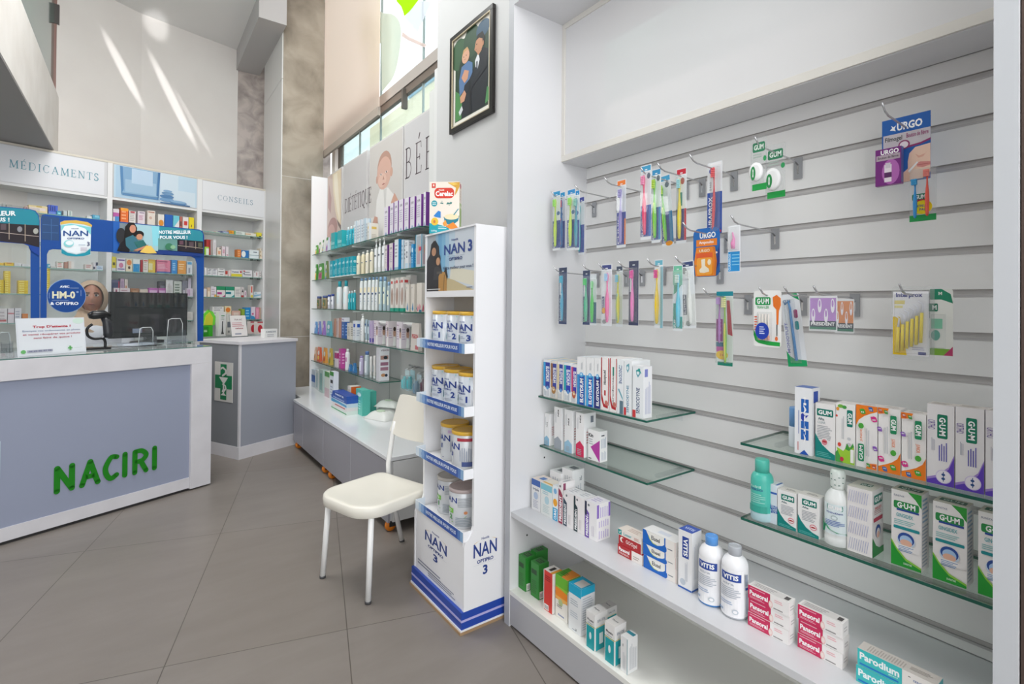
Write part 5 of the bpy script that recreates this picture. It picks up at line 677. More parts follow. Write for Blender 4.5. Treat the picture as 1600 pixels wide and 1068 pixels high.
# seat: rounded plan, dished top, deep apron
def plan(k, inset=0):
    pts = []; x1, y0, y1 = .215-inset, -.045+inset, .40-inset
    for cx, cy, t0, r in ((x1-.13, y0+.13, -90, .13), (x1-.05, y1-.05, 0, .05), (-x1+.05, y1-.05, 90, .05), (-x1+.13, y0+.13, 180, .13)):
        for j in range(9): t = math.radians(t0+j*11.25); pts.append((cx+r*math.cos(t), cy+r*math.sin(t)))
    return pts
rings = [(.004, .400), (0, .403), (-.002, .43), (.0, .448), (.006, .455), (.02, .456), (.05, .452), (.10, .446), (.15, .444)]
b = MB(); N = 36; vs = []
for ins, z in rings: vs += [(x*(1-ins/.215), .178+(y-.178)*(1-ins/.215), z+.006*max(0, (.1-y))) for x, y in plan(0, 0)]
for ins, z in ((.012, .44), (.012, .400)): vs += [(x, y, z) for x, y in plan(0, ins)]
fs = []
for j in range(len(rings)-1): fs += [(j*N+i, j*N+(i+1) % N, (j+1)*N+(i+1) % N, (j+1)*N+i) for i in range(N)]
L_ = len(rings); fs.append(tuple((L_-1)*N+i for i in range(N))); fs += [(L_*N+i, L_*N+(i+1) % N, (L_+1)*N+(i+1) % N, (L_+1)*N+i) for i in range(N)]; fs += [((L_+1)*N+i, (L_+1)*N+(i+1) % N, (i+1) % N, i) for i in range(N)]; fs.append(tuple(L_*N+i for i in range(N-1, -1, -1)))
b.add(vs, fs, CW, True); b.build('seat', ch)
# backrest: slightly curved tapering panel
b = MB(); NX = 14; vs = []; fs = []
for side_ in (0, 1):
    for j in range(7):
        v = j/6; z = .665+.24*v
        for i in range(NX+1):
            x = (-1+2*i/NX)*(.215-.035*v); y = .455+.05*v-.03*(1-(2*i/NX-1)**2)+.03+(.012 if side_ else 0)
            zz = z
            if j == 6: zz = z-.012*abs(2*i/NX-1)**6
            if j == 0: zz = z+.02*abs(2*i/NX-1)**4
            vs.append((x, y-.03, zz))
K = 7*(NX+1)
for s_ in (0, 1):
    for j in range(6):
        for i in range(NX):
            q = (s_*K+j*(NX+1)+i, s_*K+j*(NX+1)+i+1, s_*K+(j+1)*(NX+1)+i+1, s_*K+(j+1)*(NX+1)+i); fs.append(q if s_ == 0 else q[::-1])
for i in range(NX): fs.append((i+1, i, K+i, K+i+1)); a = 6*(NX+1); fs.append((a+i, a+i+1, K+a+i+1, K+a+i))
for j in range(6):
    a, b_ = j*(NX+1), (j+1)*(NX+1); fs.append((a, b_, K+b_, K+a)); fs.append((b_+NX, a+NX, K+a+NX, K+b_+NX))
b.add(vs, fs, CW, False); o = b.build('backrest', ch, bevel=.002)
# ================================================================ BABY SHELVING (window side)
XF, YN, YFAR = 1.637, 3.075, 6.24
u = empty('tall_shelving', (XF, 4.6, .48)); tag(u, 'tall white shelving with baby and dietetic poster panels on the window side', 'shelving')
def sp(mb, name, bevel=0): return mb.build(name, u, (-XF, -4.6, -.48), 0, bevel)
sp(MB().box(1.625, 1.87, YFAR-.012, YFAR+.012, .48, 2.93, mat('ececee', .3)), 'side_panel'); sp(MB().box(1.60, 1.87, 3.07, 3.11, .48, 3.02, mat('dededd', .4)), 'side_panel'); sp(MB().box(1.75, 1.86, 3.112, onx(670.3, 250, 1.75).y, 2.03, 3.03, mat('d9dad8', .4)), 'corner_post')
sp(MB().box(1.862, 1.885, 3.11, YFAR-.012, .48, 2.93, mat('b4b4b2', .4)), 'back_panel')
for y in (3.55, 4.45, 5.35): sp(MB().box(1.8605, 1.862, y-.004, y+.004, .48, 2.0, mat('8f8f8e', .4)), 'back_joint')
PXS = Plane((1.80, 4), R90); zt, zb = 2.95, 2.02
def sign(xl, xr, name, art, base):
    A = PXS.at(xl, 250); B = PXS.at(xr, 250); w = A.y-B.y; b = MB().box(0, w, 0, .05, 0, zt-zb, mat('cfcdcc', .35)); b.art(front(w-.03, zt-zb-.03, 0, .015, .015), [('R', base, 0, 0, 1, 1)]+art, base=.0006)
    o = b.build(name, u); o.location = (1.80-XF, A.y-4.6, zb-.48); o.rotation_euler = (0, 0, R90); return o, w
GLY = {  # thin roman capitals: strokes on a 0..1 height; (points, thick?)
 'B': (.62, [([(.12, 0), (.12, 1)], 1), ([(.0, 0), (.3, 0)], 0), ([(0, 1), (.3, 1)], 0), ([(.12, 1), (.35, 1), (.48, .92), (.5, .78), (.46, .62), (.33, .54), (.12, .53)], 0), ([(.3, .53), (.48, .47), (.57, .3), (.53, .12), (.38, .01), (.12, 0)], 0)]),
 'E': (.58, [([(.12, 0), (.12, 1)], 1), ([(0, 1), (.5, 1), (.52, .8)], 0), ([(0, 0), (.52, 0), (.55, .22)], 0), ([(.12, .52), (.4, .52)], 0), ([(.4, .62), (.4, .42)], 0)]),
 'I': (.3, [([(.15, 0), (.15, 1)], 1), ([(.02, 0), (.28, 0)], 0), ([(.02, 1), (.28, 1)], 0)]),
 'D': (.72, [([(.12, 0), (.12, 1)], 1), ([(0, 1), (.12, 1)], 0), ([(0, 0), (.12, 0)], 0), ([(.12, 1), (.38, .99), (.58, .86), (.66, .6), (.66, .38), (.56, .14), (.36, .01), (.12, 0)], 0)]),
 'T': (.62, [([(.31, 0), (.31, 1)], 1), ([(.18, 0), (.44, 0)], 0), ([(.0, .82), (.02, 1), (.6, 1), (.62, .82)], 0)]),
 'M': (.9, [([(.1, 0), (.14, 1)], 0), ([(.14, 1), (.45, .05)], 1), ([(.45, .05), (.76, 1)], 0), ([(.76, 1), (.8, 0)], 1), ([(0, 0), (.22, 0)], 0), ([(.66, 0), (.92, 0)], 0), ([(.04, 1), (.16, 1)], 0), ([(.74, 1), (.88, 1)], 0)]),
 'C': (.68, [([(.6, .8), (.5, .95), (.34, 1), (.17, .9), (.06, .66), (.05, .36), (.16, .1), (.34, 0), (.5, .05), (.62, .22)], 0), ([(.08, .7), (.055, .5), (.08, .3)], 1), ([(.6, 1), (.6, .78)], 0)]),
 'A': (.74, [([(.08, 0), (.36, 1)], 0), ([(.36, 1), (.66, 0)], 1), ([(.18, .34), (.54, .34)], 0), ([(0, 0), (.2, 0)], 0), ([(.54, 0), (.78, 0)], 0)]),
 'N': (.78, [([(.12, 0), (.12, 1)], 0), ([(.12, 1), (.66, 0)], 1), ([(.66, 0), (.66, 1)], 0), ([(0, 0), (.26, 0)], 0), ([(0, 1), (.12, 1)], 0), ([(.54, 1), (.78, 1)], 0)]),
 'S': (.5, [([(.42, .8), (.4, .95), (.24, 1), (.1, .93), (.06, .77), (.12, .62), (.3, .5), (.42, .38), (.45, .2), (.36, .05), (.2, 0), (.06, .06), (.04, .22)], 1)]),
 'O': (.76, [([(.38, 1), (.18, .9), (.07, .66), (.06, .36), (.18, .09), (.38, 0), (.58, .09), (.7, .36), (.69, .66), (.58, .9), (.38, 1)], 0), ([(.08, .66), (.065, .5), (.08, .34)], 1), ([(.685, .66), (.70, .5), (.685, .34)], 1)]),
 'L': (.56, [([(.12, 0), (.12, 1)], 1), ([(0, 1), (.26, 1)], 0), ([(0, 0), (.5, 0), (.54, .24)], 0)]),
 'Q': (.78, [([(.38, 1), (.18, .9), (.07, .66), (.06, .36), (.18, .09), (.38, 0), (.58, .09), (.7, .36), (.69, .66), (.58, .9), (.38, 1)], 1), ([(.4, 0), (.55, -.16), (.78, -.2)], 1)]),
 'U': (.74, [([(.12, 1), (.12, .3), (.2, .08), (.38, 0), (.56, .08), (.64, .3), (.64, 1)], 0), ([(.12, 1), (.12, .3)], 1), ([(0, 1), (.26, 1)], 0), ([(.54, 1), (.76, 1)], 0)]),
 'R': (.7, [([(.12, 0), (.12, 1)], 1), ([(0, 0), (.26, 0)], 0), ([(0, 1), (.12, 1)], 0), ([(.12, 1), (.38, 1), (.52, .9), (.54, .74), (.48, .58), (.34, .5), (.12, .5)], 0), ([(.34, .5), (.62, 0), (.72, 0)], 1)])}
def roman(mb, fn, s, x, z, H, m, gap=.16, sx=1.0, th=.085, tn=.04):
    """roman lettering with thick and thin strokes and serifs, from x rightwards on a face"""
    for c in s:
        acc = c == 'É'; w, st_ = GLY['E' if acc else c]
        for pts, tk in st_:
            P = smooth(pts, 3) if len(pts) > 5 else pts; stroke(mb, fn, [(x+p[0]*H*sx, z+p[1]*H) for p in P], H*(th if tk else tn), m, .0012, False)
        if acc: stroke(mb, fn, [(x+.28*H*sx, z+1.12*H), (x+.4*H*sx, z+1.3*H)], H*.06, m, .0012, False)
        x += (w+gap)*H*sx
    return x
# bread poster, DIÉTÉTIQUE, baby, BÉBÉ (last letters run behind the end panel)
sign(512, 534.6, 'bread_poster', [('R', 'c9b4aa', 0, 0, 1, 1), ('P', 'e2d2b4', [(.35, 1), (.95, 1), (1, .3), (.8, .34), (.6, .5), (.42, .75)]), ('P', 'f0e6d0', [(.45, .98), (.7, .98), (.9, .5), (.92, .34), (.72, .5), (.52, .75)]), ('E', 'a87e78', .4, .3, .35, .14), ('E', 'c49a92', .3, .24, .28, .12), ('P', '6f5a54', [(.7, .4), (1, .3), (1, .24), (.8, .32)]), ('P', 'b08a84', [(.1, .9), (.3, .7), (.25, .5), (.05, .6)]), ('P', 'd8c4b8', [(.0, .12), (1, .2), (1, 0), (0, 0)])], 'bfa89e')
o, w_ = sign(536.8, 573.4, 'text_poster', [], 'c0bebf')
fnm = lambda x, z, off: (x, -off, z)
LT = mat('6a5f64', .5); LD = mat('54464c', .5)
b = MB(); roman(b, fnm, 'DIÉTÉTIQUE', w_*.09, .40, .145, LT, .10, .80, .11, .065); b.build('lettering', o)
o, w_ = sign(577.5, 629.5, 'baby_poster', [('R', 'c4c0bc', 0, 0, 1, 1), ('P', 'd2cfcb', [(0, 0), (1, 0), (1, .2), (0, .26)]), ('P', 'dcdad7', [(.18, .1), (.24, .42), (.34, .52), (.6, .5), (.78, .4), (.84, .12), (.6, .04), (.3, .04)]), ('P', 'c9c7c4', [(.46, .5), (.52, .2), (.56, .5)]), ('E', 'b08a7a', .48, .72, .225, .165), ('E', 'cda595', .47, .665, .225, .165), ('E', 'c49a88', .70, .64, .04, .045), ('E', 'bf9484', .245, .63, .03, .04), ('E', 'd6b2a2', .42, .60, .13, .07), ('E', 'e9e4e0', .38, .665, .035, .010), ('E', 'e9e4e0', .55, .665, .035, .010), ('E', '4a3a36', .38, .665, .018, .010), ('E', '4a3a36', .55, .665, .018, .010), ('P', 'b58878', [(.43, .60), (.49, .60), (.46, .64)]), ('P', 'ac6c64', [(.41, .555), (.46, .565), (.52, .555), (.46, .545)]), ('P', 'c0917e', [(.14, 0), (.1, .18), (.18, .26), (.28, .24), (.3, .1), (.28, 0)]), ('P', 'c59783', [(.72, .2), (.7, .34), (.8, .42), (.9, .34), (.92, .14), (.8, .12)])], 'c6c3c0')
o, w_ = sign(631.6, 689, 'text_poster', [], 'c2c1c2'); b = MB(); yy0 = PXS.at(631.6, 250).y; yB = lambda q: yy0-PXS.at(q, 250).y; sxb = (yB(642.5)-yB(633.6))/(.57*.245)
for c_, q in (('B', 633.6), ('É', 649.3), ('B', 664.8)): roman(b, fnm, c_, yB(q), .47, .245, LD, .2, sxb, .07, .035)
b.build('lettering', o)
SZ = (2.008, 1.712, 1.384, 1.096, .785)
for k, z in enumerate(SZ):
    y0 = (3.385, 3.30, 3.30, 3.30, 4.13)[k]
    o = empty('glass_shelf', (1.73, (y0+YFAR)/2, z)); tag(o, '%s glass shelf of the window-side shelving' % ('topmost', 'second from top', 'third from top', 'fourth from top', 'shorter lowest')[k], 'shelf', None)
    hy = (YFAR-.014-y0)/2; hx = .127; th = .008; g = MB(); v = [(-hx+.035, -hy, -th), (hx, -hy, -th), (hx, hy, -th), (-hx+.035, hy, -th), (-hx+.035, -hy, 0), (hx, -hy, 0), (hx, hy, 0), (-hx+.035, hy, 0)]
    g.add(v, [(0, 3, 2, 1), (4, 5, 6, 7)], M_GL); g.add(v, [(0, 1, 5, 4), (1, 2, 6, 5), (2, 3, 7, 6), (3, 0, 4, 7)], M_EDGE); g.build('pane', o)
    for yy in (y0+.45, (y0+YFAR)/2+.1, YFAR-.55): q = MB().box(-.07, .127, -.01, .01, -.022, -.0085, mat('c6c8c8', .3)); q.build('bracket', o, (0, yy-(y0+YFAR)/2, 0))
# base cabinet on castors
CX = 1.275; u2 = empty('base_cabinet', (CX, 4.65, 0)); tag(u2, 'long low grey cabinet on orange castors with white glossy top under the window-side shelving', 'cabinet')
def cp(mb, name, par=None, bevel=0): return mb.build(name, u2, (-CX, -4.65, 0), 0, bevel)
GYD = mat('9c9ba3', .4); cp(MB().prism([(CX, 3.057), (1.855, 3.057), (1.855, 6.24), (1.36, 6.24), (1.36, 5.52), (CX, 5.48)], 'z', .455, .48, mat('e6e8ea', .12)), 'worktop', bevel=.002)
cp(MB().box(CX+.02, 1.85, 3.075, 5.48, .075, .455, mat('d2d3d3', .4)), 'carcass'); cp(MB().box(1.38, 1.85, 5.48, 6.22, .075, .455, mat('b9b9bd', .4)), 'far_carcass'); ys = [3.062]+[onx(px_, 700, CX).y for px_ in (546.7, 504, 472, 461)]; ys[-1] = 5.48
for a, c in zip(ys[:-1], ys[1:]): cp(MB().box(CX+.004, CX+.02, a+.004, c-.004, .07, .45, GYD), 'door', bevel=.001)
for a in ys[1:-1]: cp(MB().box(CX+.006, CX+.019, a-.0035, a+.0035, .07, .452, mat('d9dadc', .4)), 'door_gap_strip')
cp(MB().box(CX+.035, 1.88, 3.059, 3.0755, .20, .45, mat('dcdddc', .4)), 'end_panel'); cp(MB().box(CX+.035, 1.88, 3.061, 3.0755, .07, .195, mat('d4d5d4', .4)), 'end_panel')
def castor(x, y):
    b = MB(); b.lathe([(.012, -.012), (.033, -.012), (.036, -.006), (.036, .006), (.033, .012), (.012, .012)], mat('e08020', .4), 20, (x-CX, y-4.65, .036), axis='y'); w_ = b.build('castor', u2)
    MB().box(x-CX-.012, x-CX+.03, y-4.65-.018, y-4.65-.013, .03, .075, mat('2a2a2c', .4)).box(x-CX-.012, x-CX+.03, y-4.65+.013, y-4.65+.018, .03, .075, mat('2a2a2c', .4)).box(x-CX-.015, x-CX+.035, y-4.65-.02, y-4.65+.02, .068, .075, mat('3a3a3c', .4)).build('fork', w_)
for x, y in ((1.315, 3.11), (1.315, onx(517, 740, 1.3).y), (1.315, onx(507, 730, 1.3).y), (1.82, 3.12), (1.315, 5.4), (1.8, 5.9)): castor(x, y)
# goods on the shelves
SN = ('topmost', 'second', 'third', 'fourth', 'lowest')
XI = 1.668; PS = XP(XI)
CN = {'t': 'teal', 'w': 'white'}
def item(k, xl, xr, yt, kind, base, art=(), label='', group=None, sd=(), d=.09, name=None, X=XI, cat=None):
    z = SZ[k]; P = XP(X); A = P.at(xl, 450); B = P.at(xr, 450); A.y = min(A.y, YFAR-.02); T = P.at((xl+xr)/2, yt); h = T.z-z-.0006; dist = (A-CAM).dot(cf)
    if kind in ('bot', 'pump', 'tube', 'jar'): w = (xr-xl)*dist/FPX*.97; ym = (A.y+B.y)/2; A.y = ym+w/2; w = min(w, .12)
    elif kind == 'pouch': w = max(A.y-XP(X+.035).at(xr, 450).y, .05)-.002
    elif not sd: w = A.y-XP(X+d).at(xr, 450).y-.002; sd = [q for q in art if q[0] != 'T']
    else: w = A.y-B.y-.002
    if w < .03: w = max(A.y-B.y-.002, .02)*.6; d = min(d, .05)
    cat = cat or {'box': 'box', 'pouch': 'pouch', 'bot': 'bottle', 'pump': 'bottle', 'tube': 'tube', 'jar': 'jar'}[kind]; name = name or {'box': 'care_box', 'pouch': 'food_pouch', 'bot': 'lotion_bottle', 'pump': 'lotion_bottle', 'tube': 'cream_tube', 'jar': 'food_jar'}[kind]
    m = mat(base, .35); b = MB()
    if kind == 'box':
        b.box(0, w, 0, d, 0, h, m); b.art(front(w, h), art); b.art(side(w, d, h), sd); o = b.build(name, None, (A.x, A.y-.001, z+.0006), R90)
    elif kind == 'pouch':
        b.add([(0, 0, 0), (w, 0, 0), (w, .034, 0), (0, .034, 0), (.002, .010, h), (w-.002, .010, h), (w-.002, .024, h), (.002, .024, h)], [(0, 1, 5, 4), (3, 7, 6, 2), (0, 4, 7, 3), (1, 2, 6, 5), (4, 5, 6, 7), (0, 3, 2, 1)], m)
        b.art(lambda uu, vv, o: (uu*w, .010*vv-o, vv*h), art); o = b.build(name, None, (A.x, A.y-.001, z+.0006), R90)
    else:
        r = w/2*.97; e = empty(name, (X+r, A.y-.001-w/2, z+.0006), R90)
        caph = art[-1] if art and isinstance(art[-1], dict) else {}; art = [q for q in art if not isinstance(q, dict)]; ch_ = caph.get('h', .12)*h; cm = mat(caph.get('c', 'f2f2f4'), .3); bh = h-ch_
        if kind == 'tube': b.lathe([(r*.95, ch_), (r, ch_+.01), (r, h*.8), (r*.98, h*.97), (r*.9, h)], m, 16, sy=.7); MB().lathe([(r*.85, 0), (r*.9, ch_)], cm, 16, sy=.7).build('cap', e)
        else:
            b.lathe([(r*.92, 0), (r, .006), (r, bh*.86), (r*.9, bh*.95), (r*caph.get('n', .6), bh)], m, 20)
            if kind == 'pump': MB().lathe([(r*.5, bh-.001), (r*.5, bh+ch_*.4), (r*.2, bh+ch_*.45), (r*.2, bh+ch_*.85), (r*.45, bh+ch_*.86), (r*.45, h)], cm, 14).tube([(0, 0, h-.006), (-r*.9, -r*.4, h-.012)], .004, cm, 6).build('pump', e)
            else: MB().lathe([(r*caph.get('n', .6), bh-.001), (r*caph.get('n', .6), h-.004), (r*caph.get('n', .6)*.85, h)], cm, 18).build('cap', e)
        b.art(cyl(r, h, (0, 0, 0), math.pi), art, base=.0006, step=.0003, nx=6); o = b.build('body', e); o = e
    tag(o, label, cat, group); return o
ORD = ('leftmost', 'second from the left', 'third from the left', 'fourth from the left', 'fifth from the left', 'sixth from the left', 'seventh from the left', 'eighth from the left')
def row(k, xs, tops, kind, bases, artf, what, group, **kw):
    pr = isinstance(xs[0], tuple); n = len(xs) if pr else len(xs)-1
    for i in range(n):
        xl, xr = xs[i] if pr else (xs[i], xs[i+1])
        item(k, xl, xr, tops[i] if isinstance(tops, (list, tuple)) else tops, kind, bases[i % len(bases)], artf(i) if callable(artf) else artf, '%s, %s of its run, %s shelf' % (what, ORD[i], SN[k]), group, **kw)
fruit = lambda i: [('R', ('e8d05a', 'b46a8a', '7aa0d0', 'c8a0c8')[i % 4], .05, 0, .95, .45), ('R', '3a8a3a', 0, .8, 1, 1), ('E', 'f2f2ee', .5, .68, .36, .12), ('E', ('e8a030', 'a03a6a', 'f0d040', '8a5ab0')[i % 4], .5, .25, .3, .14)]
teal = [('R', '20b0b4', 0, 0, 1, 1), ('T', 'bfeef0', 'Bio', .5, .62, .7, .14), ('L', '7fd8da', .15, .2, .85, .45, 4)]
row(0, [491.5, 497.2, 502.3, 508, 516], (382.5, 378, 374, 370), 'pouch', ('6aa84a', 'e2e6da', 'd8dcd8', 'cfd4e0'), fruit, 'green topped fruit pouch', 'fruit pouches on the top shelf')
row(0, [516.4, 526.4, 538], (363, 359.5), 'box', ('1fa6ae',), lambda i: [('T', 'bfeef0', 'Biolane', .5, .42, .85, .22), ('L', '7fd0d4', .1, .1, .9, .24, 2)], 'big teal carton', 'teal cartons on the top shelf')
row(0, [538.3, 543, 547.6, 552.3], (355, 353.5, 352), 'bot', ('1fa0b4',), [('L', 'bfeef0', .1, .3, .9, .6, 3), {'c': 'e8f0f2', 'h': .14, 'n': .5}], 'small teal bottle with pale cap', 'small teal bottles on the top shelf')
row(0, [552.6, 559.2, 566, 572.6], (345, 343, 341), 'box', ('d4dde2', 'dfe5ea', 'c8d4dc'), lambda i: [('R', '8fb4cc', .8, 0, 1, 1), ('L', 'b0bcc6', .1, .2, .7, .8, 5)], 'grey and white slim carton', 'slim pale cartons on the top shelf')
item(0, 573, 590.5, 345.5, 'box', 'e2ddd2', [('R', 'dfe3e6', 0, 0, .25, 1), ('R', 'd8b860', .3, .66, .8, .8), ('T', '6a6a5a', 'Bébé Lait', .58, .5, .55, .1), ('L', 'b5b0a4', .3, .1, .9, .4, 4)], 'cream carton with yellow band, between the slim pale and violet ones', None)
pv = lambda i: [('T', '4a3f5a', 'SVR', .5, .82, .6, .08), ('L', 'b0a8bc', .15, .3, .8, .7, 6), ('P', '8fa0c0', [(.1, 0), (.9, 0), (.5, .14)])]
row(0, [(599, 605.5), (608, 613.5), (614.8, 620.5), (622, 628.8), (630.5, 637.5), (639.7, 646.5), (649.5, 657)], (323.5, 318, 314.5, 312, 309.5, 308, 304.5), 'box', ('dcd6e0',), pv, 'white carton with violet side', 'white and violet cartons on the top shelf', sd=[('R', '7a3a98', 0, 0, 1, 1)], d=.07)
item(0, 660.5, 664.2, 300.5, 'box', 'e2e2e8', pv(0), 'white carton with deep violet edge, last on the top shelf before the stand', None, [('R', '6a2a8a', 0, 0, 1, 1)])
row(1, [488.6, 496.8, 507.5, 514.5], (412.7, 411, 407), 'pouch', ('4a8f3a', '5a9a4a', '7a8a5a'), fruit, 'green fruit pouch', 'fruit pouches on the second shelf')
row(1, [515, 523, 529, 535, 541, 546.8, 552.5], (407, 404.5, 403, 402, 401, 400), 'box', ('20a4b8',), lambda i: [('R', 'e8eef0', 0, 0, 1, .08), ('L', '9fe0e8', .15, .2, .85, .5, 4), ('E', 'bfe8ee', .5, .74, .3, .07)], 'teal carton with white foot', 'teal cartons on the second shelf')
row(1, [553.3, 560.5, 567.5, 574, 581], (395.5, 393.5, 391, 389), 'bot', ('e6dfc8', 'e2d8b8', 'e8e2d0'), [('V', 'd0a848', .1, 0, .45, .9, 1), ('R', '4a5a7a', .5, .5, .8, .54), {'c': 'e0e0dc', 'h': .1, 'n': .55}], 'cream and gold bottle', 'cream and gold bottles on the second shelf')
row(1, [582, 587.4, 593.4, 600], (375.7, 373.3, 371.3), 'pump', ('dde0e0',), [('R', 'e9ecee', .1, .16, .9, .75), ('R', '54606c', .2, .5, .8, .55), {'c': 'f2f3f4', 'h': .24}], 'white pump bottle', 'white pump bottles on the second shelf')
item(1, 600.4, 604.5, 383, 'box', 'ded6d4', pv(0), 'white carton with purple side next to the pump bottles', 'purple sided cartons on the second shelf', [('R', '6f3a8a', 0, 0, 1, 1)])
item(1, 607.6, 613.2, 380, 'box', 'ded6d4', pv(0), 'white carton with purple side, right one of two on the second shelf', 'purple sided cartons on the second shelf', [('R', '6f3a8a', 0, 0, 1, 1)])
item(1, 615.8, 622, 374, 'box', 'dfe6ea', [('R', '8fb8cc', 0, 0, 1, .1), ('L', 'a0a8b0', .15, .4, .85, .85, 4)], 'tall white carton with bright blue side on the second shelf', None, [('R', '2a8fc8', 0, 0, 1, 1)])
item(1, 626.8, 631.8, 374, 'box', 'dfe6ec', [('R', '6fb4d8', .7, 0, 1, 1), ('L', 'a0a8b0', .1, .3, .6, .85, 4)], 'slim white carton with pale blue edge on the second shelf', None)
item(1, 632.2, 641.5, 375, 'box', 'e0e4e8', [('L', '8a94a0', .15, .8, .85, .94, 2), ('E', '2a3a5a', .55, .5, .22, .12), ('E', 'e0e4e8', .6, .5, .14, .07), ('R', 'bcd4e4', .1, .0, .9, .2)], 'white carton with navy ring picture on the second shelf', None)
item(1, 642, 648, 381, 'box', '2a90cc', [('E', 'cfe6f4', .5, .75, .3, .1), ('L', '8fc8ea', .2, .2, .8, .6, 4)], 'bright blue carton on the second shelf beside the doll box', None)
item(1, 648.6, 664, 365.5, 'box', 'c8ccd2', [('R', '3aa0c0', 0, .0, .12, 1), ('RR', 'a8b0b8', .25, .4, .92, .95, .1, .5), ('E', 'c8a090', .58, .55, .2, .14), ('R', 'c8405a', .6, .5, 1, .62), ('R', 'b8a0a8', .3, .1, .8, .42)], 'clear fronted gift box at the right end of the second shelf', None)
row(2, [491.7, 499.3, 509], (462.5, 461.5), 'jar', ('8a7a6a', '9a8a6a'), [('R', '5a6a4a', .1, .2, .9, .7), ('E', 'e0a040', .5, .35, .25, .16), {'c': '4a5a8a', 'h': .18, 'n': .96}], 'small food jar with dark lid', 'small jars on the third shelf')
row(2, [509.6, 515, 520.4], (460, 459), 'jar', ('c4c6d0',), [('R', 'eceef4', .1, .3, .9, .8), ('R', '3a4a7a', .3, .5, .7, .62), {'c': '3a4f9a', 'h': .14, 'n': .96}], 'white jar with navy lid', 'white jars on the third shelf')
row(2, [521.2, 531.3, 541.3], (439, 438), 'bot', ('e6e9ea',), [('R', 'd8e8ea', .2, .2, .8, .6), {'c': '2aa8b8', 'h': .2, 'n': .55}], 'white bottle with tall teal cap', 'teal capped bottles on the third shelf')
row(2, [541.8, 546, 550, 554], (455, 454, 453), 'bot', ('20a0ae',), [('R', 'd0f0f2', .3, .4, .7, .6), {'c': 'e4ecee', 'h': .12, 'n': .5}], 'short teal bottle', 'short teal bottles on the third shelf')
row(2, [559, 565.5, 571.8, 578, 584, 588.8], (434.7, 434, 433, 432.8, 432.5), 'bot', ('e8eced',), [('R', 'f0e6c8', .1, .55, .9, .7), ('R', '3a4f7a', .25, .48, .8, .53), ('L', 'bcc8d4', .2, .15, .8, .4, 3), {'c': '7a9cc0', 'h': .08, 'n': .7}], 'tall white bottle with grey-blue cap', 'tall white bottles on the third shelf')
row(2, [589, 595.5, 602, 608.3], (432.5, 432, 440), 'bot', ('b4ccd4', 'b0c8d0', 'a8bcc4'), [('R', 'e8ecd8', .2, .2, .8, .7), ('R', '3a5a8a', .3, .5, .7, .56), {'c': '8fb4d8', 'h': .13, 'n': .8}], 'clear blue bottle with pale blue cap', 'clear blue bottles on the third shelf')
luc = lambda i: [('R', 'c8484a', .2, .84, .8, .92), ('E', 'b09488', .58, .45, .3, .26), ('P', '8a6a5c', [(.45, .2), (.62, .18), (.7, .7), (.55, .68)]), ('R', '18a088', 0, 0, 1, .1)]
row(2, [610, 617.6, 625.6, 633.4], (435, 433.5, 432.5), 'box', ('e6e0da',), luc, 'white carton, red lettering, green foot', 'red lettered feeding cartons on the third shelf')
item(2, 634, 647.2, 429.5, 'box', 'e4dedb', [('T', 'c03a44', 'Luc', .5, .84, .6, .1, 0, 2)], 'wide white red-lettered carton standing behind the cream ones', None, X=1.745, d=.06)
row(2, [634, 642.3, 651], (444, 443.5), 'box', ('e2dbd2', 'dfd8ce'), [('P', '2a7fb0', [(.3, .1), (.6, .02), (.8, .1), (.55, .34)]), ('T', '6a7a8a', 'Luc', .3, .88, .3, .05)], 'cream carton with blue drop', 'cream cartons on the third shelf', d=.065)
item(2, 651.3, 664.2, 441.5, 'box', 'e0d9cf', [('P', 'd0607a', [(.1, .04), (.3, .02), (.4, .14), (.25, .3)]), ('P', 'c87a8a', [(.5, .04), (.7, .02), (.8, .2), (.6, .3)]), ('R', '2a6a8a', .5, 0, 1, .08)], 'cream carton with pink drops at the right end of the third shelf', None, d=.065)
nap = lambda i: [('R', ('5a8ac8', '8a5ab0', 'a05ab8', '4aa0b4')[i % 4], 0, .0, 1, .8), ('E', 'dfe4ee', .5, .6, .35, .16), ('L', 'cfd8ec', .2, .15, .8, .4, 3)]
row(3, [490, 497, 503.6, 510.6, 521], (502.5, 502, 501.5, 501.5), 'pouch', ('6a9ad0', '7a8ac8', '9a7ac4', '6ab0c0'), nap, 'blue and violet pouch', 'blue and violet pouches on the fourth shelf')
row(3, [522.2, 526, 530, 534], (497.5, 497, 496.5), 'box', ('b8907c', 'd0c4c0', 'c09488'), lambda i: [('V', ('c85a4a', '8a3a5a', 'd8a070')[i], .2, .1, .8, .9, 2)], 'thin brown and white carton', 'thin cartons on the fourth shelf')
item(3, 534.3, 542.4, 496, 'box', '3a64a8', [('R', 'e4e4ee', 0, .8, 1, 1), ('T', '6a4a9a', 'NUK', .5, .9, .6, .08, 0, 2), ('L', '8fb0e0', .2, .1, .8, .7, 4)], 'blue carton with white top band on the fourth shelf', None)
item(3, 543, 551, 504.5, 'box', 'd8d4cc', [('L', '9a9890', .15, .2, .85, .8, 5)], 'grey-white short carton on the fourth shelf', None)
item(3, 551.7, 560, 501, 'box', 'e0e4ea', [('R', '2a5ab8', .25, .66, .8, .84), ('L', 'b0b8c8', .2, .2, .8, .55, 3)], 'white carton with blue square on the fourth shelf', None)
item(3, 561, 567.8, 490, 'pump', 'e6e7e8', [('L', 'c4c8cc', .2, .2, .8, .6, 4), {'c': 'f0f0f0', 'h': .16}], 'tall white pump bottle on the fourth shelf', None)
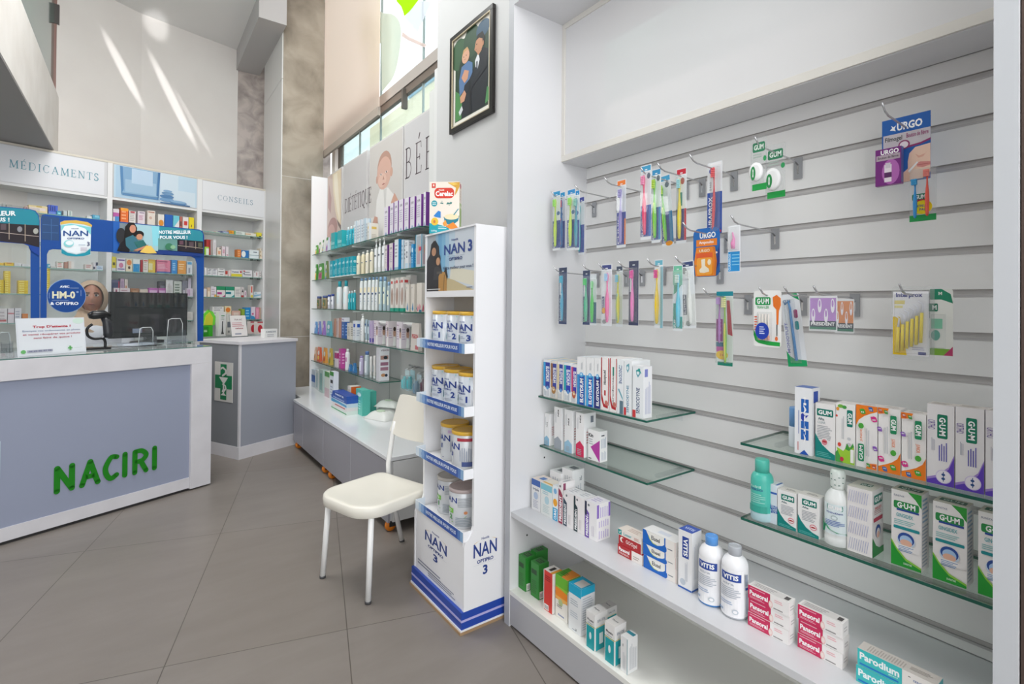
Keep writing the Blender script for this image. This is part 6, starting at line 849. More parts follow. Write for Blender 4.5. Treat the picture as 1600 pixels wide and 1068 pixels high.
row(3, [568, 573, 577.2], (499, 500), 'tube', ('a8bcc8', '9ab0be'), [('R', 'd8e4ec', .2, .4, .8, .7), ('R', '2a4f8a', .25, .75, .75, .82), {'c': 'e8e8ea', 'h': .1}], 'silver blue tube', 'silver tubes on the fourth shelf')
item(3, 577.8, 584.2, 501, 'box', 'c4b4d4', [('R', '5a4aa8', .1, .04, .8, .22), ('V', 'a890c4', .2, .3, .8, .95, 2)], 'lavender slim carton on the fourth shelf', None)
dia = lambda i: [('L', 'b8a8c0', .06, .3, .5, .75, 5), ('T', '9a5a90', 'Baby', .28, .86, .4, .07), ('E', 'c49a86', .76, .52, .18, .17), ('E', '3f2f2a', .76, .68, .17, .09), ('P', 'f0f0ee', [(.55, 0), (.95, 0), (.9, .32), (.75, .4), (.62, .32)]), ('E', '2a2220', .71, .54, .02, .012), ('E', '2a2220', .81, .54, .02, .012)]
row(3, [584.8, 603.4, 620.2, 641], (501, 502, 503), 'box', ('ddd4dc', 'ded4d8'), dia, 'nursing pad carton with a baby face', 'cartons with baby faces on the fourth shelf', d=.07)
item(3, 642, 661, 505, 'pouch', 'd4cdc6', [('T', 'b8303a', 'PIGEON', .5, .52, .8, .16, 0, 2), ('R', 'c06a70', .6, .05, 1, .2)], 'cream bag with red lettering at the right end of the fourth shelf', None, name='cotton_bag', cat='bag')
for xl, xr, lb in ((584, 601, 'white soft pack lying on top of the baby face cartons, left one'), (625, 643, 'white soft pack lying on top of the baby face cartons, right one')):
    A = XP(1.672).at(xl, 500); B = XP(1.672).at(xr, 500); w = A.y-B.y; zz_ = SZ[3]+(.168 if xl < 600 else .172)
    b = MB(); b.lathe([(.2, 0), (.46, .1), (.5, .5), (.46, .85), (.2, 1)], mat('d6d4d4', .4), 16); b.v = [(w/2+p[0]*w*1.0, .035+p[1]*.07, p[2]*.035) for p in b.v]
    b.art(lambda uu, vv, o: (uu*w, -.0005-o, vv*.03), [('L', '6a5a6a', .3, .3, .7, .7, 2)]); tag(b.build('soft_pack', None, (A.x, A.y, zz_), R90), lb, 'pack')
orn = lambda i: [('R', ('d88a3a', 'e0603a', 'e8a040', 'c8a83a')[i], 0, 0, 1, .75), ('E', 'e8e4dc', .5, .6, .32, .16), ('E', ('8a5a2a', 'f0d060', 'd04a3a', '6a8a3a')[i], .5, .25, .3, .14)]
row(4, [489.4, 496, 505.3, 514.3, 522.6], (542.5, 543, 544, 545), 'pouch', ('c8a890', 'd86a4a', 'e0a050', 'c0a850'), orn, 'orange or yellow fruit pouch', 'orange and yellow pouches on the lowest glass shelf')
item(4, 524, 530.3, 549, 'box', 'dcd4d8', [('R', 'b03a7a', 0, .55, 1, .9)], 'white box with magenta band on the lowest glass shelf', None)
item(4, 530.6, 536.4, 545, 'box', 'c04a9c', [('L', 'e8b0d8', .2, .2, .8, .8, 4)], 'magenta carton on the lowest glass shelf', None)
item(4, 536.8, 544.6, 545, 'bot', 'e4e2e6', [('R', 'c890b8', .2, .4, .8, .6), {'c': 'eeeeee', 'h': .14, 'n': .5}], 'white round shouldered bottle on the lowest glass shelf', None)
for xl, xr, yt, lb in ((545.2, 551, 570, 'blue bundled pack on the lowest glass shelf, left one'), (551.4, 557.8, 568, 'blue bundled pack on the lowest glass shelf, right one')):
    item(4, xl, xr, yt, 'pouch', '3a7ab4', [('V', '8fc0e4', .1, .2, .9, .8, 4)], lb, 'blue bundled packs', name='soft_pack', cat='pack')
item(4, 559, 566.5, 556, 'bot', 'b8b0cc', [('R', 'e0e4f0', .2, .2, .8, .7), {'c': '9a8ac0', 'h': .1, 'n': .7}], 'lilac bottle on the lowest glass shelf', None)
item(4, 567, 575, 549, 'bot', 'c0ccd4', [('R', 'e8eef2', .2, .1, .8, .6), {'c': '5a7ab8', 'h': .14, 'n': .8}], 'pale bottle with round blue cap on the lowest glass shelf', None, X=1.70)
row(4, [575.4, 581, 586.6], (557, 556), 'tube', ('e0dedc', 'dcd8d4'), [('R', 'a8b4b8', .3, .3, .7, .6), {'c': 'cfd3d6', 'h': .12}], 'white tube', 'white tubes on the lowest glass shelf')
photo = [('T', '6a3a4a', 'VISION', .55, .92, .8, .05, 0, 1), ('R', 'b08a80', .12, .64, .9, .76), ('E', '24303a', .62, .70, .2, .05), ('R', '9a6a80', .12, .46, .9, .56), ('R', 'a87a8c', .12, .31, .9, .41), ('E', 'c8946a', .4, .17, .22, .05), ('E', '2a3448', .7, .16, .14, .045)]
item(4, 589, 593.8, 543, 'box', 'd4d2d8', [], 'unused', None, [('R', 'e6e6ec', 0, 0, 1, 1)]+photo, d=.09)
o = S.collection.objects[-1]; o['label'] = 'tall white carton with four little photographs at the end of the lowest glass shelf'
# hooks with hanging baby accessories beyond the short glass shelf
rail = MB().tube([(1.855, 3.42, .93), (1.855, 4.02, .93)], .006, CHROME, 8).build('hook_rail'); tag(rail, 'short chrome rail with baby accessory packs, behind the chair back', 'rail')
for y, z, c, c2, lb in ((3.98, .92, 'c8dce0', '6ac0c8', 'clear pack with pale teal bottle part, leftmost on the chrome rail'), (3.88, .93, 'a8ccd4', '4ab0b8', 'teal clear blister pack on the chrome rail'), (3.76, .91, 'b4c4cc', '6a8aa0', 'grey-blue clear blister pack on the chrome rail'), (3.63, .94, '8a7a78', '5a3a4a', 'dark plum accessory pack on the chrome rail'), (3.52, .93, '9a948c', '6a625c', 'grey accessory pack on the chrome rail, near the white stand')):
    e = empty('accessory_pack', (1.80, y, z-.19), R90); tag(e, lb, 'pack', 'hanging baby accessory packs'); rnd_card(.085, .17, .008, m=mat(c, .4)).build('backing_card', e)
    MB().lathe([(.02, 0), (.028, .01), (.028, .07), (.014, .085), (.014, .1)], mat(c2, .2), 16, (.042, -.022, .02)).build('accessory', e); shell(e, .006, .079, .01, .13, -.045); MB().tube([(.042, .055, .19), (.042, -.02, .175)], .003, CHROME, 6).build('hook', e)
# goods on the worktop
def wt(xl, yb, xr, yt, name, lb, base, art=(), sd=(), d=.08, g=None, kind='box', tp=()):
    A = onz(xl, yb, .4805); P = XP(A.x); return pbox(name, lb, P, xl, yb, xr, yt, .4805, d, base, art, sd, tp, g)
wt(486.5, 603, 492.2, 576, 'care_box', 'blue and white carton at the far left end of the glossy worktop', 'c4d0dc', [('R', '3a6ab0', 0, .3, 1, .7)], d=.06)
wt(492.8, 607, 497.5, 577, 'care_box', 'slim white carton beside the far left one on the glossy worktop', 'd4dcdc', [('V', '8fb8c0', .2, .1, .8, .9, 2)], d=.06)
wt(498, 611, 504.5, 576, 'care_box', 'grey-teal slim carton on the glossy worktop', 'b8ccc8', [('V', '5aa0a0', .2, .1, .8, .9, 2)], d=.06)
wt(507, 618, 514.5, 579, 'care_box', 'pale pink footed carton on the glossy worktop', 'd8dcd4', [('R', 'd0b8c0', 0, 0, 1, .35), ('R', '5a9a5a', 0, .8, 1, 1)], d=.05)
wt(515, 622, 521, 579, 'care_box', 'green topped carton with dark badge on the glossy worktop', 'dde2ec', [('R', '3a8a3a', 0, .85, 1, 1), ('R', '20242a', .2, .58, .8, .7), ('L', 'a8b4c8', .15, .1, .85, .5, 4)], d=.05)
zz_ = .4805
for i, (hgt, base, art, lb) in enumerate(((.032, 'dfe6e0', [('R', '4aa870', 0, .1, 1, .4)], 'white and green flat carton at the bottom of the worktop stack'), (.03, 'e4dcdc', [('R', 'b83a4a', .2, .4, .9, .7)], 'white and red flat carton second from the bottom of the worktop stack'), (.034, 'c8d8e4', [('P', '3a9ac8', [(0, 0), (.5, .2), (1, .1), (1, .6), (.4, .8), (0, .9)])], 'wavy pale blue flat carton in the middle of the worktop stack'), (.03, '2a58b0', [('T', 'cfe0f8', 'Hartmann', .5, .5, .7, .4)], 'blue flat carton below the top of the worktop stack'), (.034, '2450a8', [('T', 'dfe8fa', 'tetra', .5, .5, .6, .5)], 'royal blue flat carton on top of the worktop stack'))):
    A0 = onz(517.5, 636, .4805); P = XP(A0.x+.0); A = P.at(517.5+(1.5 if i in (1, 4) else 0), 636); B = P.at(541.5, 636); b = MB(); w = A.y-B.y; b.box(0, w, 0, .1, 0, hgt, mat(base, .4)); b.art(front(w, hgt), art); tag(b.build('bandage_box', None, (A.x, A.y, zz_), R90), lb, 'box', 'flat cartons stacked on the worktop'); zz_ += hgt+.0004
wt(543, 636.5, 548.5, 602, 'care_box', 'white carton with orange side standing on the worktop', 'e4ddd4', [('V', 'c8a890', .2, .1, .8, .9, 3)], [('R', 'e06a2a', 0, 0, 1, 1)], d=.09)
e = wt(556, 645, 566, 606, 'wipes_pack', 'big teal wipes pack, left of two standing on the worktop', '5fc4b4', [('L', 'a8e4dc', .2, .2, .8, .6, 4), ('E', 'd8f0ec', .5, .8, .3, .08)], [('R', '54b8aa', 0, 0, 1, 1)], d=.07)
wt(569, 642, 576, 609, 'wipes_pack', 'big teal wipes pack with white panel, right of two on the worktop', '5cbcae', [('R', 'dfe8e6', .5, .1, 1, .9), ('L', '8fa8a4', .55, .2, .95, .8, 5)], [('R', '4aac9e', 0, 0, 1, 1)], d=.07)
def wipes(x, y, z, lb, rz=-1.2, s=1.0):
    b = MB(); n = 7; vs = []; L_, W_, H_ = .2*s, .11*s, .045*s
    for j in range(n+1):
        for i in range(n+1):
            a, c = i/n*2-1, j/n*2-1; hh = max(0, 1-abs(a)**4)*max(0, 1-abs(c)**3); vs.append((a*L_/2*(1-.03*abs(c)), c*W_/2, .003+H_*hh*(1+.06*math.sin(a*7+c*5))))
    k_ = len(vs); vs += [(p[0], p[1], 0) for p in vs]; fs = [(j*(n+1)+i, j*(n+1)+i+1, (j+1)*(n+1)+i+1, (j+1)*(n+1)+i) for j in range(n) for i in range(n)]
    fs += [tuple(k_+q for q in f[::-1]) for f in fs]
    for i in range(n): fs += [(i+1, i, k_+i, k_+i+1), (n*(n+1)+i, n*(n+1)+i+1, k_+n*(n+1)+i+1, k_+n*(n+1)+i), (i*(n+1), (i+1)*(n+1), k_+(i+1)*(n+1), k_+i*(n+1)), ((i+1)*(n+1)+n, i*(n+1)+n, k_+i*(n+1)+n, k_+(i+1)*(n+1)+n)]
    b.add(vs, fs, mat('e4e6e2', .35), True); e = empty('wipes_pack', (x, y, z), rz); tag(e, lb, 'pack', 'soft wipes packs lying on the worktop'); b.build('wrapper', e)
    MB().lathe([(.03*s, H_*1.02), (.032*s, H_*1.10), (.028*s, H_*1.14)], mat('cfe4c8', .4), 16, sy=.7).build('flap', e)
P1 = onz(584, 655, .48); wipes(P1.x+.06, P1.y, .4808, 'soft white wipes pack lying in front on the glossy worktop', s=1.35)
P2 = onz(604, 645, .48); wipes(P2.x+.0, P2.y-.02, .4808, 'soft white wipes pack lying nearer the chair, under another', s=1.2); wipes(P2.x+.005, P2.y-.03, .5435, 'soft white wipes pack on top of the one nearer the chair', rz=-1.0, s=1.15)
# ================================================================ BACK SHELVES
D_, N_ = BACK.u, BACK.n; B0 = BACK.p
def bx(px_, k=0.0): q = BACK.back(k).at(px_, 400); return (Vector((q.x, q.y, 0))-B0).dot(D_)      # distance along the run (0 at right end, negative leftwards)
u = empty('back_shelving', (B0.x, B0.y, 0), SH_RZ); tag(u, 'white wall shelving in three bays under MÉDICAMENTS and CONSEILS signs behind the counter', 'shelving')
DP = .30; TOP = 2.9; SB = (2.297, 2.013, 1.771, 1.512, 1.236, .985)
X0, X1, X2, X3 = -4.2, bx(170.5), bx(311), 0
def bp(mb, name, bevel=0): return mb.build(name, u, bevel=bevel)
wp = mat('dedede', .4)
for x, w_ in ((X1, .045), (X2, .05), (X3-.02, .04)): bp(MB().box(x-w_/2, x+w_/2, 0, DP, 0, TOP, wp), 'divider')
bp(MB().box(X0, X3, 0, DP, TOP, TOP+.02, mat('cfc8ba', .4)), 'top_panel'); bp(MB().box(X0, X3, DP, DP+.02, 0, TOP, mat('d6d6d6', .5)), 'back_panel'); bp(MB().box(X0, X3, .02, DP, .0, .95, mat('c9cace', .5)), 'base_unit')
for a, c in ((X0, X1), (X1, X2), (X2, X3)): bp(MB().box(a+.02, c-.02, .004, DP-.01, 2.52, 2.545, wp), 'header_shelf')
def header(a, c, name, base, art, bz=2.545): b = MB().box(a+.025, c-.025, .0, .012, bz, TOP-.002, mat('c9c9cb', .4)); W = c-a-.05; b.art(lambda uu, vv, o: (a+.025+W*uu, -o, bz+(TOP-.002-bz)*vv), [('R', base, .01, .02, .99, .98)]+art, base=.001, step=.0005); return bp(b, name)
header(X0, X1, 'sign_panel', 'd9dade', []); header(X2, X3, 'sign_panel', 'dcdde0', [])
header(X1, X2, 'picture_panel', 'b4ccdc', [('R', 'a8c4d8', .03, .02, .97, .98), ('R', 'c8d6e0', .53, .02, .97, .98), ('R', 'b8cedd', .75, .5, .97, .98), ('P', '7fa4c4', [(.09, .12), (.08, .97), (.5, .97), (.5, .1)]), ('P', '4f80ae', [(.07, .97), (.1, .97), (.115, .3), (.09, .1)]), ('P', '3f6f9f', [(.5, .97), (.485, .1), (.51, .1), (.53, .97)]), ('R', '9ab8d0', .13, .2, .48, .6), ('R', 'b4cade', .2, .5, .44, .95), ('R', '5a86b0', .1, .1, .5, .17), ('R', '8aaeca', .1, .18, .5, .22),
    ('E', '6f96bc', .61, .15, .09, .07), ('E', '4f7aa6', .61, .25, .085, .06), ('E', '6a90b4', .62, .35, .075, .05), ('E', '7fa2c4', .62, .43, .055, .035), ('E', '5a84ae', .75, .1, .11, .06), ('E', '86a8c6', .75, .13, .10, .04), ('R', '3f6690', .53, .02, .9, .06)])
HC = mat('4a8fa0', .5); HC2 = mat('6a8a9c', .5)
b = MB(); xa = bx(12); s_ = TOP; fnb = lambda x, z, off: (x, -off-.0025, z)
def fitroman(b, txt, x0, x1, z, H, m):   # set a word between two places along the run
    tot = sum((GLY['E' if c == 'É' else c][0]+.22) for c in txt)-.22; sx = (x1-x0)/(tot*H); roman(b, fnb, txt, x0, z, H, m, .22, sx, .10, .05)
fitroman(b, 'MÉDICAMENTS', bx(12), bx(152), 2.69, .072, HC); b.build('lettering', u); b = MB(); fitroman(b, 'CONSEILS', bx(339), bx(394), 2.69, .06, HC2); b.build('lettering', u)
for bay, (a, c) in enumerate(((X0, X1), (X1, X2), (X2, X3))):
    for k, z in enumerate(SB):
        g = MB(); th = .008; x0, x1 = a+.03, c-.045; v = [(x0, .012, -th), (x1, .012, -th), (x1, DP-.004, -th), (x0, DP-.004, -th), (x0, .012, 0), (x1, .012, 0), (x1, DP-.004, 0), (x0, DP-.004, 0)]
        v = [(p[0], p[1], p[2]) for p in v]; g.add(v, [(0, 3, 2, 1), (4, 5, 6, 7)], M_GL); g.add(v, [(0, 1, 5, 4), (1, 2, 6, 5), (2, 3, 7, 6), (3, 0, 4, 7)], M_EDGE2)
        o = g.build('glass_shelf', None, (B0.x, B0.y, z), SH_RZ); tag(o, '%s glass shelf of the %s bay of the back shelving' % (('topmost', 'second', 'third', 'fourth', 'fifth', 'lowest')[k], ('left', 'middle', 'right')[bay]), 'shelf', None)
        for px_ in (x1-.03, x1-.12): 
            if bay: MB().box(px_-.012, px_+.012, .03, .06, -.026, -.0085, mat('55605c', .4)).build('clip', o)
def bi(bay, k, xl, xr, yt, base, art=(), lb='', g=None, y0=.03, z=None, d=.08, name='medicine_box', dzt=None):
    P = BACK.back(y0); zz = z or SB[k]; a = max(bx(xl, y0), (X0, X1, X2)[bay]+.03); c = min(bx(xr, y0), (X1, X2, X3)[bay]-.045); T = P.at((xl+xr)/2, yt); h = (dzt or (T.z-zz))-.0006; w = c-a-.003; b = MB().box(0, w, 0, d, 0, h, mat(base, .45)); b.art(front(w, h), art, base=.0008, step=.0004)
    q = B0+D_*a-N_*y0; o = b.build(name, None, (q.x, q.y, zz+.0006), SH_RZ); tag(o, lb, 'box', g); return o, h
ln = lambda c='8a8f96', n=3: ('L', c, .12, .15, .88, .85, n)
BN = ('left', 'middle', 'right'); KN = ('top', 'second', 'third', 'fourth', 'fifth')
def brow(bay, k, items, tail, g):
    n = len(items)
    for i, it in enumerate(items):
        xl, xr, yt, base, art, what = it[:6]; kw = it[6] if len(it) > 6 else {}
        bi(bay, k, xl, xr, yt, base, art, '%s, %s' % (what, tail), g, **kw)
q_ = lambda px0, py0, s: (lambda x: px0+x/s, lambda y: py0+y/s)
X_, Y_ = q_(305, 340, 10.68)
brow(2, 0, [(X_(165), X_(298), Y_(228), 'd8d6d2', [], 'long flat white box'), (X_(300), X_(412), Y_(235), 'd0ccc4', [('R', 'c87a4a', 0, .3, .4, .8)], 'flat white box with orange patch'), (X_(418), X_(560), Y_(225), '8a90b0', [('R', '5a5f80', 0, 0, .25, 1), ('R', 'b4c4d8', .4, .1, .9, .5)], 'flat violet-blue box'), (X_(565), X_(645), Y_(212), 'd89a2a', [('E', 'b86a20', .4, .5, .2, .2)], 'orange and yellow small box'), (X_(650), X_(830), Y_(228), 'd8e0d8', [('R', '4a9a5a', 0, 0, .1, 1), ln()], 'long white box with green end'), (X_(835), X_(1015), Y_(255), 'dcd8ca', [('R', 'c89a6a', 0, .4, .5, .7)], 'long cream box'), (X_(1022), X_(1108), Y_(248), 'd8cc3a', [('R', '2a2a2a', .5, .0, .9, .25)], 'yellow box'), (X_(1112), X_(1172), Y_(272), '3a3a3e', [('R', 'd8d4dc', 0, 0, 1, .4)], 'black and white small box')], 'top shelf under CONSEILS', 'medicine boxes on the top shelf under CONSEILS')
brow(2, 1, [(X_(162), X_(232), Y_(485), '9ac84a', [('R', 'dfe4d8', .3, 0, 1, .8)], 'green and white box', {'y0': .02, 'd': .05}), (X_(186), X_(292), Y_(365), 'b83a34', [('R', 'dcd6d0', .1, 0, .3, .5), ('R', '8a2420', .4, .3, .5, 1)], 'tall red box', {'y0': .118}), (X_(300), X_(350), Y_(372), 'dcdadc', [('V', 'b4a8ac', .2, .1, .8, .9, 2)], 'tall white slim box'), (X_(365), X_(440), Y_(497), 'dcd2c4', [('R', '5a5a5a', .5, .8, .9, .95), ('R', 'd8a080', .2, .2, .8, .6)], 'cream box with dark corner'), (X_(448), X_(506), Y_(478), 'd8ccd0', [('R', 'c89aa8', .2, .3, .8, .7)], 'pale pink box, left one'), (X_(515), X_(560), Y_(480), 'dcd4d8', [('R', 'b8687a', .2, .1, .8, .2)], 'pale pink box, right one'), (X_(705), X_(768), Y_(530), 'd8803a', [ln('e8b080')], 'orange box'), (X_(770), X_(897), Y_(545), '2a74b8', [('E', 'e8ece8', .3, .5, .28, .42)], 'blue box with white oval'), (X_(904), X_(1066), Y_(540), 'dde6e8', [('R', '7a98a0', 0, .35, 1, .42), ('R', '5a6a74', .4, .7, .8, .8)], 'long white and pale blue box'), (X_(1080), X_(1125), Y_(512), 'd8ccb8', [ln('b09a7a', 2)], 'cream slim box'), (X_(1130), X_(1176), Y_(560), 'dcd0bc', [('R', 'c08a6a', .2, .2, .8, .4)], 'short cream box')], 'second shelf under CONSEILS', 'medicine boxes on the second shelf under CONSEILS')
brow(2, 2, [(X_(160), X_(200), Y_(830), 'dcdadc', [], 'plain white slim box'), (X_(205), X_(285), Y_(850), 'dcdcde', [('R', '5a5a60', .4, .8, .9, .9), ln()], 'white box with black print, first'), (X_(290), X_(375), Y_(850), 'd8d8dc', [('R', '5a5a60', .2, .85, .9, .92), ln()], 'white box with black print, second'), (X_(380), X_(500), Y_(842), 'dcdcdc', [('R', '5a5a5a', .2, .85, .8, .92), ('R', '6a6a6a', .1, .5, .9, .6), ('R', '5a5a5a', .3, .15, .8, .22)], 'white box stack with black lettering'), (X_(504), X_(552), Y_(878), 'dcd0cc', [('R', 'b03a34', .05, .3, .9, .9)], 'small white box with red square'), (X_(556), X_(600), Y_(882), 'dcc8c4', [], 'small pinkish box'), (X_(605), X_(788), Y_(868), 'dcdcdc', [('R', 'd8cc3a', 0, 0, 1, .4), ('T', '4a4a6a', 'Humex', .4, .7, .6, .3), ('R', 'b03a3a', .82, .55, .96, .85)], 'white and yellow box with dark lettering'), (X_(796), X_(958), Y_(872), 'dedee0', [('R', 'c04a4a', .05, .75, .25, .9), ('R', '2a2a2a', .08, .4, .2, .55), ln('9a9aa0', 2)], 'long white box with black dot'), (X_(978), X_(1068), Y_(893), 'd8d6d6', [('R', '4a4a4a', .1, .8, .3, .95), ('R', 'b88a8a', .5, .3, .7, .8)], 'short white box, left one'), (X_(1076), X_(1170), Y_(893), 'd8d4d2', [ln('a8a0a0', 2)], 'short white box, right one')], 'third shelf under CONSEILS', 'medicine boxes on the third shelf under CONSEILS')
X_, Y_ = q_(305, 430, 9.7)
brow(2, 3, [(X_(138), X_(184), Y_(200), 'd8d4d4', [], 'plain pale box'), (X_(190), X_(240), Y_(185), 'd0b49a', [('R', 'e0d4c0', .1, 0, .9, .6)], 'tan and cream box'), (X_(244), X_(330), Y_(170), 'd8d2d8', [('R', 'd8a84a', .6, 0, 1, .25), ln('b8a8b4', 3)], 'pale box with yellow corner'), (X_(334), X_(464), Y_(165), '1f8a5c', [('R', 'dcd4d4', 0, 0, 1, .64), ('R', 'a83a80', .05, .25, .6, .45), ('R', 'b88a5a', .0, .0, .3, .12), ('P', 'a84a7a', [(.6, 0), (1, 0), (1, .2)])], 'white box with green top and magenta band'), (X_(468), X_(604), Y_(170), '1f8a68', [('R', 'd0dedc', 0, 0, 1, .64), ('R', '1f7a88', .02, .28, .62, .5), ('P', '2a8a8a', [(.6, 0), (1, 0), (1, .25)])], 'white box with green top and teal band'), (X_(608), X_(700), Y_(176), 'd8d4d0', [ln('a8a8a8', 5)], 'white box with grey print'), (X_(704), X_(744), Y_(178), 'd0c8c8', [('P', '2a2a34', [(.2, .5), (.9, .5), (.6, .85)]), ('R', 'a83a3a', 0, 0, 1, .2)], 'small box with dark figure'), (X_(750), X_(788), Y_(230), 'd8ccd2', [('R', 'b08aa0', .3, .3, .7, .8)], 'small pinkish box'), (X_(844), X_(888), Y_(148), 'dcd6d0', [('R', 'c85a4a', .2, .4, .7, .9), ('R', 'd8c84a', .1, 0, .9, .2)], 'tall slim white box with red stroke'), (X_(896), X_(1045), Y_(250), 'd8dce0', [('P', '8ab4cc', [(0, .1), (1, .4), (1, .6), (0, .5)]), ('R', '6aa0b4', .1, .7, .4, .85)], 'white box with pale blue wave')], 'fourth shelf under CONSEILS', 'medicine boxes on the fourth shelf under CONSEILS')
brow(2, 4, [(X_(138), X_(240), Y_(540), 'd8d8d8', [('R', 'c89aa0', .3, .4, .8, .8)], 'white box with pink print'), (X_(272), X_(446), Y_(474), 'dcdcda', [('T', '4a4a5a', 'MAGNE', .5, .9, .7, .07), ln('b0b0b4', 3)], 'big white carton with dark lettering'), (X_(458), X_(560), Y_(466), 'dccda8', [('E', 'd87a2a', .5, .72, .36, .18), ('V', '8a8a8a', .3, .0, .7, .5, 3)], 'cream carton with orange sun'), (X_(566), X_(700), Y_(536), 'd0a89a', [('R', 'd8c4b8', .2, .2, .8, .8)], 'pinkish low box behind the sign'), (X_(712), X_(764), Y_(510), '8aa83a', [], 'olive green box'), (X_(768), X_(852), Y_(486), '1a84c4', [ln('8ac8e4', 3)], 'bright blue carton'), (X_(856), X_(926), Y_(476), 'd8ccd8', [('P', '2a84b8', [(0, 0), (1, 0), (.8, .2), (0, .3)]), ('R', 'c04a80', .2, .35, .6, .5)], 'white, blue and pink carton'), (X_(930), X_(980), Y_(484), 'd88aa4', [('V', 'e8b4c4', .2, .1, .8, .9, 2)], 'pink carton'), (X_(984), X_(1042), Y_(486), 'd8ccb4', [('R', 'b03040', .0, 0, .18, 1), ('R', 'b03040', .8, 0, 1, 1)], 'cream carton with red edges')], 'fifth shelf under CONSEILS', 'cartons on the fifth shelf under CONSEILS')
X_, Y_ = q_(165, 300, 8.9)
brow(1, 0, [(X_(97), X_(185), Y_(232), 'dcd4d8', [('R', 'b85aa0', 0, .35, 1, .7), ('R', '4a8ac8', .3, 0, 1, .4)], 'pink, purple and blue box'), (X_(202), X_(312), Y_(222), 'e06a28', [('R', 'f0a030', 0, .8, 1, 1), ln('f0a878', 3)], 'big orange box'), (X_(322), X_(415), Y_(262), 'dcd6d2', [('R', 'c03040', .15, .84, .85, .97), ln('b0a8a8', 5)], 'white box with red top label'), (X_(442), X_(545), Y_(266), 'dcd0d6', [('R', '8a7a90', .2, .85, .9, .92), ('L', 'c07a9a', .15, .3, .85, .7, 4)], 'white and mauve box'), (X_(576), X_(686), Y_(258), 'dcd2c8', [('R', 'b07a6a', .1, .86, .9, .93), ('E', 'c8a89a', .4, .5, .2, .1)], 'cream box with pink print'), (X_(725), X_(812), Y_(308), 'dcd8d2', [('E', 'd88a2a', .5, .28, .42, .26)], 'white box with orange ball'), (X_(820), X_(930), Y_(313), '1a5cb0', [], 'plain royal blue box'), (X_(934), X_(1022), Y_(328), '6ac0d0', [('P', 'e0dcdc', [(.2, .1), (1, .0), (1, .7)])], 'pale teal and white box'), (X_(1026), X_(1064), Y_(340), 'b8685a', [('R', '5a3a34', .2, .2, .7, .6)], 'dull red slim box'), (X_(1068), X_(1150), Y_(345), 'dcd4d0', [('R', 'c83a34', .2, .3, .8, .65)], 'white box with red square'), (X_(1155), X_(1240), Y_(352), 'e0cc1a', [('R', '8a6a2a', .4, .2, .6, .4)], 'bright yellow box')], 'top shelf below the water glass picture', 'boxes on the top shelf of the middle bay')
X_, Y_ = q_(165, 390, 6.675)
brow(1, 2, [(X_(68), X_(112), Y_(72), 'd8c83a', [('R', '4a4a2a', .2, .4, .8, .6), ('R', 'dcdcdc', 0, 0, 1, .2)], 'yellow box'), (X_(116), X_(212), Y_(88), 'dcd8dc', [('R', '6a4a90', .1, .8, .9, .9), ('E', 'c87a9a', .5, .45, .25, .2), ('R', '6a5aa0', .1, .12, .9, .2)], 'white box with purple lettering'), (X_(216), X_(282), Y_(94), 'dcd0b4', [('E', 'd8803a', .5, .7, .4, .22), ('E', '3a2a20', .5, .3, .2, .12)], 'cream box with orange flower'), (X_(286), X_(362), Y_(98), 'dce0dc', [('R', '1a88c0', .05, 0, .95, .62)], 'white box with sky blue half'), (X_(368), X_(392), Y_(106), 'a82a34', [], 'narrow dark red box'), (X_(394), X_(448), Y_(102), 'dcd4cc', [('R', 'c04a3a', .1, .85, .9, .95), ln('b0a8a0', 4)], 'white box with red heading'), (X_(450), X_(522), Y_(102), 'd8b83a', [('R', 'dcd4a0', .0, .2, .6, .7), ('R', 'c8a030', 0, .85, 1, 1)], 'mustard yellow box'), (X_(536), X_(680), Y_(108), 'd87a94', [('R', '9a4a6a', .05, .84, .8, .92), ('L', 'e8b4c4', .05, .3, .8, .7, 4), ('R', '3a5aa0', 0, 0, 1, .12)], 'wide pink box'), (X_(690), X_(750), Y_(106), '2a88cc', [('L', 'a8d4ec', .2, .2, .8, .8, 4)], 'blue box with white print'), (X_(756), X_(842), Y_(114), 'e0983a', [('L', 'f0d0a0', .1, .3, .9, .8, 3)], 'orange box with pale lettering'), (X_(850), X_(908), Y_(122), 'd4d8dc', [('R', '4a9ac8', .1, .76, .9, .95), ('R', '9a9aa8', .3, .1, .6, .5)], 'white box with blue cap label')], 'third shelf of the middle bay', 'boxes on the third shelf of the middle bay')
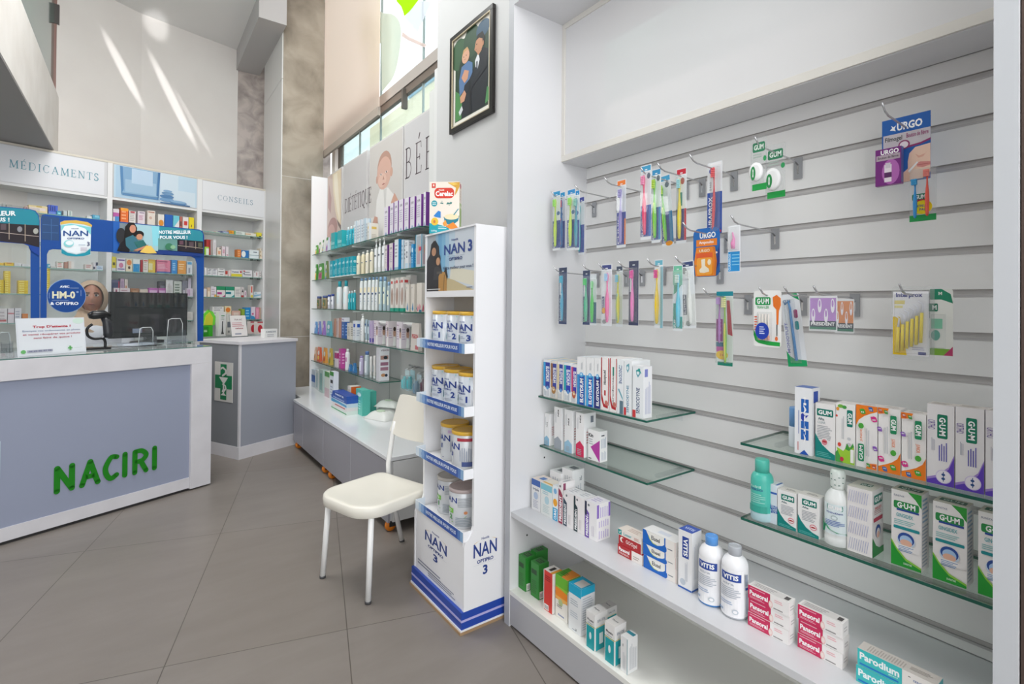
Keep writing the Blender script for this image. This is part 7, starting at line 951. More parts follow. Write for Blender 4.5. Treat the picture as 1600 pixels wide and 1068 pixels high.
brow(1, 3, [(X_(66), X_(152), Y_(312), '3a4468', [('R', '5a5a7a', 0, .8, 1, 1), ('R', 'b83a5a', .85, 0, 1, .9)], 'navy box with pink edge', {'y0': .09}), (X_(158), X_(202), Y_(300), 'b8a0b4', [('V', '7a6a8a', .2, .1, .8, .9, 2)], 'mauve striped box', {'y0': .09}), (X_(205), X_(238), Y_(306), 'd8ccc4', [('R', 'c88a6a', .2, .1, .7, .6)], 'small cream box', {'y0': .09}), (X_(90), X_(152), Y_(398), 'd4c8cc', [('R', '8a3a5a', .3, .2, .6, .8)], 'low white and maroon box', {'y0': .015, 'd': .05}), (X_(155), X_(262), Y_(400), 'd4c8cc', [ln('b08a98', 2)], 'low white box', {'y0': .015, 'd': .05}), (X_(266), X_(358), Y_(402), '9a6a4a', [('R', 'b89070', .2, .3, .8, .7)], 'low brown box', {'y0': .015, 'd': .05}), (X_(362), X_(450), Y_(412), 'd0c0b4', [], 'low beige box', {'y0': .015, 'd': .05}), (X_(454), X_(552), Y_(398), 'b060a8', [('R', 'd8b4d4', .1, .4, .9, .7)], 'low magenta box, left one', {'y0': .015, 'd': .05}), (X_(556), X_(636), Y_(400), 'a8589c', [('R', 'd8b4d4', .1, .4, .9, .7)], 'low magenta box, right one', {'y0': .015, 'd': .05}),
    (X_(566), X_(626), Y_(328), '3a3e48', [('R', '6a707a', .1, .5, .9, .7)], 'dark grey box', {'y0': .09}), (X_(634), X_(710), Y_(312), 'd8d8d8', [('V', 'b0a8a8', .2, .1, .8, .8, 3)], 'tall white box', {'y0': .09}), (X_(716), X_(800), Y_(328), 'c8ccc4', [ln('6a7a6a', 4)], 'white and grey-green box', {'y0': .09}), (X_(804), X_(862), Y_(320), '7a7884', [('R', 'd0ccd0', .2, .1, .7, .4)], 'grey-violet box', {'y0': .09}), (X_(866), X_(912), Y_(298), 'c8c0cc', [('V', 'a898b0', .2, .1, .8, .9, 2)], 'tall lilac box', {'y0': .09}), (X_(850), X_(918), Y_(402), 'd0c4d0', [('V', 'b070a8', .1, .1, .6, .9, 2)], 'low white and magenta box', {'y0': .015, 'd': .05})], 'fourth shelf behind the monitor', 'boxes on the fourth shelf of the middle bay')
bi(1, 5, X_(856), X_(924), Y_(648), 'd4cec8', [ln('b4aea8', 3)], 'lone cream box low in the middle bay, right of the monitor', None, z=1.236)
X_, Y_ = q_(0, 300, 8.9)
brow(0, 0, [(X_(335), X_(385), Y_(195), 'c8a8a0', [('R', '8a6a64', .2, .2, .8, .8)], 'dull pink small box'), (X_(390), X_(655), Y_(188), 'd8c89a', [('R', 'b8a04a', .4, .8, .7, .95), ('R', 'd8ccc8', .05, .3, .9, .7)], 'wide cream carton'), (X_(665), X_(800), Y_(182), '3a5ac0', [('V', '22306a', .1, .4, .8, 1, 3), ('R', '6a84d0', 0, 0, 1, .3)], 'royal blue carton', {'y0': .06}), (X_(785), X_(850), Y_(262), '3a90b4', [('R', '8ad0d8', .2, .2, .8, .6)], 'teal small carton', {'y0': .015, 'd': .04}), (X_(862), X_(930), Y_(258), 'b8c4c8', [('R', '5a5a5a', .0, .1, .2, .9)], 'grey-white small carton'), (X_(935), X_(1000), Y_(256), 'c4ccc8', [('R', '6a8a8a', .4, .1, .6, .9)], 'pale small carton with dark stripe'), (X_(1205), X_(1275), Y_(332), 'd4d8d8', [], 'low white box'), (X_(1280), X_(1385), Y_(318), '4a9abc', [('R', '7abcd0', .3, .4, .9, .9)], 'low teal box'), (X_(30), X_(75), Y_(150), 'b8b8b4', [], 'small grey box'), (X_(78), X_(160), Y_(172), 'a8a8a0', [], 'low grey-brown box')], 'top shelf under MÉDICAMENTS', 'boxes on the top shelf under MÉDICAMENTS')
X_, Y_ = q_(0, 400, 6.68)
bi(0, 2, X_(-60), X_(45), Y_(68), 'dcb828', [('R', 'b8901a', 0, .4, 1, .5)], 'yellow box at the picture edge, third shelf under MÉDICAMENTS', None)
brow(0, 2, [(X_(50), X_(148), Y_(66), 'dcb828', [('R', 'c07a2a', .2, .6, .8, .9)], 'yellow box with orange print'), (X_(152), X_(228), Y_(70), 'd8d8d8', [ln('b4b4b4', 3)], 'white box beside the yellow ones'), (X_(232), X_(310), Y_(84), 'd4d4d6', [ln('b4b4b4', 2)], 'white low box'), (X_(490), X_(528), Y_(80), '3a9ab8', [('R', 'c8dce0', .5, .2, .9, .7)], 'teal small box'), (X_(532), X_(590), Y_(105), 'd4d0cc', [ln('9a9a9a', 2)], 'short white box'), (X_(595), X_(668), Y_(56), 'd8d2cc', [ln('c8685a', 3), ('R', '5a9a6a', .1, .85, .9, .92)], 'tall white box with red print'), (X_(672), X_(714), Y_(62), 'a87a68', [], 'tan box'), (X_(716), X_(778), Y_(54), 'd8c4b8', [('R', 'e0dcd8', .5, 0, 1, 1)], 'tall cream and white box'), (X_(784), X_(878), Y_(132), 'dcdad8', [], 'flat white box'), (X_(892), X_(972), Y_(84), 'd8d2cc', [('L', 'b05a5a', .1, .3, .9, .9, 3)], 'white box with dark red lines'), (X_(976), X_(1028), Y_(64), 'd0ccd0', [('R', '2a3450', .5, .5, 1, 1), ('R', '2a3450', 0, .1, .4, .4)], 'white box with navy corner'), (X_(1010), X_(1102), Y_(100), 'c8d4e0', [ln('6a8ab0', 2)], 'pale blue box', {'y0': .012, 'd': .014})], 'third shelf under MÉDICAMENTS', 'boxes on the third shelf under MÉDICAMENTS')
yl = [('R', 'c8a81a', 0, .45, 1, .55), ('R', 'e8dc7a', .1, .65, .6, .85), ('R', 'e8dc7a', .1, .15, .6, .35)]
hs = {}
for (xl, xr, n_, lb) in ((-20, 48, 3, 'yellow flat boxes stack at the picture edge'), (52, 118, 5, 'tallest yellow stack'), (196, 302, 3, 'yellow stack beside the blue frame'), (486, 528, 6, 'yellow stack beside the blue oval')):
    zz = SB[3]
    for j in range(n_):
        hh_ = .042; bi(0, 3, X_(xl), X_(xr), 0, 'd8bc1e', yl, '%s, %s box of it, under MÉDICAMENTS' % (lb, ('bottom', 'second', 'third', 'fourth', 'fifth', 'sixth')[j]), 'yellow flat boxes stacked under MÉDICAMENTS', z=zz, dzt=hh_); zz += hh_
zz = SB[3]
for j in range(3): bi(0, 3, X_(1020), X_(1062), 0, 'cfd8d0', [('R', '6ab08a', 0, .1, 1, .4)], 'white and green flat box, %s of the stack beside the divider' % ('bottom', 'middle', 'top')[j], 'white and green flat boxes', z=zz, dzt=.038); zz += .038
brow(0, 4, [(X_(-10), X_(88), Y_(548), 'd0cccc', [('R', 'b85a5a', .1, .1, .9, .25), ln('b0a8a8', 3)], 'white carton with red foot'), (X_(92), X_(160), Y_(545), 'd4ced2', [('R', 'c07a80', 0, .6, 1, .7)], 'white carton with pink stripe'), (X_(164), X_(236), Y_(542), 'd0d0d4', [ln('9aa0b0', 4)], 'white carton with grey print'), (X_(240), X_(306), Y_(600), 'c87a3a', [], 'orange low carton')], 'fifth shelf behind the white notice', 'cartons on the fifth shelf under MÉDICAMENTS')
# ================================================================ COUNTERS
CRZ = math.radians(24); CO = onz(329, 757); CNT = Plane(CO, CRZ)
def cl(p, pl=CNT): d = Vector((p.x, p.y, 0))-pl.p; return d.dot(pl.u), -d.dot(pl.n)
u = empty('reception_counter', (CO.x, CO.y, 0), CRZ); tag(u, 'long grey and white service counter with green lettering on its front', 'counter')
CL, CD, CH = -3.2, .95, 1.10; WP = noisy('white_wood_laminate', 'd4d2d6', 'dcdade', 5, .4); GP_ = mat('989fb4', .42)
MB().box(CL, 0, 0, CD, .968, 1.092, WP).build('top_slab', u, bevel=.002); MB().box(-.155, 0, 0, CD, .012, .968, WP).build('end_support', u, bevel=.002)
b = MB().box(CL, -.155, .022, .05, .10, .968, GP_); b.build('front_panel', u); MB().box(CL, -.155, .015, .05, .02, .10, WP).build('skirting', u); MB().box(CL, -.01, .03, .2, 0, .02, mat('2e2c2c', .6)).build('plinth', u)
g = MB(); g.add([(CL, .004, 1.0925), (-.004, .004, 1.0925), (-.004, CD-.01, 1.0925), (CL, CD-.01, 1.0925), (CL, .004, 1.10), (-.004, .004, 1.10), (-.004, CD-.01, 1.10), (CL, CD-.01, 1.10)], [(4, 5, 6, 7)], mat('9fa6a6', .06)); g.add([(CL, .004, 1.0925), (-.004, .004, 1.0925), (-.004, CD-.01, 1.0925), (CL, CD-.01, 1.0925), (CL, .004, 1.10), (-.004, .004, 1.10), (-.004, CD-.01, 1.10), (CL, CD-.01, 1.10)], [(0, 1, 5, 4), (1, 2, 6, 5), (2, 3, 7, 6)], mat('5f7d78', .15)); g.build('glass_top', u)
GN = mat('14800e', .45); sw = .032; z0, z1 = .222+.016, .230+.17-.016
def xs(a, c): return cl(CNT.at(a, 750))[0]+sw/2, cl(CNT.at(c, 750))[0]-sw/2
b = MB(); fnc = lambda x, z, off: (x, .022-off-.004, z)
NS = [0]
def ss(pts): NS[0] += .0004; stroke(b, fnc, pts, sw, GN, NS[0])
a, c = xs(86, 119); ss([(a, z0), (a, z1)]); ss([(a, z1), (c, z0)]); ss([(c, z0), (c, z1)])
a, c = xs(125.3, 159); m_ = (a+c)/2; ss([(a, z0), (m_, z1)]); ss([(m_, z1), (c, z0)]); ss([(a+(m_-a)*.42, z0+.05), (c-(c-m_)*.42, z0+.05)])
a, c = xs(161.8, 187.8); ss(smooth([(c, z1-.006), (a+(c-a)*.55, z1), (a+.012, z1-.035), (a, (z0+z1)/2), (a+.008, z0+.03), (a+(c-a)*.5, z0), (c, z0+.018)], 5))
a, c = xs(192, 201); ss([((a+c)/2, z0), ((a+c)/2, z1)])
a, c = xs(208, 233.4); ss([(a, z0), (a, z1)]); ss(smooth([(a, z1), (a+(c-a)*.6, z1), (c, z1-.035), (a+(c-a)*.6, z1-.07), (a, z1-.07)], 5)); ss([(a+(c-a)*.5, z1-.07), (c, z0)])
a, c = xs(238, 247); ss([((a+c)/2, z0), ((a+c)/2, z1)])
b.build('lettering', u)
xp = cl(CNT.at(2, 720))[0]; MB().box(xp-.16, xp, .016, .0215, .395, .615, mat('c4d4e0', .35)).build('front_notice', u)
# small counter
SO = onz(373, 718); SP_ = Plane(SO, math.radians(26)); v_ = empty('side_counter', (SO.x, SO.y, 0), math.radians(26)); tag(v_, 'small grey counter with white plinth and green pharmacy cross on its side', 'counter')
w2 = cl(SP_.at(462, 600), SP_)[0]; GC = mat('9b9faa', .42); d2 = .62
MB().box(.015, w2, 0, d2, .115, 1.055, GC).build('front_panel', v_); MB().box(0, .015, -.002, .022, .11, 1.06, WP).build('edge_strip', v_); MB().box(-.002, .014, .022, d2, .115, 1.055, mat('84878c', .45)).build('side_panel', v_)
MB().box(-.006, w2+.005, -.006, d2, 0, .115, WP).build('plinth', v_); MB().box(-.012, w2+.012, -.012, d2+.01, 1.055, 1.085, WP).build('top', v_, bevel=.002)
LS = Plane(SO, math.radians(26)-math.pi/2); ya = -(Vector((LS.at(336.4, 590).x, LS.at(336.4, 590).y, 0))-LS.p).dot(LS.u); yb_ = -(Vector((LS.at(364.4, 590).x, LS.at(364.4, 590).y, 0))-LS.p).dot(LS.u); za, zb_ = LS.at(350, 627).z, LS.at(350, 565.5).z
hw_ = abs(yb_-ya); ym = max(ya, yb_); b = MB().box(-.006, -.002, ym-hw_, ym, za, zb_, mat('cfcdc9', .4)); G_ = '0d7a4a'; W_ = 'd8d6d2'
b.art(lambda uu, vv, o: (-.006-o, ym-uu*hw_, za+vv*(zb_-za)), [('R', G_, .33, .05, .67, .95), ('R', G_, .03, .33, .97, .67), ('P', W_, [(.26, .62), (.76, .62), (.64, .52), (.56, .46), (.5, .46), (.4, .52)]), ('R', W_, .48, .2, .56, .48), ('P', W_, [(.36, .16), (.68, .16), (.58, .21), (.46, .21)]), ('P', W_, [(.36, .8), (.46, .84), (.6, .8), (.6, .74), (.44, .68), (.44, .64), (.5, .64), (.7, .72), (.68, .82), (.5, .89), (.36, .86)]), ('P', W_, [(.44, .44), (.6, .4), (.62, .34), (.46, .3), (.44, .24), (.6, .26), (.7, .34), (.66, .42), (.5, .47)])], base=.001, step=.0006); b.build('cross_poster', v_)
# goods on the small counter
def sc(xl, yb, xr, yt, name, lb, base, art=(), cat='box', d=.06, rz=None, lean=0):
    A = onz(xl, yb, 1.0855); P = Plane(A, rz if rz is not None else SP_.rz); B = P.at(xr, yb); w = (Vector((B.x, B.y, 0))-P.p).length; h = P.at(xl, yt).z-1.0855; b = MB(); b.box(0, w, 0, d, 0, h, mat(base, .4)); b.art(front(w, h), art, base=.001, step=.0005); o = b.build(name, None, (A.x, A.y, 1.0856), P.rz); o.rotation_euler.x = lean; return tag(o, lb, cat)
e = empty('leaflet_holder', (onz(316, 526, 1.0855).x, onz(316, 526, 1.0855).y, 1.0856), SP_.rz); tag(e, 'lime green leaflet holder with rounded back at the left of the small counter', 'holder')
b = MB().box(0, .11, 0, .06, 0, .115, mat('3aa828', .4)); b.art(front(.11, .115), [('R', '2a8a20', .1, .1, .6, .9), ('L', 'd8f0d0', .15, .4, .55, .65, 2)], base=.001); b.build('tray', e)
MB().prism([(.03, .115), (.15, .115), (.16, .2), (.13, .26), (.08, .28), (.04, .24)], 'y', .03, .05, mat('6ac83a', .4)).prism([(.03, .12), (.12, .12), (.125, .2), (.09, .255), (.05, .22)], 'y', .02, .03, mat('c8c83a', .4)).build('back_card', e)
sc(342, 525, 352.5, 487, 'info_carton', 'tall white carton with small dark figure beside the green holder', 'd8d8d6', [('R', '5a9a6a', .3, .82, .8, .86), ('P', '4a4a4c', [(.3, .08), (.75, .08), (.6, .2), (.55, .45), (.6, .6), (.45, .62), (.4, .2)]), ('L', 'a0a8a0', .3, .66, .8, .78, 2)])
sc(353.5, 523, 361, 490, 'info_carton', 'slim white carton with grey squares behind the slanted notice', 'd0cec8', [('R', '6a7078', .2, .35, .9, .62), ('R', '8a8a8a', .3, .1, .7, .2)], d=.04)
A = onz(361.5, 527, 1.0855); e = empty('notice_stand', (A.x, A.y, 1.0856), SP_.rz); tag(e, 'slanted acrylic notice with red lines of text on the small counter', 'sign')
b = MB(); b.box(0, .19, 0, .004, 0, .235, M_ACR); b.box(.008, .182, -.002, 0, .01, .228, mat('d8d4d2', .4)); b.art(front(.174, .218, -.002, .008, .01), [('T', '6a4a5a', 'TVA AC', .5, .8, .5, .08), ('L', 'c08a90', .08, .45, .92, .68, 3), ('T', 'a04a58', 'caisse', .5, .38, .5, .08), ('R', '8a90a0', .2, .08, .6, .14)], base=.001); o = b.build('printed_sheet', e); o.rotation_euler.x = -.2
MB().box(0, .19, -.002, .07, 0, .004, M_ACR).build('foot', e)
sc(391.2, 521, 400, 502, 'heart_box', 'white box with red heart, left one of the pair on the small counter', 'd8ccc8', [('R', 'b03a44', 0, .9, 1, 1), ('E', 'c02838', .5, .42, .42, .32)])
sc(402, 521.5, 410.5, 502.4, 'heart_box', 'white box with red heart, right one of the pair on the small counter', 'd8ccc8', [('R', 'b03a44', 0, .9, 1, 1), ('E', 'c02838', .5, .42, .42, .32)])
sc(413.5, 528, 433, 514, 'medicine_box', 'small white box alone at the right end of the small counter', 'dededc', [('T', '4a5a6a', 'CARDIX', .5, .68, .8, .2), ('L', 'a0a0a8', .2, .1, .8, .45, 2)])
# ---------------------------------------------------------------- acrylic screens with printed surround
SCR = CNT.back(.55); 
def scr_l(x, v, o=0): P = SCR.at(x, -v); a, d = cl(P, SCR); return a, d-o, P.z
def pxpoly(b, pts, m, t0=0.0, t1=.004): b.prism([(scr_l(x, -y)[0], max(scr_l(x, -y)[2], 1.1015)) for x, y in pts], 'y', -t1, -t0, m)
def screen(lb, frame, x0, x1, arts, extra=()):
    e = empty('counter_screen', (SCR.p.x, SCR.p.y, 1.10), CRZ); tag(e, lb, 'screen', None)
    z = lambda o: o.__setattr__('location', (0, 0, -1.10)) or o
    A_, B_ = scr_l(x0, -450)[0], scr_l(x1, -450)[0]; zt_ = scr_l((x0+x1)/2, -frame[0][1])[2]
    z(MB().box(A_, B_, -.0015, .0015, 1.101, scr_l(x1 if x1 < 100 else x0, -frame[0][1]-2)[2]-.03, M_ACR).build('clear_sheet', e))
    b = MB(); pxpoly(b, frame, mat('124894', .35), .002, .005); b.art(scr_l, arts, base=.0056, step=.0006); z(b.build('printed_frame', e)); return e, z
fr = [(63.5, 342), (65, 336), (70, 334.6), (311, 358.5), (316, 361), (318.5, 368), (317, 535.5), (308, 536), (307, 412), (304.5, 404), (298, 400.5), (82, 389), (76, 391), (73, 397), (72, 552), (62, 553)]
arts = [('P', '2a4a78', [(65, -337), (92, -340), (92, -376), (64, -374)]), ('P', '40689a', [(66, -350), (90, -352), (90, -353), (66, -351)]), ('P', '40689a', [(66, -362), (90, -363.5), (90, -364.5), (66, -363)]), ('R', '40689a', 79, -376, 80, -342),
    ('P', '1f5cae', [(176, -346), (186, -347), (186, -396), (176, -395)]), ('P', '7a8890', [(186, -348), (215, -350.5), (215, -394), (186, -392)]), ('P', 'a4c8d0', [(210, -350), (248, -353.5), (246, -392), (210, -390)]), ('P', '8ad0dc', [(236, -352.5), (250, -354), (252, -385), (238, -384)]), ('P', '2a8a9a', [(248, -353.5), (312, -360.2), (316, -365), (316, -377), (248, -373)]), ('P', '6a9a94', [(246, -372), (276, -374), (276, -392), (246, -390)]), ('P', '241f28', [(276, -374), (316.5, -377), (316.5, -396), (276, -392)]),
    ('P', 'b8a898', [(277, -383), (316, -387.5), (316, -388.3), (277, -383.8)]), ('R', 'a89888', 289, -388, 289.8, -375), ('R', 'a89888', 304, -389, 304.8, -377), ('R', '6a4a58', 279, -382, 285, -376), ('R', '5a4a50', 294, -385, 301, -378), ('R', '5a5a48', 308, -386, 314, -379), ('P', '1a3a80', [(255, -391), (317, -397), (317, -400), (300, -400.5), (240, -396), (246, -392)]),
    ('E', '2a2a2e', 187.5, -368, 7.5, 12), ('P', '14100f', [(192, -372), (194, -354), (200, -347.3), (208, -348), (212.5, -356), (212, -366), (205, -372), (200, -382), (190, -388)]), ('E', 'c88a70', 205.8, -357.5, 5, 6.3), ('P', '15131a', [(181, -392), (186, -380), (196, -372), (204, -378), (200, -394)]), ('P', '3a7080', [(194, -372), (206, -367), (214, -376), (216, -388), (204, -393), (195, -384)]),
    ('E', '1a1412', 215.5, -366, 7.5, 5.5), ('E', 'c48a6c', 216, -370, 5, 4.6), ('P', '2a6a68', [(207, -378), (222, -375), (228, -384), (214, -389)]), ('P', 'c08468', [(206, -391), (222, -385), (230, -382), (228, -386), (214, -392)]), ('P', 'e8c460', [(216, -394), (226, -384), (234, -384), (243, -395.5), (230, -396)]), ('E', '3a7a5a', 262, -385, 6, 5), ('E', '8ab890', 268, -386, 4, 3),
    ('T', 'eef4f8', 'NOTRE MEILLEUR', 271, -362.8, 50, 5.6, 0, 2), ('T', 'eef4f8', 'POUR VOUS !', 269, -370.8, 43, 5.2, 0, 2)]
e, z = screen('clear counter screen with blue printed surround showing a mother and child, right one', fr, 66, 316, arts)
b = MB(); cp_ = [(93.5, 347), (100, 344.6), (118, 344), (136, 347), (143, 351.5), (142.4, 354.5), (141.4, 355), (140.4, 398), (130, 400.3), (118, 401), (104, 399.8), (95, 396), (94, 352.5), (93, 351)]
pxpoly(b, cp_, mat('cfe2e8', .35), .006, .010)
b.art(scr_l, [('P', 'd8b050', [(93.5, -347), (100, -344.6), (118, -344), (136, -347), (143, -351.5), (142.4, -354.5), (130, -350.5), (110, -348.3), (93.3, -351)]), ('P', '7acbd0', [(94.5, -352), (110, -349.5), (141, -355), (140.8, -366), (130, -356), (112, -352), (95, -360)]), ('P', 'e8eef2', [(94.6, -362), (100, -353), (115, -351.5), (132, -357), (140.5, -368), (140, -386), (132, -393), (118, -396), (104, -393), (95, -386)]), ('P', '1a90a4', [(94.8, -388), (104, -394.5), (118, -397.5), (132, -394.5), (140.2, -388), (140, -397), (130, -400), (118, -400.6), (104, -399.5), (95, -395.5)]), ('T', '4a5a8a', 'Nestlé', 116, -357, 11, 1.8), ('T', '1f4a8a', 'NAN', 117, -364.5, 39, 8.5, 0, 1), ('T', '1f4a8a', 'OPTIPRO', 117, -372.5, 27, 2.6, 0, 2), ('E', '8ad0d4', 106, -380.5, 8, 5.5), ('E', 'e8eef2', 107, -379.5, 6, 3.5), ('T', '2a3a6a', '3', 136.5, -381, 4.4, 6.5, 0, 1), ('R', 'a8b8c8', 121, -383, 132, -382), ('L', 'b8a8b8', 124, -392, 138, -386, 2)], base=.0106, step=.0006); z(b.build('tin_picture', e))
b = MB(); ov = [(103+30.5*math.cos(t*math.pi/18), 462+26.2*math.sin(t*math.pi/18)) for t in range(36)]; pxpoly(b, ov, mat('8aa8d0', .35), .006, .008); pxpoly(b, [(103+29.7*math.cos(t*math.pi/18), 462+25.4*math.sin(t*math.pi/18)) for t in range(36)], mat('14468e', .35), .0081, .0095)
b.art(scr_l, [('T', 'e8eef6', 'AVEC', 100, -447.6, 15, 3.6, 0, 2), ('T', 'e4dfc0', 'HM-0', 98.5, -460.5, 36, 11.5, 0, 2), ('E', '8aa0c8', 120, -456, 1.8, 1.5), ('T', 'eef2f8', '& OPTIPRO', 99.5, -473.8, 44, 4.8, 0, 2), ('R', '9ab0d4', 108, -450.2, 122, -449.6), ('R', '9ab0d4', 125, -462, 125.6, -453), ('R', '9ab0d4', 80, -469.3, 106, -468.7), ('R', '9ab0d4', 75.4, -466, 76, -457)], base=.010, step=.0006); z(b.build('oval_sign', e))
fl = [(-60, 317), (46, 326.5), (55, 329), (60, 336), (61.5, 345), (61.3, 554), (47.5, 555), (47.3, 392), (44, 384), (36, 380.5), (-60, 374)]
e, z = screen('clear counter screen with blue printed surround at the left picture edge', fl, -58, 60, [('P', '1f8496', [(-60, -318), (46, -327.5), (54, -330), (59, -337), (60.5, -345), (60.5, -352), (-60, -345)]), ('P', '241c22', [(-60, -345), (60.8, -352), (60.8, -386), (40, -381), (-60, -371)]), ('P', 'b8a8a0', [(-60, -356), (60, -369), (60, -369.8), (-60, -357)]), ('R', 'a89888', 13, -374, 14.2, -348), ('R', 'a89888', 38, -377, 39.2, -350), ('R', '5a4a50', 0, -359, 9, -350), ('E', '8a8a90', 30, -358, 4, 4.5), ('E', 'a8a8a0', 55, -361, 4, 4.5), ('T', 'e8f0f2', 'MEILLEUR', -3, -333.3, 54, 7.6, 0, 2), ('T', 'e8f0f2', 'POUR VOUS !', -22, -343, 72, 6.6, 0, 2), ('P', '123f94', [(-60, -371), (40, -381), (60.8, -388), (61, -400), (48, -392), (44, -384), (36, -380.8), (-60, -374)])])
# ---------------------------------------------------------------- things on the counter
A = onz(28, 557.8, 1.1005); B = onz(135, 549.4, 1.1005); rzp = math.atan2(B.y-A.y, B.x-A.x); Pp = Plane(A, rzp); w_ = (B-A).length; h_ = (Pp.back(.03).at(80, 496).z-1.1005)*1.0
e = empty('notice_card', (A.x, A.y, 1.1006), rzp); tag(e, 'white landscape notice card with red French text leaning on the counter', 'sign')
b = MB().box(0, w_, 0, .003, 0, h_, mat('d8dce2', .35)); b.art(front(w_, h_), [('R', 'dde1e6', .02, .02, .98, .98), ('E', 'cfe4d8', .9, .9, .09, .08), ('T', 'b8283c', "Trop D'attente ?", .5, .76, .56, .085, 0, 2), ('T', '8a94b0', 'Envoyez vos ordonnances en photo', .5, .655, .84, .06, 0, 1), ('T', 'b04a5c', 'et venez récupérer vos produits', .5, .56, .84, .06, 0, 1), ('T', 'b04a5c', 'sans faire de queue !', .5, .465, .56, .06, 0, 1), ('E', '6ab06a', .07, .12, .035, .05), ('R', 'a8aab8', .12, .09, .48, .155), ('T', '5a6080', '06 62 85 97 98', .3, .122, .32, .04, 0, 1), ('R', '6ab06a', .705, .13, .775, .17), ('R', '6ab06a', .725, .09, .755, .21), ('R', '3a8a4a', .735, .13, .745, .17), ('R', 'a8bcb0', .8, .145, .93, .15)], base=.0012, step=.0005); o = b.build('card', e); o.rotation_euler.x = -.12
MB().box(w_*.3, w_*.7, .004, .09, 0, .003, M_ACR).build('foot', e)
# monitor
MP = CNT.back(.80); a = MP.at(171, 500); c = MP.at(292, 500); ww = (Vector((c.x-a.x, c.y-a.y, 0))).length; zb2, zt2 = MP.at(171, 529).z, MP.at(171, 455.5).z
e = empty('computer_monitor', ((a.x+c.x)/2, (a.y+c.y)/2, 1.1003), CRZ); tag(e, 'big black computer monitor with round stand, its back edge to the room', 'monitor')
b = MB().box(-ww/2, ww/2, -.006, .026, zb2-1.10, zt2-1.10, mat('0b0c0f', .3, 0, .3)); b.art(lambda uu, vv, o: (-ww/2+uu*ww, -.006-o, zb2-1.10+vv*(zt2-zb2)), [('R', '111215', .015, .03, .985, .985), ('R', '8a94a8', .27, .1, .39, .2)], base=.001, step=.0008); b.build('screen', e)
MB().box(-.03, .05, .0, .05, .01, zb2-1.10+.08, mat('17181c', .3)).build('neck', e); MB().lathe([(.15, 0), (.155, .006), (.14, .012), (.03, .02)], mat('1a1a1e', .3), 28, (0.01, .02, 0), 1, .7).build('foot', e)
# bar-code scanner on its stand
A = onz(152, 545, 1.1005); e = empty('barcode_scanner', (A.x, A.y, 1.1003), .25); tag(e, 'black hand scanner upright in its curved stand beside the white notice card', 'scanner'); K1 = mat('151517', .3); K2 = mat('2c2d31', .35)
MB().box(-.10, .07, -.05, .06, 0, .012, K1).build('base', e); MB().tube(smooth([(.045, 0, .01), (.045, 0, .05), (.03, 0, .075), (-.02, 0, .075), (-.055, 0, .10), (-.058, 0, .15), (-.03, 0, .18)], 5), .009, K1, 8).build('stand_arm', e)
b = MB(); b.tube([(.058, -.012, .08), (.06, -.012, .12), (.052, -.01, .19), (.035, -.005, .235)], [.028, .03, .027, .024], K2, 12); b.tube([(.07, -.01, .235), (.03, -.01, .25), (-.03, -.01, .245), (-.055, -.01, .238)], [.02, .03, .03, .018], K1, 12); b.build('scanner_body', e); MB().tube([(.02, -.04, .09), (.02, -.046, .092)], .009, mat('8a8a8e', .3), 10).build('trigger', e)
MB().tube(smooth([(.05, .02, .01), (.12, .03, .006), (.22, -.01, .006), (.3, .03, .006), (.42, .06, .006)], 5), .0035, K1, 6).build('cable', e)
# clear holders
for xl, xr, yb, yt, lb, nm in ((2, 20.5, 551, 520, 'clear acrylic box at the left picture edge beside the notice card', 'acrylic_holder'), (266, 291, 538, 498, 'tall clear acrylic holder in front of the right part of the monitor', 'acrylic_holder'), (222, 245, 541, 512, 'low clear acrylic holder in front of the monitor foot', 'acrylic_holder')):
    A = onz(xl, yb, 1.1005); P = Plane(A, CRZ); B = P.at(xr, yb); w = (Vector((B.x, B.y, 0))-P.p).length; h = P.at(xl, yt).z-1.10; e = empty(nm, (A.x, A.y, 1.1005), CRZ); tag(e, lb, 'holder', None)
    b = MB(); b.box(0, w, .06, .063, 0, h, M_ACR).box(0, w, 0, .003, 0, h*.45, M_ACR).box(0, .003, 0, .06, 0, h*.55, M_ACR).box(w-.003, w, 0, .06, 0, h*.55, M_ACR).box(0, w, 0, .06, 0, .003, M_ACR); b.build('box', e)
    MB().tube([(0, .06, 0), (w*.12, .06, h*.95), (w*.3, .06, h), (w*.85, .06, h), (w, .06, h*.8), (w, .06, 0)], .0022, mat('e8ecec', .1), 6).build('bright_edge', e)
A = onz(192, 541, 1.1005); o = MB().box(0, .22, 0, .10, 0, .012, mat('c8cdd8', .4)).art(lambda uu, vv, o_: (uu*.22, vv*.1, .012+o_), [('L', 'a8aebc', .05, .1, .95, .9, 4)]).build('keyboard', None, (A.x, A.y+.1, 1.1005), CRZ); tag(o, 'pale low keyboard lying left of the monitor foot', 'keyboard')
A = onz(281, 534, 1.1005); o = MB().box(-.07, .07, 0, .10, 0, .02, mat('ccd0d4', .5)).build('paper_stack', None, (A.x, A.y, 1.1005), CRZ+.1); tag(o, 'small stack of white papers right of the monitor foot', 'paper')
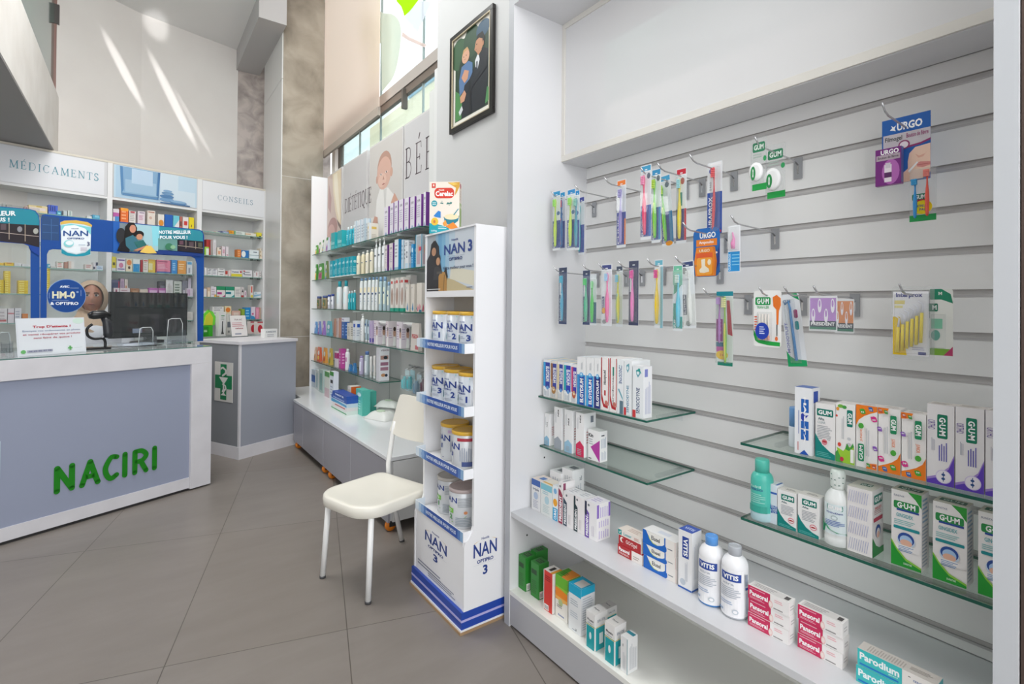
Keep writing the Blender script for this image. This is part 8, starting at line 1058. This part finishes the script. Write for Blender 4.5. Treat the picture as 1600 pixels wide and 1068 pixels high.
# ---------------------------------------------------------------- person behind the counter, seated on a high stool
PD = 4.8; rr = ray(143, 466); pc = CAM+rr*PD; PXY = (pc.x, pc.y); hz = pc.z
e = empty('person', (pc.x, pc.y, 0), math.radians(4)); tag(e, 'person in beige headscarf and white coat looking out from behind the counter', 'person')
K = 1.13; V = [(0, .02, .80), (0, .03, .95), (0, .02, 1.12), (0, .01, 1.22), (0, .0, 1.31), (0, -.005, 1.37), (0, -.012, hz-.06), (0, -.006, hz+.03),
     (-.19, .01, 1.23), (-.24, -.0, 1.0), (-.20, -.18, .93), (-.18, -.25, .92), (.19, .01, 1.23), (.24, 0, 1.0), (.20, -.18, .93), (.18, -.25, .92),
     (-.10, -.02, .78), (-.12, -.42, .78), (-.12, -.38, .38), (-.12, -.48, .34), (.10, -.02, .78), (.12, -.42, .78), (.12, -.38, .38), (.12, -.48, .34)]
R_ = [.17, .145, .15, .12, .06, .058, .088, .098, .07, .05, .038, .032, .07, .05, .038, .032, .11, .075, .05, .04, .11, .075, .05, .04]
Ed = [(0, 1), (1, 2), (2, 3), (3, 4), (4, 5), (5, 6), (6, 7), (3, 8), (8, 9), (9, 10), (10, 11), (3, 12), (12, 13), (13, 14), (14, 15), (0, 16), (16, 17), (17, 18), (18, 19), (0, 20), (20, 21), (21, 22), (22, 23)]
for s_, root in ((-1, 11), (1, 15)):
    x0, y0_, z0_ = V[root]
    for f_, (dx, L__) in enumerate(((-.028, .07), (-.01, .085), (.01, .08), (.028, .065), (-s_*.045, .045))):
        k0 = len(V); st_y = y0_-.02 if f_ < 4 else y0_+.0; V += [(x0+dx*.8, st_y-.02, z0_), (x0+dx, st_y-.02-L__*.6, z0_-.006), (x0+dx, st_y-.02-L__, z0_-.022)]; R_ += [.012, .0095, .008]; Ed += [(root, k0), (k0, k0+1), (k0+1, k0+2)]
me = bpy.data.meshes.new('body'); me.from_pydata([Vector(p) for p in V], Ed, []); o = bpy.data.objects.new('body', me); S.collection.objects.link(o); o.parent = e; me.materials.append(mat('a47058', .5))
sk = o.modifiers.new('skin', 'SKIN'); 
for i, r in enumerate(R_): me.skin_vertices[0].data[i].radius = (r, r*(.72 if i in (0, 1, 2, 3) else 1.0)); 
me.skin_vertices[0].data[0].use_root = True; o.modifiers.new('sub', 'SUBSURF').levels = 2; o.modifiers['sub'].render_levels = 2
# face: one shaped surface over the head front, then eyes, brows, lips
b = MB(); vs = []; nu, nv = 16, 16; cx, cy, cz = 0, -.012, hz+.005
for j in range(nv+1):
    v = -1+2*j/nv
    for i in range(nu+1):
        t = -1+2*i/nu; wx = .082*math.sqrt(max(0, 1-v*v*.86))*(1 if v > -.2 else 1-.28*(-.2-v)); x = wx*math.sin(t*1.35); y = -.098*math.cos(t*1.35)*math.sqrt(max(0, 1-v*v*.72)); z_ = v*.125
        y -= .022*math.exp(-((x/.013)**2))*math.exp(-(((z_+.012)/.028)**2)); y += .008*math.exp(-(((abs(x)-.032)/.016)**2))*math.exp(-(((z_-.022)/.014)**2)); y -= .006*math.exp(-((x/.028)**2))*math.exp(-(((z_+.062)/.014)**2)); y -= .006*math.exp(-((x/.02)**2))*math.exp(-(((z_+.105)/.02)**2))
        vs.append((cx+x, cy+y, cz+z_))
b.add(vs, [(j*(nu+1)+i, j*(nu+1)+i+1, (j+1)*(nu+1)+i+1, (j+1)*(nu+1)+i) for j in range(nv) for i in range(nu)], mat('a47058', .5), True)
for sx in (-1, 1):
    b.lathe([(.002, -.010), (.014, -.008), (.018, -.003), (.016, .004)], mat('e4ddd6', .3), 14, (sx*.032, cy-.083, cz+.022), 1, .5, 'y'); b.lathe([(.0095, -.0118), (.0098, -.006)], mat('2a1c16', .3), 12, (sx*.032, cy-.083, cz+.022), 1, .8, 'y')
    b.tube([(sx*.05, cy-.076, cz+.042), (sx*.034, cy-.09, cz+.048), (sx*.015, cy-.094, cz+.044)], [.003, .005, .004], mat('2a1c16', .7), 6); b.tube([(sx*.048, cy-.079, cz+.027), (sx*.032, cy-.089, cz+.033), (sx*.018, cy-.088, cz+.026)], .0028, mat('2a1c16', .6), 6)
b.tube([(-.026, cy-.088, cz-.062), (-.008, cy-.099, cz-.057), (0, cy-.1, cz-.059), (.008, cy-.099, cz-.057), (.026, cy-.088, cz-.062)], [.003, .007, .007, .007, .003], mat('8a443c', .45), 8); b.build('face', e)
# headscarf: hood ring around the face, falling onto the shoulders
b = MB(); vs = []; nu = 28; rows_ = [(.0, .0), (.3, .06), (.6, .1), (.85, .13)]
def hood(t, k):  # t around the face opening, k from rim (0) to back (1)
    ang = t*2*math.pi; rx, rz_ = .088+.034*math.sin(k*math.pi*.9)+.012*k, .128+.036*math.sin(k*math.pi*.9)+.01*k; c_ = 1-.0*k
    sc_ = 1-max(0, k-.75)/.25*.98
    return (cx+rx*math.sin(ang)*sc_, cy-.062+.19*k-.03*(math.cos(ang) < -.6)*(1-k), cz-.002+rz_*math.cos(ang)*sc_)
KN_ = 9; vs = [hood(i/nu, k/KN_) for k in range(KN_+1) for i in range(nu)]
b.add(vs, [(k*nu+i, k*nu+(i+1) % nu, (k+1)*nu+(i+1) % nu, (k+1)*nu+i) for k in range(KN_) for i in range(nu)], mat('b8a088', .85), True)
prof_ = [(.075, hz-.09, .02), (.10, hz-.12, .01), (.115, hz-.16, 0), (.15, hz-.20, .0), (.21, hz-.25, .01), (.235, hz-.30, .015), (.225, hz-.36, .02)]
n = 32; vs = []
for r, z_, yo in prof_:
    for i in range(n): t = 2*math.pi*i/n; q = 1+.03*math.sin(t*9+z_*30); vs.append((r*math.cos(t)*q, yo-.01+r*.72*math.sin(t)*q, z_))
b.add(vs, [(k*n+i, k*n+(i+1) % n, (k+1)*n+(i+1) % n, (k+1)*n+i) for k in range(len(prof_)-1) for i in range(n)], mat('b8a088', .85), True)
b.build('headscarf', e)
b = MB(); vs = []
for r, z_ in ((.15, hz-.2), (.235, hz-.26), (.25, hz-.34), (.235, hz-.5), (.225, .82), (.25, .7)):
    for i in range(n): t = 2*math.pi*i/n; vs.append((r*math.cos(t), r*.72*math.sin(t)+.01, z_))
b.add(vs, [(k*n+i, k*n+(i+1) % n, (k+1)*n+(i+1) % n, (k+1)*n+i) for k in range(5) for i in range(n)], mat('d4d6dc', .7), True)
for sx in (-1, 1): b.tube([(sx*.2, .01, 1.22), (sx*.262, 0, 1.12), (sx*.25, -.01, .98), (sx*.205, -.15, .925), (sx*.19, -.2, .92)], [.085, .075, .068, .058, .05], mat('d4d6dc', .7), 14)
b.build('coat', e)
b = MB(); 
for sx in (-1, 1): b.tube([(sx*.09, .05, .80), (sx*.12, -.2, .80), (sx*.125, -.43, .79), (sx*.125, -.41, .6), (sx*.125, -.39, .42)], [.12, .105, .085, .075, .06], mat('3a3c48', .8), 14)
b.build('trousers', e)
t = empty('stool', (pc.x+.0, pc.y+.02, 0), 0); tag(t, 'high stool under the person behind the counter', 'stool')
MB().lathe([(.17, .62), (.19, .63), (.19, .66), (.16, .672)], mat('2a2a2c', .6), 24).build('seat', t); MB().tube([(0, 0, .03), (0, 0, .62)], .03, CHROME, 12).build('column', t); MB().lathe([(.2, 0), (.2, .012), (.04, .04)], CHROME, 24).build('base', t)
